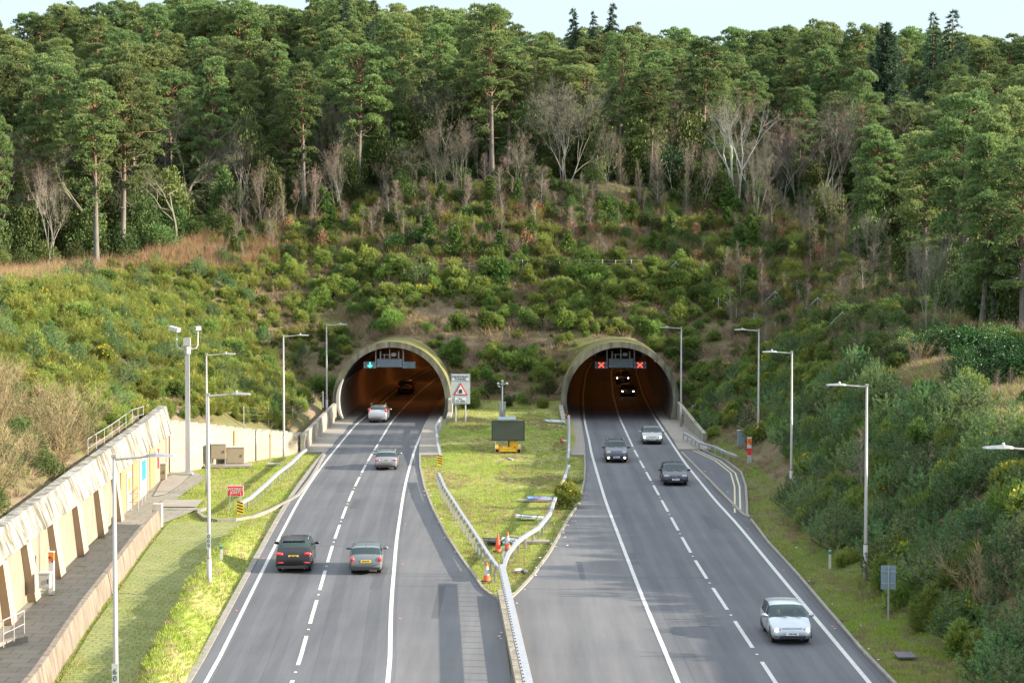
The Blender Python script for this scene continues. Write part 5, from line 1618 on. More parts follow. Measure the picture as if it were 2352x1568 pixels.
for k, (u_, v_) in enumerate(((1990, 800), (2105, 845), (2165, 855), (2290, 905), (2320, 900))):
    hero(u_, v_, v_ - 60, SAPL[k % 2], 'birch_sapling', 'pinkish leafless sapling on the sunlit right crest', 'sapling', 'saplings on the right crest', p2='twigs', ws=1.6)
# shaded right hillside between fence and crest, up to the wood
X, Y, Z = grid(16, 48, 203.5, 245, 2.0)
u, v = uv(X, Y, Z)
ok = (u > 1640) & (u < 2200) & (v > Vf(u) - 8) & (v < 900) | ((u > 1900) & (u < 2400) & (v > Vw(u)) & (v < Vf(u)))
for x, y, z, uu, vv in zip(X[ok], Y[ok], Z[ok], u[ok], v[ok]):
    r = random.random()
    if r < .3: k = random.choice(WILLOW); two_part('bare_shrub', k[0], k[1], k[2], (x, y, z - .1), random.uniform(1.3, 2.6), random.uniform(0, 6.28), 'brown leafless shrub on the shaded hillside right of the right tunnel', 'leafless shrubs on the shaded right hillside', 'bare shrub', 1.2, 'stems', 'twigs')
    elif r < .55: shrub('gorse_bush', *random.choice(GORSE), (x, y, z - .2), random.uniform(.7, 1.2), 'dark gorse bush on the shaded hillside right of the right tunnel', 'gorse bush', 'gorse on the shaded right hillside')
    elif r < .72: shrub('evergreen_bush', *random.choice(UNDER), (x, y, z - .2), random.uniform(.8, 1.4), 'dark green bush on the shaded hillside right of the right tunnel', 'bush', 'bushes on the shaded right hillside')
    elif r < .82: k = random.choice(SAPL); two_part('birch_sapling', k[0], k[1], k[2], (x, y, z - .1), random.uniform(2.5, 5), random.uniform(0, 6.28), 'leafless sapling on the shaded hillside right of the right tunnel', 'leafless saplings on the shaded right hillside', 'sapling', 1, 'trunk', 'twigs')
X, Y, Z = grid(29, 52, 150, 206, 1.9)
u, v = uv(X, Y, Z)
ok = (u > 1800) & (u < 2420) & (v < crest(u) - 12) & (v > Vw(u) - 5)
for x, y, z, uu, vv in zip(X[ok], Y[ok], Z[ok], u[ok], v[ok]):
    r = random.random()
    if r < .4: shrub('evergreen_bush', *random.choice(UNDER), (x, y, z - .2), random.uniform(.8, 1.6), 'dark green bush in the shaded dip behind the right crest', 'bush', 'bushes in the dip behind the right crest')
    elif r < .6: k = random.choice(WILLOW); two_part('bare_shrub', k[0], k[1], k[2], (x, y, z - .1), random.uniform(1.3, 2.4), random.uniform(0, 6.28), 'brown leafless shrub in the shaded dip behind the right crest', 'leafless shrubs in the dip behind the right crest', 'bare shrub', 1.2, 'stems', 'twigs')
    elif r < .8: shrub('gorse_bush', *random.choice(GORSE), (x, y, z - .2), random.uniform(.7, 1.2), 'dark gorse bush in the shaded dip behind the right crest', 'gorse bush', 'gorse in the dip behind the right crest')
# ---- gorse bush and tussocks on the median
q = hit(1297, 1170); shrub('gorse_bush', *GORSEF[0], (q.x, q.y, q.z - .1), 1.05, 'spiky gorse bush with yellow flowers beside the median crash barrier', 'gorse bush', None, 1.3)
def tuft_mesh(seed, mat, n, h, w, r, sp=.35):
    g = np.random.default_rng(seed); a = g.uniform(0, 6.28, n); q = np.sqrt(g.uniform(0, 1, n)) * r
    P = np.stack([q * np.cos(a), q * np.sin(a), np.zeros(n) - .02], 1); D = np.stack([np.cos(a) * sp, np.sin(a) * sp, np.ones(n)], 1)
    V, F = spikes(P, D, h, w, 1, .3, g); return npmesh('tuft', V, F, mat)
T_dry = [tuft_mesh(700 + i, F_dry, 46, .55, .035, .38, .7) for i in range(3)]
T_reed = [tuft_mesh(710 + i, m_, 34, 1.5, .03, .45, .12) for i, m_ in enumerate((F_reed, F_reed, F_dry))]
T_grass = [tuft_mesh(720 + i, F_grass, 26, .13, .028, .24, .5) for i in range(3)]
T_dgrass = [tuft_mesh(730 + i, F_dry, 22, .22, .02, .2, .5) for i in range(2)]
q = hit(1322, 1110); o = bpy.data.objects.new('grass_tussock', tuft_mesh(740, F_gorse, 160, .7, .035, .5, 1.0)); COL.objects.link(o); o.location = q; tag(o, 'dark spiky grass tussock on the median edge above the gorse bush', 'grass tussock')
# dry grass on the slopes
X, Y, Z = grid(-52, 48, 74, 262, .62)
u, v = uv(X, Y, Z)
ok = (u > -60) & (u < 2420) & (v > Vw(u) - 5) & ((X < LBx(np.clip(Y, -60, 203)) - 1.5) | (X > RBx(Y) + 1.4) | (Y > 203.4)) & (Y > 74)
ok &= ~((Y > 203) & (Y < 217) & (np.minimum(np.hypot(X - LTX(Y), Z - TC), np.hypot(X - RTX(Y), Z - TC)) < 6.0))
nz_ = np.sin(X * .45 + 1.7 * np.sin(Y * .21)) + np.sin(Y * .37 + X * .2)
dens = np.where((v > Vf(u)) & (u > 620) & (u < 1750), .8, .35); dens = np.where((X > 24) & (v < crest(u) + 60), .9, dens)
ok &= rng.random(len(X)) < dens * (.6 + .25 * nz_)
big = ((Y > 203) & (Y < 232))[ok]
gn_scatter('dry_grass', np.stack([X[ok], Y[ok], Z[ok] - .03], 1), rng.uniform(.6, 1.3, ok.sum()) * np.where(big, 1.5, 1.0), T_dry, 'dry straw-coloured grass between the bushes on the slopes', 'dry grass')
print('dry', ok.sum())
# reddish tall stems along the top of the left bank
X, Y, Z = grid(-60, -14, 150, 240, .8)
u, v = uv(X, Y, Z)
ok = (u > -60) & (u < 640) & (v > Vw(u) - 4) & (v < Vf(u) + 16)
gn_scatter('reddish_stems', np.stack([X[ok], Y[ok], Z[ok] - .05], 1), rng.uniform(.7, 1.3, ok.sum()), T_reed, 'tall reddish and straw stems along the foot of the left wood', 'tall stems')
print('reed', ok.sum())
X, Y, Z = grid(-34, 42, 205, 262, .95)
u, v = uv(X, Y, Z)
ok = (u > 560) & (u < 2050) & (v > Vw(u) - 6) & (v < Vf(u) + 10) & (rng.random(len(X)) < .85)
gn_scatter('dry_stems', np.stack([X[ok], Y[ok], Z[ok] - .05], 1), rng.uniform(.6, 1.15, ok.sum()), T_reed, 'pinkish and straw dead stems among the thicket above the tunnels', 'dead stems')
# low scrub closing the gaps between the bushes
X, Y, Z = grid(-50, 30, 80, 240, 1.0)
u, v = uv(X, Y, Z)
ok = (u > -60) & (u < 1900) & (v > Vw(u)) & ((X < LBx(np.clip(Y, -60, 203)) - 1.7) | (Y > 203.8)) & (Y > 80) & ~((u < 235) & (v > 880 + u * .55))
ok &= ~((Y > 203) & (Y < 217) & (np.minimum(np.hypot(X - LTX(Y), Z - TC), np.hypot(X - RTX(Y), Z - TC)) < 6.4))
isdry = np.zeros(len(X), bool)
for a_, b_, ra, rb_ in dry: isdry |= ((u - a_) / ra) ** 2 + ((v - b_) / rb_) ** 2 < 1
pr = np.where(isdry, .12, np.where((X < -17) & (v > Vf(u)), .8, .55))
ok &= rng.random(len(X)) < pr
ok &= seen(X, Y, Z, .8)
gn_scatter('low_scrub', np.stack([X[ok], Y[ok], Z[ok] - .06], 1), rng.uniform(.28, .62, ok.sum()), [GORSE[0][0], GORSE[1][0], BROOM[0][0], BROOM[1][0], BROOM[2][0]], 'low green scrub closing the gaps between the bushes on the slopes', 'low scrub')
print('low scrub', ok.sum())
# lawn grass
def lawn(name, x0, x1, y0, y1, s, cond, label, keepp=1.0):
    X = []; 
    ys_ = []; y = y0
    pts = []
    while y < y1:
        st = s * (y / 100.0) ** .7
        xx = np.arange(x0, x1, st) + rng.uniform(-.5, .5, len(np.arange(x0, x1, st))) * st
        pts.append(np.stack([xx, y + rng.uniform(-.5, .5, len(xx)) * st], 1)); y += st
    P = np.concatenate(pts); X, Y = P[:, 0], P[:, 1]
    k = cond(X, Y); X, Y = X[k], Y[k]; Z = terr(X, Y)
    h = .55 + .45 * np.sin(X * .9 + 2 * np.sin(Y * .33)) * np.sin(Y * .7 + X * .3)
    gn_scatter(name, np.stack([X, Y, Z], 1), (.7 + .7 * h) * rng.uniform(.7, 1.2, len(X)), T_grass + T_grass + T_dgrass[:1], label, 'grass')
    print(name, len(X))
lawn('grass', -10, 9, 90, 203, .34, lambda X, Y: (X > Lk(Y) + .2) & (X < Rm(Y) - .2) & ~((Y > 163) & ((X < LTX(Y) + 6.0) | (X > RTX(Y) - 6.0))), 'short sunlit grass on the median between the roads')
lawn('grass', -26, -9, 66, 166, .30, lambda X, Y: (X < LkL(Y) - .35) & ((X > np.interp(Y, [58, 75, 95, 110, 121, 125], [-11.4, -14.2, -15.7, -16.2, -16.4, -16.6])) | (Y > 121.8)) & (X > np.interp(Y, [121, 128, 134, 146, 151], [-21.4, -20.2, -22.6, -22.6, -24.0])) & (Y < 150 + (X + 26) * 1.85), 'sunlit grass verge on the left of the road')
gx = lambda Y: np.interp(Y, [58, 75, 95, 110, 121, 125], [-11.4, -14.2, -15.7, -16.2, -16.4, -16.6])
lawn('grass', -24, -11, 66, 121.5, .36, lambda X, Y: (X > PBx(Y) + .45) & (X <= gx(Y)), 'thin grass growing through the grid paving on the left')
lawn('weeds', -24, -14, 66, 121.5, .22, lambda X, Y: (X > PBx(Y) + .2) & (X < PBx(Y) + .3 + .8 * np.maximum(0, np.sin(Y * .35) + .4 * np.sin(Y * 1.3))), 'lush green weeds along the foot of the low concrete barrier')
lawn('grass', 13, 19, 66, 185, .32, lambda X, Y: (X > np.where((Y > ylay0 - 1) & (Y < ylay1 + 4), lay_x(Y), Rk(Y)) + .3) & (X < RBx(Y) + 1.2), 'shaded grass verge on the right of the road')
X, Y, Z = grid(12, 19.5, 70, 178, .42)
lim = np.where((Y > ylay0 - 1) & (Y < ylay1 + 4), lay_x(Y), Rk(Y))
dn = np.clip((X - lim) / 3.2, 0, 1) * (.35 + .35 * np.sin(Y * .3 + X) )
ok = (X > lim + .35) & (X < RBx(Y) + 1.4) & (rng.random(len(X)) < dn)
gn_scatter('dry_weeds', np.stack([X[ok], Y[ok], Z[ok]], 1), rng.uniform(.3, .7, ok.sum()), T_dry + [tuft_mesh(760, F_greyt, 20, .9, .02, .3, .2)], 'brown dead weeds and dry grass along the right verge', 'dry weeds')
X, Y, Z = grid(24, 60, 95, 190, .5)
u, v = uv(X, Y, Z); ok = (v < crest(u) + 45) & (u > 1850) & (u < 2420) & (rng.random(len(X)) < .8)
T_mead = [tuft_mesh(770 + i, F_grass, 30, .45, .03, .35, .6) for i in range(2)]
gn_scatter('meadow_grass', np.stack([X[ok], Y[ok], Z[ok] - .03], 1), rng.uniform(.6, 1.3, ok.sum()), T_mead + T_dry[:1], 'tall sunlit yellow-green grass on the right crest', 'grass')
X, Y, Z = grid(-8, 8, 92, 203, .6)
ok = (X > Lk(Y) + .4) & (X < Rm(Y) - .4) & (np.sin(X * .9 + Y * .13) + np.sin(Y * .31) > .35) & ~((Y > 163) & ((X < LTX(Y) + 6.4) | (X > RTX(Y) - 6.4)))
gn_scatter('dry_grass', np.stack([X[ok], Y[ok], Z[ok]], 1), rng.uniform(.2, .5, ok.sum()), T_dry, 'patches of straw-coloured grass on the median', 'dry grass')

flush_queue()
# ================================================================ street furniture and vehicles
M_galv = plain('galvanised_steel', (0.42, 0.43, 0.45), 0.45, 0.55, 0.1, 6)
M_lampgrey = plain('lamp_column_paint', (0.36, 0.35, 0.33), 0.5, 0.3, 0.06, 2)
M_lum = plain('luminaire_grey', (0.30, 0.31, 0.33), 0.5, 0.2)
M_rail = plain('crash_barrier_steel', (0.34, 0.35, 0.37), 0.5, 0.35, 0.12, 4)
M_black = plain('black_rubber', (0.02, 0.02, 0.022), 0.8)
M_blackm = plain('black_metal', (0.03, 0.03, 0.035), 0.5)
M_white = plain('white_paint', (0.5, 0.5, 0.49), 0.5, var=0.05)
M_signwhite = plain('sign_white', (0.62, 0.65, 0.66), 0.5, var=0.03)
M_signgrey = plain('sign_grey', (0.42, 0.46, 0.44), 0.55, var=0.04)
M_signback = plain('sign_back', (0.22, 0.30, 0.36), 0.5, 0.3, 0.06)
M_red = plain('sign_red', (0.62, 0.03, 0.03), 0.45, var=0.06)
M_orange = plain('fluorescent_orange', (0.85, 0.17, 0.02), 0.55, var=0.05)
M_conered = plain('cone_red', (0.72, 0.09, 0.03), 0.5, var=0.08)
M_navy = plain('sign_text', (0.03, 0.035, 0.05), 0.6)
M_green = plain('sign_green', (0.0, 0.22, 0.12), 0.5)
M_yellow = plain('trailer_yellow', (0.75, 0.46, 0.02), 0.4, coat=.3)
M_screen = plain('dark_screen', (0.055, 0.066, 0.05), 0.35, var=.05, scale=30)
M_cab = plain('beige_cabinet', (0.27, 0.225, 0.16), 0.6, 0.1, .08)
M_cabg = plain('grey_cabinet', (0.36, 0.36, 0.345), 0.6, 0.0, .05)
M_signal = plain('signal_housing', (0.11, 0.14, 0.18), 0.5)
M_signalL = plain('signal_face', (0.16, 0.20, 0.25), 0.5)
M_gon = plain('green_light', (0.05, .8, .5), emit=(0.05, 1.0, 0.62), estr=1.3)
M_goff = plain('unlit_arrow', (0.05, .24, .2))
M_ron = plain('red_light', (.9, .05, .03), emit=(1.0, 0.05, 0.02), estr=1.6)

# ---- lamp posts
def lamp_post(base, h, arm_dir, label, number=None):
    r = empty('lamp_post', base, 0, label, 'lamp post', 'tall lamp posts beside the road')
    mb = MB(); mb.tube([(0, 0, -.3), (0, 0, 1.9)], .115, 12); mb.build('base_sleeve', M_lampgrey, r, smooth=True)
    mb = MB(); mb.tube([(0, 0, 1.9), (0, 0, 2.0), (0, 0, h)], [.11, .09, .055], 12); mb.build('column', M_lampgrey, r, smooth=True)
    s = arm_dir
    mb = MB(); mb.tube([(0, 0, h - .1), (s * .9, 0, h - .03), (s * 1.15, 0, h)], [.05, .035, .03], 8)
    mb.box((0, 0, h), (.16, .16, .1)); mb.build('arm', M_lampgrey, r)
    hd = MB()
    P = [(1.05, .0), (1.15, .12), (1.55, .16), (1.95, .13), (2.0, .0)]
    top = []; n = 7
    prof = [(1.02, .04, .03), (1.15, .12, .07), (1.35, .15, .09), (1.6, .15, .07), (1.95, .13, .04), (2.02, .1, .02)]
    vs = []; fs = []
    for x, w, t in prof:
        vs += [(s * x, -w, h - .02), (s * x, -w * .7, h + t), (s * x, w * .7, h + t), (s * x, w, h - .02)]
    for i in range(len(prof) - 1):
        for k in range(4): fs.append((4 * i + k, 4 * i + (k + 1) % 4, 4 * i + 4 + (k + 1) % 4, 4 * i + 4 + k))
    fs += [(0, 1, 2, 3), tuple(4 * (len(prof) - 1) + k for k in range(4))]
    hd.add(vs, fs); lm = hd.build('luminaire', M_lum, r)
    mb = MB(); mb.lathe((s * 1.35, 0, h + .08), [(.05, 0), (.05, .07), (.03, .09)], 8); mb.build('photocell', M_white, lm)
    if number:
        mb = MB(); mb.box((0.0, -.125, 2.75), (.2, .02, .75)); pl = mb.build('number_plate', M_signgrey, r)
        text_part('\n'.join(number), .26, M_navy, pl, Matrix.Translation((0, -.139, 2.75)) @ FACE_CAM)
    return r
def lamp_at(u, vtop, Y, h, d, label, number=None):
    t = atY(u, vtop, Y)
    return lamp_post((t.x, Y, t.z - h), h, d, label, number)
def Ztop(vtop, z): return FPX * (CAMH - z) / (vtop - 606.0)
lamp_at(262, 1047, 63.7, 9.8, 1, 'nearest lamp post on the left, rising from the picture edge over the grass', '60')
lamp_at(478, 905, 94.5, 9.75, 1, 'second lamp post on the left, standing on the grass verge opposite the black car', '009')
lamp_at(474, 813, 137.0, 9.8, 1, 'left lamp post directly behind the second one, showing only its top arm')
lamp_at(651, 770, 160.0, 9.95, 1, 'left lamp post in front of the stepped block wall')
lamp_at(750, 745, 193.0, 9.2, 1, 'furthest left lamp post beside the left tunnel mouth')
lamp_at(1565, 752, 186.5, 9.0, -1, 'furthest right lamp post beside the right tunnel mouth')
lamp_at(1743, 757, 163.0, 9.8, -1, 'second furthest right lamp post standing in the bushes by the lay-by')
lamp_at(1819, 808, 134.0, 9.9, -1, 'right lamp post beyond the end of the lay-by')
lamp_at(1991, 884, 98.0, 9.8, -1, 'tall right lamp post in front of the dark young pines')
lamp_at(2400, 1028, 64.5, 9.8, -1, 'nearest right lamp post, only its lamp head reaching into the picture')

# ---- CCTV column
b = at(432, 1090)
r = empty('camera_mast', b, 0, 'tall grey steel camera mast with two white cameras by the left walls', 'camera mast')
mb = MB(); mb.box((0, 0, 4.5), (.36, .36, 9.2), taper=.82); mb.box((0, 0, .1), (.75, .75, .12)); mb.box((0, 0, .35), (.5, .08, .5), taper=.7); mb.build('mast', M_galv, r)
mb = MB(); mb.lathe((0, 0, 9.05), [(.26, 0), (.26, .25), (.3, .5), (.2, .55), (.2, .7)], 8); mb.box((0, -.1, 9.95), (.55, .3, .6), taper=.9); mb.build('head_box', M_cabg, r)
for s, zz in ((-1, 10.9), (1, 10.95)):
    mb = MB(); mb.tube([(0, 0, 9.35), (s * .65, 0, 9.45), (s * .78, 0, 9.7), (s * .8, 0, 10.7)], .05, 8); mb.build('bracket', M_white, r)
    cm = MB(); cm.box((s * .8 - (.12 if s < 0 else -.02), -.1, zz), (.75 if s < 0 else .4, .5, .28), rz=.35 * s, ry=.25 * (1 if s < 0 else -.2)); cc = cm.build('camera', M_white, r)
    cm = MB(); cm.box((s * .8 - .1 * s, -.36, zz + .02), (.16, .05, .14)); cm.build('lens', M_black, cc)

# ---- crash barriers
def barrier(pts, label, posts=2.4, h=.62, beam=(.08, .17), endp=None, bolts=False, side=1, ph=.06):
    pts = [Vector(p) for p in pts]
    r = empty('crash_barrier', pts[0], 0, label, 'crash barrier')
    O = pts[0].copy()
    mb = MB(); vs = []; fs = []
    n = len(pts)
    for i, p in enumerate(pts):
        a = pts[max(0, i - 1)]; b_ = pts[min(n - 1, i + 1)]
        d = (b_ - a); d.z = 0; d.normalize(); nn = Vector((-d.y, d.x, 0))
        q = p - O; w, hh = beam
        for (o_, z_) in ((-w, -hh / 2), (-w * 1.15, 0), (-w, hh / 2), (w, hh / 2), (w * 1.15, 0), (w, -hh / 2)):
            vs.append(q + nn * o_ + Vector((0, 0, z_ + (h if p.z < .3 else h))))
    for i in range(n - 1):
        for k in range(6): fs.append((6 * i + k, 6 * i + (k + 1) % 6, 6 * i + 6 + (k + 1) % 6, 6 * i + 6 + k))
    fs += [tuple(range(5, -1, -1)), tuple(6 * (n - 1) + k for k in range(6))]
    mb.add(vs, fs); mb.build('rail', M_rail, r)
    # posts
    acc = 0.3; 
    for i in range(n - 1):
        a, b_ = pts[i], pts[i + 1]; L = (b_ - a).length; d = (b_ - a).normalized(); nn = Vector((-d.y, d.x, 0))
        while acc < L:
            p = a.lerp(b_, acc / L) - O + nn * side * (beam[0] + .05)
            pm = MB(); pm.box((p.x, p.y, p.z + (h + ph) / 2 - .1), (.11, .06, h + ph + .2), rz=math.atan2(d.y, d.x) + PI / 2); pm.build('post', M_galv, r)
            acc += posts
        acc -= L
    if endp is not None:
        q = pts[-1] - O if endp == 'end' else Vector((0, 0, 0))
        em = MB(); em.box((q.x, q.y - .12, q.z + .35), (.4, .04, .75)); ep = em.build('chevron_plate', M_yellow, r)
        for k in range(4):
            cm = MB(); z0 = q.z + .02 + k * .19
            s_ = -1 if endp == 'start' else 1
            cm.add([(q.x - .19, q.y - .146, z0 + (.12 if s_ < 0 else 0)), (q.x + .19, q.y - .146, z0 + (0 if s_ < 0 else .12)), (q.x + .19, q.y - .146, z0 + (0 if s_ < 0 else .12) + .085), (q.x - .19, q.y - .146, z0 + (.12 if s_ < 0 else 0) + .085)], [(0, 1, 2, 3)])
            cm.build('stripe', M_blackm, ep)
    return r
def rpt(u, v, z=.72, gz=0.0): 
    p = at(u, v, z + gz); return Vector((p.x, p.y, gz))
def mg(y): return max(0.0, 1.1 * float(sstep(150, 200, y)) - .12) if y > 150 else 0.0
tipL = rpt(1148, 1300, .8); tipR = rpt(1158, 1298, .8)
barrier([rpt(1008.2, 1097.6, .35), rpt(1022, 1118), rpt(1061, 1178.5), rpt(1085, 1214), rpt(1103.2, 1241.8), rpt(1120, 1268), rpt(1136, 1290), tipL], 'left arm of the Y-shaped crash barrier on the median', 2.0, .66, (.085, .18), side=-1, ph=.16)
barrier([tipR, rpt(1160, 1288), rpt(1168, 1268), rpt(1185, 1246), rpt(1201.6, 1231), rpt(1236.8, 1210), rpt(1252, 1192), rpt(1265, 1175), rpt(1272, 1152)], 'right arm of the Y-shaped crash barrier, bent at its upper end', 2.0, .66, (.085, .18), side=1, ph=.16)
barrier([rpt(1272, 1150), rpt(1284, 1127), rpt(1296, 1098), rpt(1307, 1073, .55)], 'short crash barrier piece leaning behind the median gorse bush', 2.0, .66, (.085, .17), side=1)
barrier([rpt(1305.4, 1059, .45, .1), rpt(1307, 1030, .7, .2), rpt(1308, 990, .7, .35), rpt(1307, 953.5, .7, .5)], 'straight crash barrier along the right edge of the upper median', 1.2, .66, (.08, .17), side=1)
barrier([rpt(1011, 1052, .5, .1), rpt(1004.7, 1016.7, .7, .2), rpt(1001, 978, .7, .3), rpt(1013.5, 957, .7, .4)], 'bent crash barrier left of the road sign with yellow and black end plate', 1.6, .66, (.08, .17), endp='start', side=-1)
barrier([rpt(552, 1160, .5), rpt(575, 1140), rpt(610, 1110), rpt(640, 1082), rpt(672, 1058), rpt(690, 1040), rpt(703, 1030)], 'crash barrier on the left lawn leading to the concrete parapet', 2.4, .62, (.09, .18), endp='start', side=1)
barrier([rpt(1572, 993), rpt(1590, 1003), rpt(1606, 1014)], 'short crash barrier piece at the wing wall of the right tunnel', 2.4, .62, (.085, .18), side=-1)
barrier([rpt(1606, 1014), rpt(1640, 1023), rpt(1668, 1036), rpt(1692, 1054, .4)], 'crash barrier curving along the lay-by', 2.4, .62, (.085, .18), side=-1)
# central double barrier towards the camera
cb = empty('central_barrier', (0, 0, 0), 0, 'long central crash barrier between the two roads with concrete foot', 'crash barrier')
cl = [(rpt(1152, 1300, .9)), rpt(1158, 1352, .9), rpt(1176, 1430, .9), rpt(1198, 1520, .9), rpt(1222, 1610, .9)]
c0, c1 = cl[0], cl[-1]
dd = (c1 - c0).normalized(); nn = Vector((-dd.y, dd.x, 0)); Lc_ = (c1 - c0).length; c1 = c0 + dd * (Lc_ + 14); Lc_ += 14
def bar(name, o_, w, z0, z1, mat, start=0.0, parent=cb):
    mb = MB(); a = c0 + dd * start + nn * o_; b_ = c1 + nn * o_; mid = (a + b_) / 2
    mb.box((mid.x, mid.y, (z0 + z1) / 2), ((b_ - a).length, w, z1 - z0), rz=math.atan2(dd.y, dd.x)); return mb.build(name, mat, parent)
bar('rail', 0.0, .34, .80, 1.0, M_rail)
bar('foot', 0.0, .62, -.1, .34, M_conc, 3.5)
for k in range(int(Lc_ / 1.25)):
    q = c0 + dd * (k * 1.25 + .2)
    mb = MB(); mb.box((q.x, q.y, .42), (.08, .14, .8), rz=math.atan2(dd.y, dd.x)); mb.build('post', M_galv, cb)
bm_ = MB()
for k in range(int(Lc_ / .62)):
    q = c0 + dd * (k * .62 + .2) + nn * (.13 if nn.x < 0 else -.13); bm_.box((q.x, q.y, 1.012), (.12, .05, .03), rz=math.atan2(dd.y, dd.x))
o = bm_.build('bolts', M_blackm, cb); o['kind'] = 'stuff'

# ---- cones
def cone(base, label, h=.75, tilt=None, plainred=False, group='traffic cones on the median'):
    r = empty('traffic_cone', base, random.uniform(0, 3), label, 'traffic cone', group)
    prof = lambda z: .16 * (1 - z / h) + .03
    for nm, z0, z1, m_ in (('cone_body', .03, .34 * h, M_conered), ('reflective_band', .34 * h, .78 * h, M_conered if plainred else M_white), ('cone_tip', .78 * h, h, M_conered)):
        mb = MB(); mb.lathe((0, 0, 0), [(prof(z0), z0), (prof(z1), z1)], 14); mb.build(nm, m_, r, smooth=False)
    mb = MB(); mb.box((0, 0, .02), (.44, .44, .05), taper=.9); mb.build('rubber_base', M_black, r)
    if tilt: r.rotation_euler = tilt
    return r
cone(at(1118, 1334), 'orange cone with white band outside the barrier tip on the median', .95)
cone(at(1144, 1266), 'all-orange dirty cone inside the barrier fork, the left one of two', 1.0, plainred=True)
cone(at(1166, 1262), 'orange and white cone inside the barrier fork, the right one of two', 1.0)
p = at(338, 1113); cone(p, 'tall orange and white cone against the left building wall', .95, group=None)
def on(u, v, dz=0.0):
    p = at(u, v, 0)
    for _ in range(4): p = at(u, v, max(0.0, tz(p.x, p.y)))
    p.z = max(tz(p.x, p.y), 0) + dz; return p
cone(on(1288, 1017, .16), 'fallen orange and white cone beside the straight median barrier', .75, (R(88), 0, R(80)))
cone(on(1300, 962, .25), 'fallen red and white cone leaning on the barrier by the right tunnel', .9, (R(60), 0, R(-40)))
# ---- marker posts
def marker_post(base, label, h=1.0, side=-1):
    base = Vector((base[0], base[1], tz(base[0], base[1]) + .02))
    r = empty('marker_post', base, 0, label, 'marker post', 'white roadside marker posts')
    mb = MB(); mb.box((0, 0, h / 2), (.12, .07, h)); mb.build('post', M_white, r)
    mb = MB(); mb.box((0, 0, h * .86), (.135, .08, .16)); mb.build('green_band', M_green, r)
    mb = MB(); mb.box((0, -.045, h * .62), (.07, .02, .14)); mb.build('reflector', M_signgrey, r)
marker_post(at(508, 1310), 'short white marker post on the left grass verge', .75)
marker_post(at(1157, 1280), 'white marker post with green band between the two cones', .95)
marker_post(at(1906, 1302), 'short marker post on the right grass verge')
# ---- emergency telephone posts
def phone_post(base, h, label, bands, w=.34):
    r = empty('emergency_phone', base, 0, label, 'emergency phone')
    z = 0
    for k, (hh, m_, nm) in enumerate(bands):
        mb = MB(); mb.box((0, 0, z + hh / 2), (w + .002 * k, w, hh)); q = mb.build(nm, m_, r)
        z += hh
    mb = MB(); mb.box((0, 0, z + .02), (w + .04, w + .04, .05)); mb.build('cap', M_white, r)
    # telephone handset symbol on the orange panel
    zz = z - .32
    mb = MB(); mb.tube([(-.09, 0, .1), (-.02, 0, .13), (.07, 0, .03), (.08, 0, -.1)], .025, 6); mb.box((-.09, 0, .08), (.07, .02, .07)); mb.box((.08, 0, -.12), (.07, .02, .07))
    s = mb.build('handset_symbol', M_navy, r); s.location = (0, -w / 2 - .01, zz); 
    return r
p = at(119, 1364); phone_post(p, 2, 'white post with orange telephone panel on the walkway before the left wall', [(1.6, M_white, 'shaft'), (.42, M_orange, 'phone_panel')], .24)
p = at(1721, 1071); phone_post(p, 2, 'emergency phone post with orange, white and red bands beside the lay-by', [(.85, M_cabg, 'shaft'), (.05, M_white, 'band'), (.55, M_red, 'red_panel'), (.25, M_white, 'band'), (.52, M_orange, 'phone_panel')], .3)
# ---- cabinets
def cabinet(name, base, d, label, m_=M_cab, legs=0.0, mark=False, rz=0.0):
    r = empty(name, base, rz, label, 'cabinet')
    mb = MB(); mb.box((0, 0, legs + d[2] / 2), d); mb.build('box', m_, r)
    mb = MB(); mb.box((0, 0, legs + d[2] + .03), (d[0] + .08, d[1] + .08, .06)); mb.build('lid', M_cabg, r)
    mb = MB(); mb.box((0.0, -d[1] / 2 - .012, legs + d[2] / 2), (d[0] * .92, .02, d[2] * .9)); dr = mb.build('door', m_, r)
    mb = MB(); mb.box((d[0] * .36, -d[1] / 2 - .04, legs + d[2] / 2), (.04, .04, .2)); mb.build('handle', M_blackm, dr)
    if legs:
        for sx in (-1, 1):
            for sy in (-1, 1):
                mb = MB(); mb.box((sx * (d[0] / 2 - .05), sy * (d[1] / 2 - .05), legs / 2), (.06, .06, legs)); mb.build('leg', M_galv, r)
    if mark:
        mb = MB(); x = d[0] / 2 + .012
        mb.add([(x, -.35, legs + d[2] * .9), (x, .35, legs + d[2] * .9), (x, 0, legs + d[2] * .4)], [(0, 1, 2)]); mb.build('warning_triangle', M_red, r)
        mb = MB(); x = d[0] / 2 + .016
        mb.add([(x, -.2, legs + d[2] * .83), (x, .2, legs + d[2] * .83), (x, 0, legs + d[2] * .55)], [(0, 1, 2)]); mb.build('triangle_centre', M_white, r)
    return r
slb = at(520, 1070)
mb = MB(); mb.box((slb.x + .1, slb.y + .4, .02), (3.6, 2.2, .14), rz=.1); mb.build('concrete_plinth', M_pave, kind='structure')
cabinet('cabinet', at(500, 1072) + Vector((0, .5, .05)), (1.15, 1.0, 1.15), 'beige equipment cabinet raised on legs in front of the block wall', M_cab, .55, True, .1)
cabinet('cabinet', at(538, 1068) + Vector((0, .6, .05)), (1.4, 1.0, 1.25), 'wide beige cabinet standing right beside the raised one', M_cab, 0.06, True, .1)
cabinet('cabinet', at(368, 1101), (.9, .55, 1.15), 'grey-brown cabinet in the corner of the left walls', M_cab)
p = at(38, 1385); cabinet('wall_cabinet', Vector((float(LBx(84.3)) + .36, p.y, .75)), (.5, .5, .65), 'small grey box on the left wall at the picture edge', M_cabg)
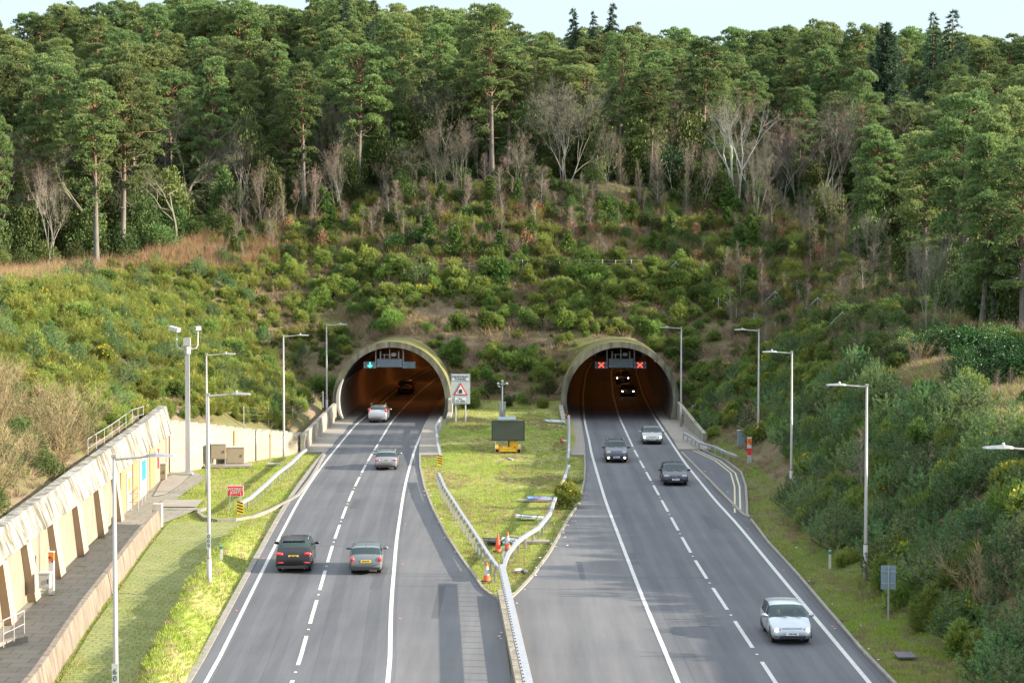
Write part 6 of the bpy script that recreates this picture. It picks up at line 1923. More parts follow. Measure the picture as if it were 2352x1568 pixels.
p = at(1711, 1040); cabinet('cabinet', Vector((p.x - .1, p.y + 1.2, 0)), (.75, .5, 1.75), 'blue-grey cabinet behind the emergency phone post at the lay-by', M_signback)
# ---- median camera pole, cabinet
p = on(1154, 962)
cabinet('cabinet', p + Vector((0, .3, 0)), (.62, .45, 1.55), 'light grey upright cabinet behind the message board trailer', M_cabg)
r = empty('camera_pole', p + Vector((0, -.25, 0)), 0, 'slim grey pole with small white cameras on the median', 'camera mast')
mb = MB(); mb.tube([(0, 0, 0), (0, 0, 1.0), (0, 0, 1.1), (0, 0, 3.35)], [.11, .11, .07, .06], 10); mb.build('pole', M_galv, r, smooth=True)
mb = MB(); mb.tube([(-.45, 0, 3.35), (.45, 0, 3.35)], .03, 6); mb.box((0, 0, 3.38), (.18, .18, .3)); mb.build('crossbar', M_galv, r)
for x, z in ((-.4, 3.42), (.42, 3.42), (0, 3.65)):
    mb = MB(); mb.ell((x, -.05, z), (.13, .13, .13)); mb.build('camera', M_white, r, smooth=True)
mb = MB(); mb.box((-.3, -.1, 3.15), (.3, .12, .1), ry=.4); mb.build('camera', M_white, r)
# ---- message board trailer
p = on(1167, 1040)
t = empty('message_board_trailer', p, 0, 'mobile dark message board on a yellow trailer on the median', 'message board')
s = proj((p.x + 1, p.y, p.z))[0] - proj(p)[0]
W_ = 76 / s; zb_ = 28 / s; zt_ = 74 / s
mb = MB(); mb.box((0, 0, (zb_ + zt_) / 2), (W_, .14, zt_ - zb_)); sc_ = mb.build('screen_frame', M_blackm, t)
mb = MB(); mb.box((0, -.08, (zb_ + zt_) / 2), (W_ - .16, .02, zt_ - zb_ - .16)); mb.build('screen', M_screen, sc_)
sc_.rotation_euler = (R(-3), 0, R(-3))
mb = MB(); mb.box((.05, .1, .95), (.12, .12, zb_ + .6)); mb.build('mast', M_blackm, t)
mb = MB(); mb.box((-.1, .3, zt_ + .18), (1.5, .8, .05), rx=.2); mb.build('solar_panel', M_signback, t)
mb = MB(); mb.box((0, -.1, .42), (1.5, .5, .14)); mb.box((0, .9, .42), (1.3, .9, .12)); mb.box((0, 2.0, .42), (.12, 1.6, .1)); mb.build('chassis', M_yellow, t)
mb = MB(); mb.box((.35, .6, .75), (.8, .8, .6)); mb.build('battery_box', M_yellow, t)
for s_ in (-1, 1):
    mb = MB(); mb.lathe((s_ * .92 - .1, .35, .3), [(.3, 0), (.3, .2)], 16, 'X'); w_ = mb.build('wheel', M_black, t)
    mb = MB(); mb.lathe((s_ * .92 - .1 - .005, .35, .3), [(.15, 0), (.15, .21)], 12, 'X'); mb.build('hub', M_white, w_)
    mb = MB(); prof = [(math.cos(a) * .38, math.sin(a) * .38) for a in np.linspace(0, PI, 9)]
    mb.prism([(q[0], q[1]) for q in prof] + [(-.33, 0), (.33, 0)][:0], -.13, .13, Matrix.Translation((s_ * .92, .35, .32)) @ Matrix.Rotation(PI / 2, 4, 'Y') @ Matrix.Rotation(PI / 2, 4, 'Z')); mb.build('mudguard', M_yellow, t)
    mb = MB(); mb.tube([(s_ * 1.05, -.25, 0), (s_ * 1.05, -.25, .95)], .03, 6); mb.build('jack_leg', M_galv, t)
    mb = MB(); mb.box((s_ * .55, -.36, .5), (.18, .04, .1)); mb.build('rear_light', M_red, t)
    mb = MB(); mb.box((s_ * .72, -.37, .3), (.12, .04, .14)); mb.build('reflector', M_red, t)
mb = MB(); mb.box((0, -.35, .24), (1.5, .06, .16)); mb.build('bumper', M_yellow, t)
# ---- big road sign
pl_ = on(1047, 971); pr_ = on(1069, 969)
t = empty('tunnel_sign', (pl_ + pr_) / 2, 0, 'white and grey tunnel sign with red warning triangle on two posts', 'road sign')
b0 = (pl_ + pr_) / 2; s = FPX / b0.y
W_ = 44 / s; hb = (b0.z * 0 + (969 - 926) / s); ht = (969 - 857) / s
for x in (-11.5 / s, 11 / s):
    mb = MB(); mb.tube([(x, 0, -.3), (x, 0, ht - .3)], .075, 8); mb.build('post', M_galv, t)
mb = MB(); mb.box((0, -.12, (hb + ht) / 2), (W_, .05, ht - hb)); bd = mb.build('board', M_signgrey, t)
def panel_txt(zc, h, w, txt, size, sx=1.0):
    mb = MB(); mb.box((0, -.15, zc), (w + .06, .02, h + .06)); a = mb.build('panel_border', M_navy, t)
    mb = MB(); mb.box((0, -.165, zc), (w, .02, h)); a = mb.build('panel', M_signwhite, t)
    text_part(txt, size, M_navy, a, Matrix.Translation((0, -.185, zc - .01)) @ FACE_CAM, bold=.006, sx=sx)
H_ = ht - hb
panel_txt(hb + H_ * .87, H_ * .2, W_ * .88, 'HINDHEAD\nTUNNEL', H_ * .098, 1.08)
panel_txt(hb + H_ * .14, H_ * .19, W_ * .62, 'For\n1\u00bd miles', H_ * .085, 1.05)
def tri(z0, h, y, mat, nm):
    w = h * 1.15; mb = MB(); mb.prism([(-w / 2, 0), (w / 2, 0), (0, h)], 0, .015, Matrix.Translation((0, y, z0)) @ FACE_CAM); return mb.build(nm, mat, t)
tri(hb + H_ * .29, H_ * .42, -.15, M_red, 'warning_triangle'); tri(hb + H_ * .325, H_ * .305, -.17, M_signwhite, 'triangle_centre')
mb = MB(); k = H_ * .055; mb.prism([(-k, 0), (k, 0), (k, k * 1.6)] + [(k * math.cos(a), k * 1.6 + k * .8 * math.sin(a)) for a in np.linspace(0.2, PI - .2, 7)] + [(-k, k * 1.6)], 0, .02, Matrix.Translation((0, -.19, hb + H_ * .36)) @ FACE_CAM); mb.build('tunnel_symbol', M_navy, t)
# ---- works exit sign
p = at(541, 1172); s = FPX / p.y
t = empty('works_exit_sign', p, 0, 'red works exit sign on a thin metal frame on the left lawn', 'road sign')
zb_, zt_ = 33 / s, 58 / s; W_ = 38 / s
mb = MB(); mb.box((0, 0, (zb_ + zt_) / 2), (W_, .03, zt_ - zb_)); bd = mb.build('board_edge', M_signwhite, t)
mb = MB(); mb.box((0, -.025, (zb_ + zt_) / 2), (W_ - .07, .02, zt_ - zb_ - .07)); a = mb.build('board', M_red, t)
text_part('WORKS\nEXIT', (zt_ - zb_) * .36, M_white, a, Matrix.Translation((0, -.045, (zb_ + zt_) / 2)) @ FACE_CAM, bold=.004, sx=1.2)
for x0, x1, y_ in ((-.38, -.3, -.15), (.38, .3, -.15), (-.2, -.2, .5), (.2, .2, .5)):
    mb = MB(); mb.tube([(x0, y_, 0), (x1, .03, zt_ + .15)], .018, 5); mb.build('frame_leg', M_galv, t)
# ---- green emergency sign on a pole at the block wall
p = at(531, 1058); s = FPX / p.y
t = empty('assembly_point_sign', p + Vector((0, .3, 0)), 0, 'small green square sign with white symbol on a thin pole before the block wall', 'sign')
mb = MB(); mb.tube([(0, .03, 0), (0, .03, 60 / s)], .025, 6); mb.build('pole', M_galv, t)
mb = MB(); mb.box((0, 0, 71 / s), (14 / s, .03, 18 / s)); a = mb.build('board', M_green, t)
for dx, dz in ((-.13, .13), (.13, .13), (-.13, -.07), (.13, -.07)):
    mb = MB(); mb.prism([(-.05, 0), (.05, -.0), (0, .1)], 0, .01, Matrix.Translation((dx, -.03, 71 / s + dz + .02)) @ FACE_CAM @ Matrix.Rotation(math.atan2(-dz, -dx) - PI / 2, 4, 'Z')); mb.build('arrow', M_white, t)
mb = MB(); mb.box((0, -.025, 71 / s + .05), (.14, .02, .16)); mb.build('symbol', M_white, t)
mb = MB(); mb.box((0, -.025, 71 / s - .22), (.3, .02, .03)); mb.build('line', M_white, t)
# ---- signs seen from behind on the right
def back_sign(u, vb, w_px, vt, vbb, label, cat_='sign'):
    p = at(u, vb); s = FPX / p.y
    t = empty('sign_back', p, 0, label, cat_)
    zt_ = (vb - vt) / s; zb_ = (vb - vbb) / s; W_ = w_px / s
    mb = MB(); mb.box((0, .04, (zb_ + zt_) / 2), (W_, .03, zt_ - zb_)); mb.build('board', M_signback, t)
    mb = MB(); mb.tube([(0, -.03, -.2), (0, -.03, zt_ - .03)], .04, 8); mb.build('post', M_galv, t)
    for f in (.25, .75):
        mb = MB(); mb.box((0, .015, zb_ + (zt_ - zb_) * f), (W_ * .96, .02, .05)); mb.build('stiffener', M_galv, t)
back_sign(1598, 968, 20, 930, 960, 'grey back of a road sign beside the right tunnel wing wall')
back_sign(2040, 1420, 34, 1297, 1352, 'blue-grey back of a road sign near the tall right lamp post')
# ---- signs and rubbish lying in the median
def fallen(u, v, w, d, mat, label, rz, lift=.12, tiltx=0.1, frame=True):
    p = on(u, v); t = empty('fallen_sign', p + Vector((0, 0, lift)), rz, label, 'fallen sign')
    t.rotation_euler = (tiltx, .06, rz)
    mb = MB(); mb.box((0, 0, 0), (w, d, .03)); mb.build('board', mat, t)
    if frame:
        for x in (-w * .3, w * .3):
            mb = MB(); mb.tube([(x, -d * .52, .03), (x, d * .52, .03)], .02, 5); mb.build('rail', M_blackm, t)
        for y in (-d * .35, d * .35):
            mb = MB(); mb.tube([(-w * .5, y, .035), (w * .5, y, .035)], .02, 5); mb.build('crosspiece', M_blackm, t)
    return t
M_blues = plain('sign_blue', (0.12, 0.2, 0.5), .4)
f1 = fallen(1244, 1147, 1.9, .7, M_blues, 'blue sign with red edge lying on the concrete strip of the median', .15, .1, .12, False)
mb = MB(); mb.box((.1, -.38, .0), (1.2, .12, .04)); mb.build('red_edge', M_red, f1)
fallen(1216, 1190, 1.7, 1.0, M_signgrey, 'grey sign lying face down on the median grass', -.15, .12, .08)
fallen(1148, 1247, 1.9, .9, M_blackm, 'dark sign frame lying behind the two cones', .1, .15, .1)
fallen(1172, 1246, 1.0, .9, M_signgrey, 'pale grey sign frame lying by the right cone', -.3, .2, .15)
fallen(1276, 970, 1.9, 1.4, M_signgrey, 'oval-looking pale sign fallen beside the right tunnel footway', .3, .15, .15)
M_sack = plain('pale_rubbish', (.6, .57, .5), .9); M_sackd = plain('dark_rubbish', (.1, .1, .12), .8)
for u_, v_, m_, r_, lab in ((1190, 1312, M_sack, (.26, .2, .12), 'pale stone lying on the grass beside the barrier tip'), (1204, 1313, M_sackd, (.2, .16, .12), 'dark stone lying on the grass beside the pale one'), (1121, 1276, M_orange, (.1, .1, .08), 'small orange scrap on the median grass')):
    p = on(u_, v_, .05); mb = MB(); mb.ell((0, 0, 0), r_, 8, 5); o = mb.build('stone' if m_ is not M_orange else 'plastic_scrap', m_); o.location = p
    for vtx in o.data.vertices: vtx.co *= random.uniform(.8, 1.15)
    tag(o, lab, 'stone' if m_ is not M_orange else 'rubbish')
p = on(1173, 1055, .06); mb = MB(); mb.box((0, 0, 0), (.14, 1.5, .06)); o = mb.build('plank', M_white); o.location = p; o.rotation_euler = (0, 0, .25); tag(o, 'white plank lying on the grass below the message board', 'plank')
# litter specks along kerbs
lm = MB()
for k in range(70):
    y = random.uniform(78, 150); sd = random.choice((0, 1, 2, 3))
    x = (float(Rm(y)) + random.gauss(0, .25)) if sd < 2 else ((float(Lk(y)) + random.gauss(.2, .2)) if sd == 2 else float(Rk(y)) + random.gauss(.3, .4))
    lm.box((x, y, .13 if sd < 2 else .1), (random.uniform(.04, .12), random.uniform(.04, .12), .02), rz=random.random() * 3)
o = lm.build('litter', M_sack); tag(o, 'small pale litter and leaves scattered along the kerbs', 'litter', kind='stuff')
# small wire trolley / frame by the left lamp post
p = at(636, 1066); t = empty('metal_frame', p, 0, 'thin empty metal sign frame standing on the left lawn by the block wall', 'metal frame')
for x in (-.55, .55):
    mb = MB(); mb.tube([(x, 0, 0), (x, 0, 2.1)], .018, 5); mb.build('upright', M_galv, t)
for z in (1.1, 2.05):
    mb = MB(); mb.tube([(-.55, 0, z), (.55, 0, z)], .015, 5); mb.build('crossbar', M_galv, t)
mb = MB(); mb.box((-.2, -.2, .06), (1.0, .5, .1)); mb.build('base_weight', M_cabg, t)
# ---- handrails
def handrail(pts, label, h=1.05, n=4, mid=True):
    t = empty('handrail', (0, 0, 0), 0, label, 'handrail')
    pts = [Vector(p) for p in pts]
    mb = MB(); mb.tube([p + Vector((0, 0, h)) for p in pts], .03, 6); mb.build('top_rail', M_galv, t)
    if mid: mb = MB(); mb.tube([p + Vector((0, 0, h * .5)) for p in pts], .022, 6); mb.build('mid_rail', M_galv, t)
    for i in range(len(pts) - 1):
        for k in range(n + (1 if i == len(pts) - 2 else 0)):
            p = pts[i].lerp(pts[i + 1], k / n)
            mb = MB(); mb.tube([p, p + Vector((0, 0, h))], .026, 6); mb.build('post', M_galv, t)
handrail([at(-40, 1488, .2), at(8, 1486, .2), at(56, 1462, .2)], 'steel handrail on the walkway at the bottom left corner', 1.1, 2)
mb = MB(); a, b_ = at(-60, 1500), at(58, 1470); mb.box(((a.x + b_.x) / 2, (a.y + b_.y) / 2 - .1, .08), ((b_ - a).length, .35, .3), rz=math.atan2((b_ - a).y, (b_ - a).x)); mb.build('rail_kerb', M_pave, kind='structure')
handrail([at(286, 1172), at(318, 1172), at(334, 1150)], 'steel handrail in front of the teal notice on the left wall', 1.1, 2)
hp_ = [Vector((LW(y, -1.1), y, 4.2 + .58 * .6)) for y in (118, 128, 138, 147)]
for q in hp_: q.z = tz(q.x, q.y)
handrail(hp_, 'long steel handrail on top of the bank above the retaining wall', 1.1, 3)
# ---- boundary fence
M_wire = plain('fence_wire', (0.35, 0.36, 0.37), .5, .5)
def wire_fence(px, label, h=1.6, step=None, wires=5, brace=()):
    pts = []
    for (u_, v_) in px:
        q = hit(u_, v_)
        if q is not None: pts.append(q)
    t = empty('wire_fence', (0, 0, 0), 0, label, 'fence')
    for i, p in enumerate(pts):
        mb = MB(); mb.tube([p - Vector((0, 0, .2)), p + Vector((0, 0, h))], .035, 6)
        if i in brace:
            mb.tube([p + Vector((0, 0, h * .9)), p + Vector((-1.5, -.4, .0))], .03, 5); mb.tube([p + Vector((0, 0, h * .9)), p + Vector((.7, -.4, .7))], .03, 5)
        mb.build('post', M_galv, t)
    mb = MB()
    for k in range(wires):
        mb.tube([p + Vector((0, 0, h * (.12 + .83 * k / (wires - 1)))) for p in pts], .006, 3, cap=False)
    mb.build('wire', M_wire, t)
wire_fence([(900, 645), (928, 645), (955, 640), (988, 636), (1040, 640), (1078, 636), (1122, 634), (1152, 632), (1200, 632), (1246, 632), (1285, 632), (1332, 630), (1384, 630), (1414, 632), (1450, 632), (1480, 632), (1520, 632), (1552, 632)], 'wire mesh fence with grey posts crossing the hillside above both tunnels', brace=(17,))
wire_fence([(1552, 634), (1600, 655), (1650, 722), (1691, 742), (1732, 754), (1780, 775)], 'wire fence stepping down the shaded slope right of the right tunnel')
wire_fence([(1700, 672), (1735, 680), (1765, 688), (1780, 700), (1830, 690), (1878, 715), (1935, 752), (1952, 790)], 'upper wire fence with angled posts on the shaded right hillside', brace=(3, 5, 6))
pp = [(602, 990), (640, 985), (700, 975), (740, 962)]
wire_fence([(560, 975), (617, 977), (672, 972), (742, 955)], 'low wire fence behind the stepped block wall', 1.5)

# ---- lane signals hanging in the portals
def lane_signals(cu, vals, Y, side):
    s = FPX / Y
    lab = 'left' if side == 'L' else 'right'
    g = 'lane signals in the %s tunnel mouth' % lab
    def P(u, v): q = atY(u, v, Y); return q
    u0, u1, v0, v1 = vals['panel']
    a, b_ = P(u0, v1), P(u1, v0); c = (a + b_) / 2
    t = empty('message_sign', c, 0, 'blank grey message panel hanging in the %s tunnel mouth' % lab, 'message sign')
    w, h = b_.x - a.x, b_.z - a.z
    mb = MB(); mb.box((0, 0, 0), (w, .22, h)); mb.build('housing', M_signal, t)
    mb = MB(); mb.box((0, -.12, 0), (w * .96, .03, h * .9)); mb.build('face', M_signalL, t)
    for sx in (-1, 1):
        for sz in (-1, 1):
            mb = MB(); mb.lathe((sx * w * .45, -.16, sz * h * .36), [(.07, 0), (.07, .03)], 8, 'Y'); mb.build('corner_lamp', M_galv, t)
        mb = MB(); mb.box((sx * w * .36, 0, h / 2 + .35), (.12, .12, .8)); mb.build('hanger', M_cabg, t)
    mb = MB(); mb.box((0, .1, h / 2 + .45), (.08, .08, 1.0)); mb.box((-.55, .1, h / 2 + .2), (.06, .06, .5)); mb.box((.0, .1, h / 2 + .4), (1.5, .05, .05)); mb.build('bracket', M_galv, t)
    mb = MB(); mb.box((.42, -.05, h / 2 + .42), (.42, .3, .34)); mb.build('camera', M_cabg, t)
    for k, (u0, u1, v0, v1, kind) in enumerate(vals['sig']):
        a, b_ = P(u0, v1), P(u1, v0); c = (a + b_) / 2; w, h = b_.x - a.x, b_.z - a.z
        pos = ('left', 'right')[k]
        lb = {'on': 'lane signal showing a lit green arrow', 'off': 'lane signal with unlit arrow', 'x': 'lane signal showing a red cross, %s one of the pair' % pos}[kind]
        t = empty('lane_signal', c, 0, lb + ' in the %s tunnel mouth' % lab, 'lane signal', g)
        mb = MB(); mb.box((0, 0, 0), (w, .2, h)); mb.build('housing', M_signal, t)
        mb = MB(); mb.box((0, -.11, 0), (w * .93, .03, h * .9)); mb.build('face', M_signalL if kind != 'x' else M_signal, t)
        for sx in (-1, 1):
            for sz in (-1, 1):
                mb = MB(); mb.lathe((sx * w * .42, -.15, sz * h * .33), [(.055, 0), (.055, .03)], 8, 'Y'); mb.build('corner_lamp', M_galv, t)
        mb = MB(); sx = 1 if k == 0 else -1; mb.box((sx * w * .44, .05, h / 2 + .6), (.12, .12, 1.3)); mb.build('hanger', M_cabg, t)
        mb = MB()
        if kind == 'x':
            for an in (-1, 1): mb.box((0, -.14 - .004 * an, 0), (h * 1.0, .02, h * .13), ry=an * .74)
            mb.build('red_cross', M_ron, t)
        else:
            mb.box((0, -.14, h * .06), (h * .14, .02, h * .66)); mb.box((-h * .15, -.145, -h * .2), (h * .44, .02, h * .11), ry=.7); mb.box((h * .15, -.137, -h * .2), (h * .44, .02, h * .11), ry=-.7)
            mb.build('arrow', M_gon if kind == 'on' else M_goff, t)
lane_signals(0, dict(panel=(866, 924, 823.5, 843), sig=((835, 865, 830, 845.5, 'on'), (924.5, 954.5, 830, 845.5, 'off'))), 201.2, 'L')
lane_signals(0, dict(panel=(1398, 1454, 823, 844), sig=((1366, 1396, 830, 846, 'x'), (1455, 1484.5, 830, 846, 'x'))), 203.2, 'R')
# ================================================================ vehicles
def car_paint(name, col, metal=0.5, rough=0.3):
    m, nt, b, out = new_mat(name)
    n = noise_node(nt, 1.2, 4, 0.6)
    r = ramp(nt, n.outputs['Fac'], 0.3, [c * .86 for c in col], 0.7, [min(1, c * 1.1) for c in col])
    nt.links.new(r.outputs[0], b.inputs['Base Color'])
    b.inputs['Metallic'].default_value = metal; b.inputs['Roughness'].default_value = rough
    b.inputs['Coat Weight'].default_value = 0.5 if col[0] > .03 else 0.2; b.inputs['Coat Roughness'].default_value = 0.08
    return m
def glass_mat():
    m, nt, b, out = new_mat('car_glass')
    b.inputs['Base Color'].default_value = (0.045, 0.08, 0.085, 1); b.inputs['Roughness'].default_value = 0.06
    b.inputs['Specular IOR Level'].default_value = 0.7
    tr = nt.nodes.new('ShaderNodeBsdfTransparent'); tr.inputs[0].default_value = (0.55, 0.68, 0.66, 1)
    ms = nt.nodes.new('ShaderNodeMixShader'); ms.inputs[0].default_value = 0.55
    nt.links.new(tr.outputs[0], ms.inputs[1]); nt.links.new(b.outputs[0], ms.inputs[2]); nt.links.new(ms.outputs[0], out.inputs[0])
    return m
M_glass = glass_mat()
M_rim = plain('alloy_rim', (0.45, 0.46, 0.48), .3, .8)
M_tyre = plain('tyre', (0.018, 0.018, 0.02), .85)
M_trim = plain('black_trim', (0.022, 0.022, 0.026), .55)
M_lens = plain('headlight_glass', (0.32, 0.34, 0.37), .12, .2, coat=1.0)
M_lampon = plain('headlight_on', (1, .98, .9), .3, emit=(1.0, .95, .8), estr=4.5)
M_fogon = plain('fog_lamp_on', (1, .8, .5), .3, emit=(1.0, .72, .4), estr=4.0)
M_tail = plain('tail_light', (0.55, 0.02, 0.02), .15, coat=1.0, emit=(1, .03, .02), estr=.03)
M_ply = plain('yellow_number_plate', (0.85, 0.55, 0.02), .5); M_plw = plain('white_number_plate', (0.72, 0.74, 0.74), .5)
M_seat = plain('dark_upholstery', (0.06, 0.06, 0.065), .9)
M_skin = plain('skin', (0.50, 0.31, 0.23), .6); M_cloth1 = plain('dark_clothes', (0.05, 0.06, 0.10), .9); M_cloth2 = plain('blue_clothes', (0.04, 0.09, 0.25), .9); M_hair = plain('hair', (.06, .04, .03), .8)
NJ = 19
def make_car(loc, rz, P, paint_m, label, plate, rear, lights=False, fog=False, cat_='car', group=None):
    L, W, H = P['L'], P['W'], P['H']; belt = P.get('belt', .92); cl = P.get('clear', .2)
    car = empty('parked_car' if False else P.get('name', 'car'), loc, rz, label, cat_, group)
    # profile stations from nose (+L/2) to tail (-L/2): (y, ztop, width factor)
    prof = P['prof']
    ys_ = np.array([L / 2 - q[0] * L for q in prof]); zt = np.array([q[1] for q in prof]); wf = np.array([q[2] for q in prof])
    yy = []
    for i in range(len(ys_) - 1):
        n = max(2, int(round((ys_[i] - ys_[i + 1]) / .09)))
        yy += list(np.linspace(ys_[i], ys_[i + 1], n, endpoint=False))
    yy.append(ys_[-1]); yy = np.array(yy)
    ztv = np.interp(-yy, -ys_, zt); wv = np.interp(-yy, -ys_, wf) * W / 2
    # gentle smoothing
    for _ in range(2):
        z2 = ztv.copy(); z2[1:-1] = (ztv[:-2] + 2 * ztv[1:-1] + ztv[2:]) / 4; ztv = z2
        w2 = wv.copy(); w2[1:-1] = (wv[:-2] + 2 * wv[1:-1] + wv[2:]) / 4; wv = w2
    rings = []
    for y, z, w in zip(yy, ztv, wv):
        bl = min(belt, z - .05)
        g_ = max(0.0, z - bl - .05)
        wt = w * .955 - g_ * P.get('tumble', .28)
        endf = min(1.0, (L / 2 - abs(y)) / .28)
        zb = cl + (1 - endf) * .10
        pts = [(0, zb), (w * .85, zb), (w * .965, zb + .1), (w * 1.0, zb + (bl - zb) * .38), (w * 1.0, zb + (bl - zb) * .62), (w * .985, zb + (bl - zb) * .88), (w * .96, bl), (w * .96 - (w * .96 - wt) * .5, bl + (z - bl - .05) * .5), (wt, z - .05), (wt * .9, z - .012), (wt * .5, z + .012), (0, z + .02)]
        rings.append(pts)
    K = len(rings[0]); n = len(rings)
    vs = []; fs = []
    for r_, y in zip(rings, yy):
        for p in r_: vs.append((p[0], y, p[1]))
        for p in r_[1:-1][::-1]: vs.append((-p[0], y, p[1]))
    M_ = 2 * K - 2
    for i in range(n - 1):
        for k in range(M_):
            fs.append((i * M_ + k, i * M_ + (k + 1) % M_, (i + 1) * M_ + (k + 1) % M_, (i + 1) * M_ + k))
    fs.append(tuple(range(M_ - 1, -1, -1))); fs.append(tuple((n - 1) * M_ + k for k in range(M_)))
    # which faces are windows
    yc, yrf, yrr, yt = [L / 2 - f * L for f in P['glass']]     # cowl, roof front, roof rear, tail top
    glass_idx = {'windscreen': [], 'rear_window': [], 'side_window': []}
    body_f = []
    nb_f = (n - 1) * M_
    pil = P.get('pillars', ())
    for fi, f in enumerate(fs):
        if fi >= nb_f: body_f.append(f); continue
        i, k = divmod(fi, M_)
        ym = (yy[i] + yy[i + 1]) / 2
        kk = k if k < K - 1 else (M_ - 1 - k)
        top = kk >= 8; side = kk in (6, 7)
        if top and yrf - .02 < ym < yc - .06 and not (kk == 8 and False): glass_idx['windscreen'].append(f)
        elif top and yt + .05 < ym < yrr - .06: glass_idx['rear_window'].append(f)
        elif side and (yt + P.get('sw_rear', .30)) < ym < (yc - P.get('sw_front', .42)) and all(abs(ym - (L / 2 - q * L)) > .055 for q in pil): glass_idx['side_window'].append(f)
        else: body_f.append(f)
    def sub(faces):
        ids = sorted({i for f in faces for i in f}); mp_ = {a: b_ for b_, a in enumerate(ids)}
        return [vs[i] for i in ids], [tuple(mp_[i] for i in f) for f in faces]
    mb = MB(); v_, f_ = sub(body_f); mb.add(v_, f_); body = mb.build('body', paint_m, car, smooth=True)
    for nm in ('windscreen', 'rear_window'):
        if glass_idx[nm]:
            mb = MB(); v_, f_ = sub(glass_idx[nm]); mb.add(v_, f_); mb.build(nm, M_glass, car, smooth=True)
    for sgn in (1, -1):
        ff = [f for f in glass_idx['side_window'] if sum(vs[i][0] for i in f) * sgn > 0]
        if ff: mb = MB(); v_, f_ = sub(ff); mb.add(v_, f_); mb.build('side_window', M_glass, car, smooth=True)
    # cabin
    mb = MB(); mb.box((0, (yc + yt) / 2, belt - .22), (W * .84, abs(yc - yt) - .1, .04))
    for sx in (-.36, .36):
        mb.box((sx, .0 + (yc - 1.35), belt + .02), (.5, .14, .62), rx=-.15); mb.box((sx, (yc - 1.40), belt + .38), (.26, .1, .18))
        mb.box((sx, (yc - 2.2), belt + .0), (.5, .14, .5), rx=-.15)
    mb.build('seats', M_seat, car)
    mb = MB(); mb.box((0, yt + .5, belt - .05), (W * .86, .95, .03)); mb.build('parcel_shelf', M_seat, car)
    mb = MB(); mb.box((0, yc - .35, belt - .02), (W * .8, .5, .1)); mb.build('dashboard', M_seat, car)
    # wheels
    wr = P.get('wr', .32)
    for fy in P['axles']:
        y = L / 2 - fy * L; wloc = np.interp(-y, -yy, wv)
        for s in (-1, 1):
            x = s * (wloc - .19)
            wl_ = empty('wheel', (x, y, wr), 0); wl_.parent = car
            mb = MB(); mb.lathe((0, 0, 0), [(wr * .62, -.11), (wr * .93, -.11), (wr, -.08), (wr, .08), (wr * .93, .11), (wr * .62, .11)], 24, 'X'); mb.build('tyre', M_tyre, wl_, smooth=False)
            mb = MB(); mb.lathe((0, 0, 0), [(.05, s * .125), (wr * .2, s * .12), (wr * .64, s * .115), (wr * .66, s * .08)], 20, 'X')
            for a in range(5):
                t_ = a * 2 * PI / 5
                mb.box((s * .128, math.cos(t_) * wr * .36, math.sin(t_) * wr * .36), (.012, .05, wr * .5), rx=t_ - PI / 2)
            mb.build('rim', M_rim, wl_)
            mb = MB(); ar = wr + .055
            ring = [(ar * math.cos(a), ar * math.sin(a)) for a in np.linspace(-.35, PI + .35, 17)]
            mb.prism(ring, 0, .012, Matrix.Translation((s * (wloc - .005) - .006, y, wr + .01)) @ Matrix.Rotation(PI / 2, 4, 'Z') @ Matrix.Rotation(PI / 2, 4, 'X')); mb.build('wheel_arch', M_trim, car)
    nose = L / 2; tail = -L / 2
    def onbody(x, z, front):
        """y of the body surface at (x,z) on the nose or tail"""
        rng_ = range(n) if front else range(n - 1, -1, -1)
        for i in rng_:
            if ztv[i] > z + .02 and wv[i] > abs(x) + .0: return yy[i]
        return yy[0] if front else yy[-1]
    def blob(nm, x, z, r, m_, front, push=0.0, sx=1):
        y = onbody(abs(x) , z, front) + (push if front else -push)
        mb = MB(); mb.ell((x, y, z), r, 12, 8); return mb.build(nm, m_, car, smooth=True)
    hz, hx = P['head']; hr = P.get('hr', (.2, .1, .1))
    for s in (-1, 1):
        hl = blob('headlight', s * hx, hz, hr, M_lens, True)
        if lights:
            y = hl.data.vertices[0].co.y; mb = MB(); mb.ell((s * (hx + hr[0] * .3), onbody(hx, hz, True) + hr[1] * .62, hz), (hr[0] * .42, hr[1] * .7, hr[2] * .8), 10, 6); mb.build('bulb', M_lampon, hl)
        if fog: blob('fog_light', s * (hx + .02), .42, (.09, .06, .07), M_fogon, True, .02)
        tz0, tx, tr = P['tail']
        if not rear: tx -= .07
        blob('tail_light', s * tx, tz0, tr, M_tail, False)
        if 'tail2' in P: blob('tail_light', s * P['tail2'][1], P['tail2'][0], P['tail2'][2], M_tail, False)
        mx = np.interp(-(yc - .35), -yy, wv)
        mb = MB(); mb.ell((s * (mx + .12), yc - .38, belt + .08), (.13, .08, .085), 10, 6); mb.box((s * (mx + .0), yc - .38, belt + .03), (.16, .05, .05)); mb.build('mirror', P.get('mirror_m', paint_m), car, smooth=True)
        mb = MB(); q = onbody(0, .4, False)
    # grille, lower grille and bumper trims
    gz = P.get('grille', (.62, .55, .1)); yf = onbody(0, gz[0], True) + .02; yfp = L / 2 - .005
    mb = MB(); mb.box((0, yf + .01, gz[0]), (gz[1] * 2, .06, gz[2] * 1.2)); gr = mb.build('grille', M_trim, car)
    mb = MB(); mb.box((0, yf + .03, gz[0] + gz[2] * .5), (gz[1] * 2, .03, .02)); mb.box((0, yf + .035, gz[0]), (.13, .03, .1)); mb.build('badge', M_rim, gr)
    mb = MB(); mb.box((0, yfp, .33), (W * .62, .05, .12)); mb.build('lower_grille', M_trim, car)
    yr_ = onbody(0, .45, False)
    mb = MB(); mb.box((0, yr_ - .0, .33), (W * .8, .08, .14)); mb.build('rear_valance', M_trim, car)
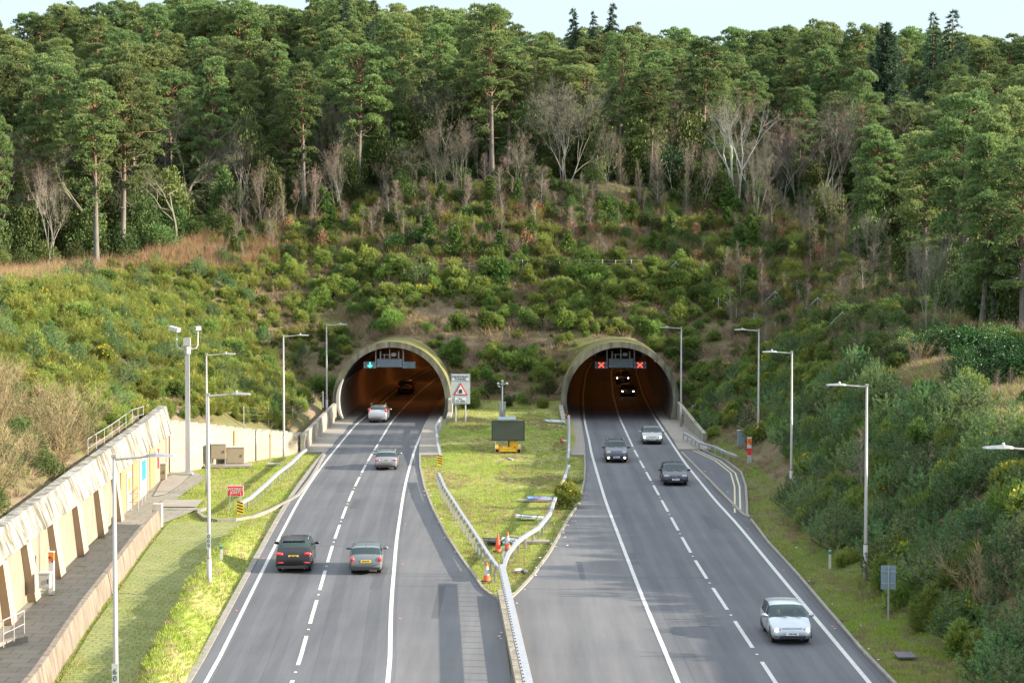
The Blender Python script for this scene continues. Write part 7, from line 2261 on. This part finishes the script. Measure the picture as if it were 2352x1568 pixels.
    mb = MB(); mb.box((0, yfp + .02, .47), (.52, .03, .12)); fp = mb.build('number_plate', M_plw, car)
    rp_z = P.get('rplate', .72); yb = onbody(0, rp_z, False)
    mb = MB(); mb.box((0, yb - .03, rp_z), (.52, .02, .12)); bp_ = mb.build('number_plate', M_ply, car)
    if rear: text_part(plate, .085, M_navy, bp_, Matrix.Translation((0, yb - .045, rp_z)) @ FACE_CAM, bold=.004, ext=.002, sx=.95)
    else: text_part(plate, .085, M_navy, fp, Matrix.Translation((0, yfp + .038, .47)) @ Matrix.Rotation(PI, 4, 'Z') @ FACE_CAM, bold=.004, ext=.002, sx=.95)
    mb = MB(); mb.ell((0, onbody(0, rp_z + .2, False) - .0, rp_z + .17), (.06, .03, .04), 8, 6); mb.build('badge', M_rim, car, smooth=True)
    # wipers, aerial, door line, rails
    zroof = float(np.interp(-yrr, -yy, ztv))
    mb = MB(); mb.tube([(0, yrr + .1, zroof), (0, yrr - .02, zroof + .22)], .008, 4); mb.build('aerial', M_trim, car)
    mb = MB()
    for x0 in (-.5, .1): mb.tube([(x0, yc + .02, float(np.interp(-yc, -yy, ztv)) + .03), (x0 + .45, yc - .12, float(np.interp(-(yc - .12), -yy, ztv)) + .035)], .01, 4)
    mb.build('wiper', M_trim, car)
    if P.get('rails'):
        for s in (-1, 1):
            xr = s * (W / 2 * .955 - (H - belt) * P.get('tumble', .28) - .02)
            mb = MB(); mb.tube([(xr, yrf - .1, H - .02), (xr, yrf - .25, H + .05), (xr, yrr + .25, H + .05), (xr, yrr + .1, H - .02)], .018, 6); mb.build('roof_rail', M_rim, car)
    if P.get('exhaust'):
        for x in P['exhaust']:
            mb = MB(); mb.lathe((x, tail - .03, .27), [(.04, 0), (.04, .12)], 10, 'Y'); mb.build('exhaust', M_rim, car)
    if P.get('spoiler'):
        mb = MB(); mb.box((0, yrr + .02, zroof + .03), (W * .6, .26, .035)); mb.build('spoiler', paint_m, car)
    for s in (-1, 1):
        for q in P.get('doors', ()):
            y = L / 2 - q * L; x = np.interp(-y, -yy, wv)
            mb = MB(); mb.box((s * (x + .001), y, .55 * (belt + cl)), (.008, .014, belt - cl - .25)); mb.build('door_gap', M_trim, car)
            mb = MB(); mb.box((s * (x + .01), y + .12, belt - .12), (.03, .15, .03)); mb.build('door_handle', paint_m, car)
    return car
HATCH = dict(L=4.15, W=1.74, H=1.44, belt=.93, prof=[(0, .52, .80), (.015, .64, .87), (.05, .74, .93), (.12, .82, .98), (.24, .93, 1.0), (.27, .97, 1.0), (.44, 1.40, 1.0), (.60, 1.44, 1.0), (.89, 1.38, .97), (.965, 1.0, .94), (.985, .92, .91), (1, .62, .84)],
    glass=(.25, .43, .885, .965), axles=(.19, .79), pillars=(.52, .74), head=(.63, .58), hr=(.2, .1, .095), tail=(.77, .70, (.10, .07, .13)), doors=(.33, .54), rplate=.78, wr=.31)
def var(b_, **k): d = dict(b_); d.update(k); return d
SUV = dict(L=4.63, W=1.89, H=1.65, belt=1.05, clear=.25, prof=[(0, .62, .82), (.015, .80, .90), (.05, .93, .95), (.10, 1.0, .98), (.22, 1.10, 1.0), (.26, 1.15, 1.0), (.40, 1.60, 1.0), (.58, 1.65, 1.0), (.88, 1.58, .98), (.955, 1.18, .95), (.985, 1.05, .93), (1, .68, .88)],
    glass=(.24, .395, .875, .955), axles=(.19, .80), pillars=(.48, .68), head=(.80, .66), hr=(.2, .1, .09), tail=(.98, .72, (.2, .09, .09)), doors=(.32, .5), rplate=.86, wr=.36, rails=True, grille=(.72, .42, .2))
def gpos(u, v, half): 
    p = at(u, v); return Vector((p.x, p.y + half, 0))
dirL = lambda y: math.atan2(-(float(Lc(y + 4)) - float(Lc(y - 4))), 8.0)
dirR = lambda y: PI + math.atan2(-(float(Rc(y + 4)) - float(Rc(y - 4))), 8.0)
black = car_paint('black_car_paint', (0.01, 0.01, 0.013), 0.0, .3); darkgrey = car_paint('dark_grey_car_paint', (0.15, 0.17, 0.185), .3)
silver = car_paint('silver_car_paint', (0.36, 0.37, 0.385), .6, .32); greysil = car_paint('grey_car_paint', (0.27, 0.28, 0.31), .6); navy = car_paint('dark_navy_car_paint', (0.01, 0.013, 0.03), 0.0, .3)
paleblue = car_paint('pale_silver_car_paint', (0.42, 0.46, 0.50), .35, .3); champagne = car_paint('champagne_car_paint', (0.34, 0.335, 0.315), .5); bluegrey = car_paint('blue_grey_car_paint', (0.05, 0.056, 0.085), .3)
cars = []
p = gpos(669, 1316, 2.3); cars.append((make_car(p, dirL(p.y), var(SUV, tail2=(.55, .66, (.16, .05, .035)), exhaust=(-.55, .55), spoiler=True), black, 'black SUV driving away in the left lane, nearest on the left road', 'SD11 YAU', True), 0))
p = gpos(836, 1320, 2.0); cars.append((make_car(p, dirL(p.y), var(HATCH, L=4.03, W=1.72, H=1.47, tail=(.78, .69, (.11, .08, .14)), exhaust=(.5,), rplate=.7), darkgrey, 'dark grey hatchback driving away beside the black SUV', 'GU10 BYO', True), 1))
p = gpos(885, 1080, 2.3); cars.append((make_car(p, dirL(p.y), var(HATCH, L=4.65, W=1.79, H=1.46, prof=[(0, .52, .80), (.015, .66, .87), (.05, .76, .93), (.12, .84, .98), (.25, .93, 1.0), (.29, .97, 1.0), (.43, 1.42, 1.0), (.60, 1.46, 1.0), (.90, 1.39, .97), (.965, 1.0, .94), (.985, .92, .9), (1, .62, .85)], glass=(.26, .425, .895, .965), rails=True, tail=(.78, .66, (.19, .08, .08)), exhaust=(-.5, .5), rplate=.78), greysil, 'silver-grey estate car driving away in the right lane before the left tunnel', 'KR16 LZE', True), 0))
p = gpos(867, 971, 2.4); cars.append((make_car(p, dirL(p.y), var(SUV, L=4.9, W=1.93, H=1.76, tail=(1.12, .80, (.1, .1, .34)), rplate=1.0), silver, 'silver SUV with tall red tail lights entering the left tunnel', 'LV66 OCW', True), 0))
p = gpos(931, 905, 2.2); cars.append((make_car(p, dirL(p.y + 12) , var(SUV, L=4.4, W=1.8, H=1.6), black, 'dark car already inside the left tunnel', 'BV14 HNK', True), 0))
p = gpos(1820, 1482, 0.1); cars.append((make_car(Vector((p.x, p.y + 2.05, 0)), dirR(p.y + 2), var(HATCH, L=4.15, W=1.735, H=1.44, grille=(.64, .4, .09), tumble=.31, pillars=(.545,), doors=(.36,)), paleblue, 'pale silver hatchback with headlights on, nearest car on the right road', 'LB02 OXJ', False, lights=True), 2))
p = gpos(1553, 1116, 0.1); cars.append((make_car(Vector((p.x, p.y + 2.1, 0)), dirR(p.y + 2), var(HATCH, L=4.34, W=1.84, H=1.5, hr=(.24, .12, .09), head=(.68, .62), grille=(.66, .42, .08)), navy, 'dark navy hatchback in the left lane of the right road', 'EA08 KVX', False), 0))
p = gpos(1417, 1063, 0.1); cars.append((make_car(Vector((p.x, p.y + 2.2, 0)), dirR(p.y + 2), var(SUV, L=4.55, W=1.82, H=1.68, hr=(.2, .13, .14), head=(.80, .62), grille=(.78, .36, .12), tumble=.30), bluegrey, 'dark blue-grey compact SUV with fog lamps lit on the right road', 'HV57 KCL', False, fog=True), 2))
p = gpos(1500, 1021, 0.1); cars.append((make_car(Vector((p.x, p.y + 2.1, 0)), dirR(p.y + 2), var(HATCH, L=4.25, W=1.8, H=1.46, hr=(.22, .11, .09), head=(.64, .62), grille=(.66, .34, .06)), champagne, 'champagne silver hatchback with headlights on behind the dark SUV', 'RE63 FLZ', False, lights=True), 0))
p = gpos(1444, 911, 0.1); cars.append((make_car(Vector((p.x, p.y + 2.1, 0)), dirR(p.y + 2), var(HATCH, L=4.3, W=1.8, H=1.5), black, 'dark car with bright headlights inside the right tunnel, the nearer one', 'YD13 MWT', False, lights=True), 0))
p = gpos(1432, 882, 0.1); cars.append((make_car(Vector((p.x, p.y + 2.1, 0)), dirR(p.y + 2), var(SUV, L=4.4, W=1.85, H=1.75), black, 'dark tall car with bright headlights inside the right tunnel, the farther one', 'VN64 TUP', False, lights=True), 0))
# people seen through the glass (seated, hands on the wheel)
def person(car, x, y, z, cloth, label, driver=True):
    g = MB()
    sc_z = .92
    z -= .27
    def V(a, b_, c): return Vector((x + a, y + b_, z + c))
    g.lathe(V(0, 0, 0), [(.16, 0), (.17, .15), (.2, .35), (.19, .46), (.09, .54), (.055, .57), (.055, .62)], 10)
    for s in (-1, 1):
        g.tube([V(s * .2, 0, .45), V(s * .26, .12, .26), V(s * .17, .42, .27)], [.055, .045, .035], 7)
        g.ell(V(s * .16, .45, .28), (.045, .06, .035), 7, 5)
    body = g.build('person', cloth)
    h = MB(); h.ell(V(0, .02, .74), (.085, .1, .125), 12, 9); h.ell(V(0, .115, .725), (.014, .02, .02), 6, 4)
    for s in (-1, 1): h.ell(V(s * .085, .01, .73), (.012, .02, .03), 6, 4)
    h.build('head', M_skin, body, smooth=True)
    hh = MB(); hh.ell(V(0, -.015, .785), (.093, .105, .1), 10, 7); hh.build('hair', M_hair, body, smooth=True)
    body.matrix_world = car.matrix_world
    body.location = car.location; body.rotation_euler = car.rotation_euler
    tag(body, label, 'person')
C = [c_[0] for c_ in cars]
# right-hand drive: facing +Y the driver sits on the +X side
person(C[1], .36, .35, .62, M_cloth1, 'driver seen through the rear window of the dark grey hatchback')
person(C[5], .36, .3, .60, M_cloth2, 'driver in blue at the wheel of the pale silver hatchback')
person(C[5], -.36, .3, .60, M_cloth1, 'front passenger in dark clothes in the pale silver hatchback')
person(C[7], .36, .3, .78, M_cloth1, 'driver in dark clothes in the compact SUV with fog lamps')
person(C[7], -.36, .3, .78, M_cloth2, 'passenger in blue in the compact SUV with fog lamps')
person(C[8], .36, .3, .62, M_cloth1, 'driver of the champagne silver hatchback')
person(C[6], .36, .3, .64, M_cloth1, 'driver of the dark navy hatchback')
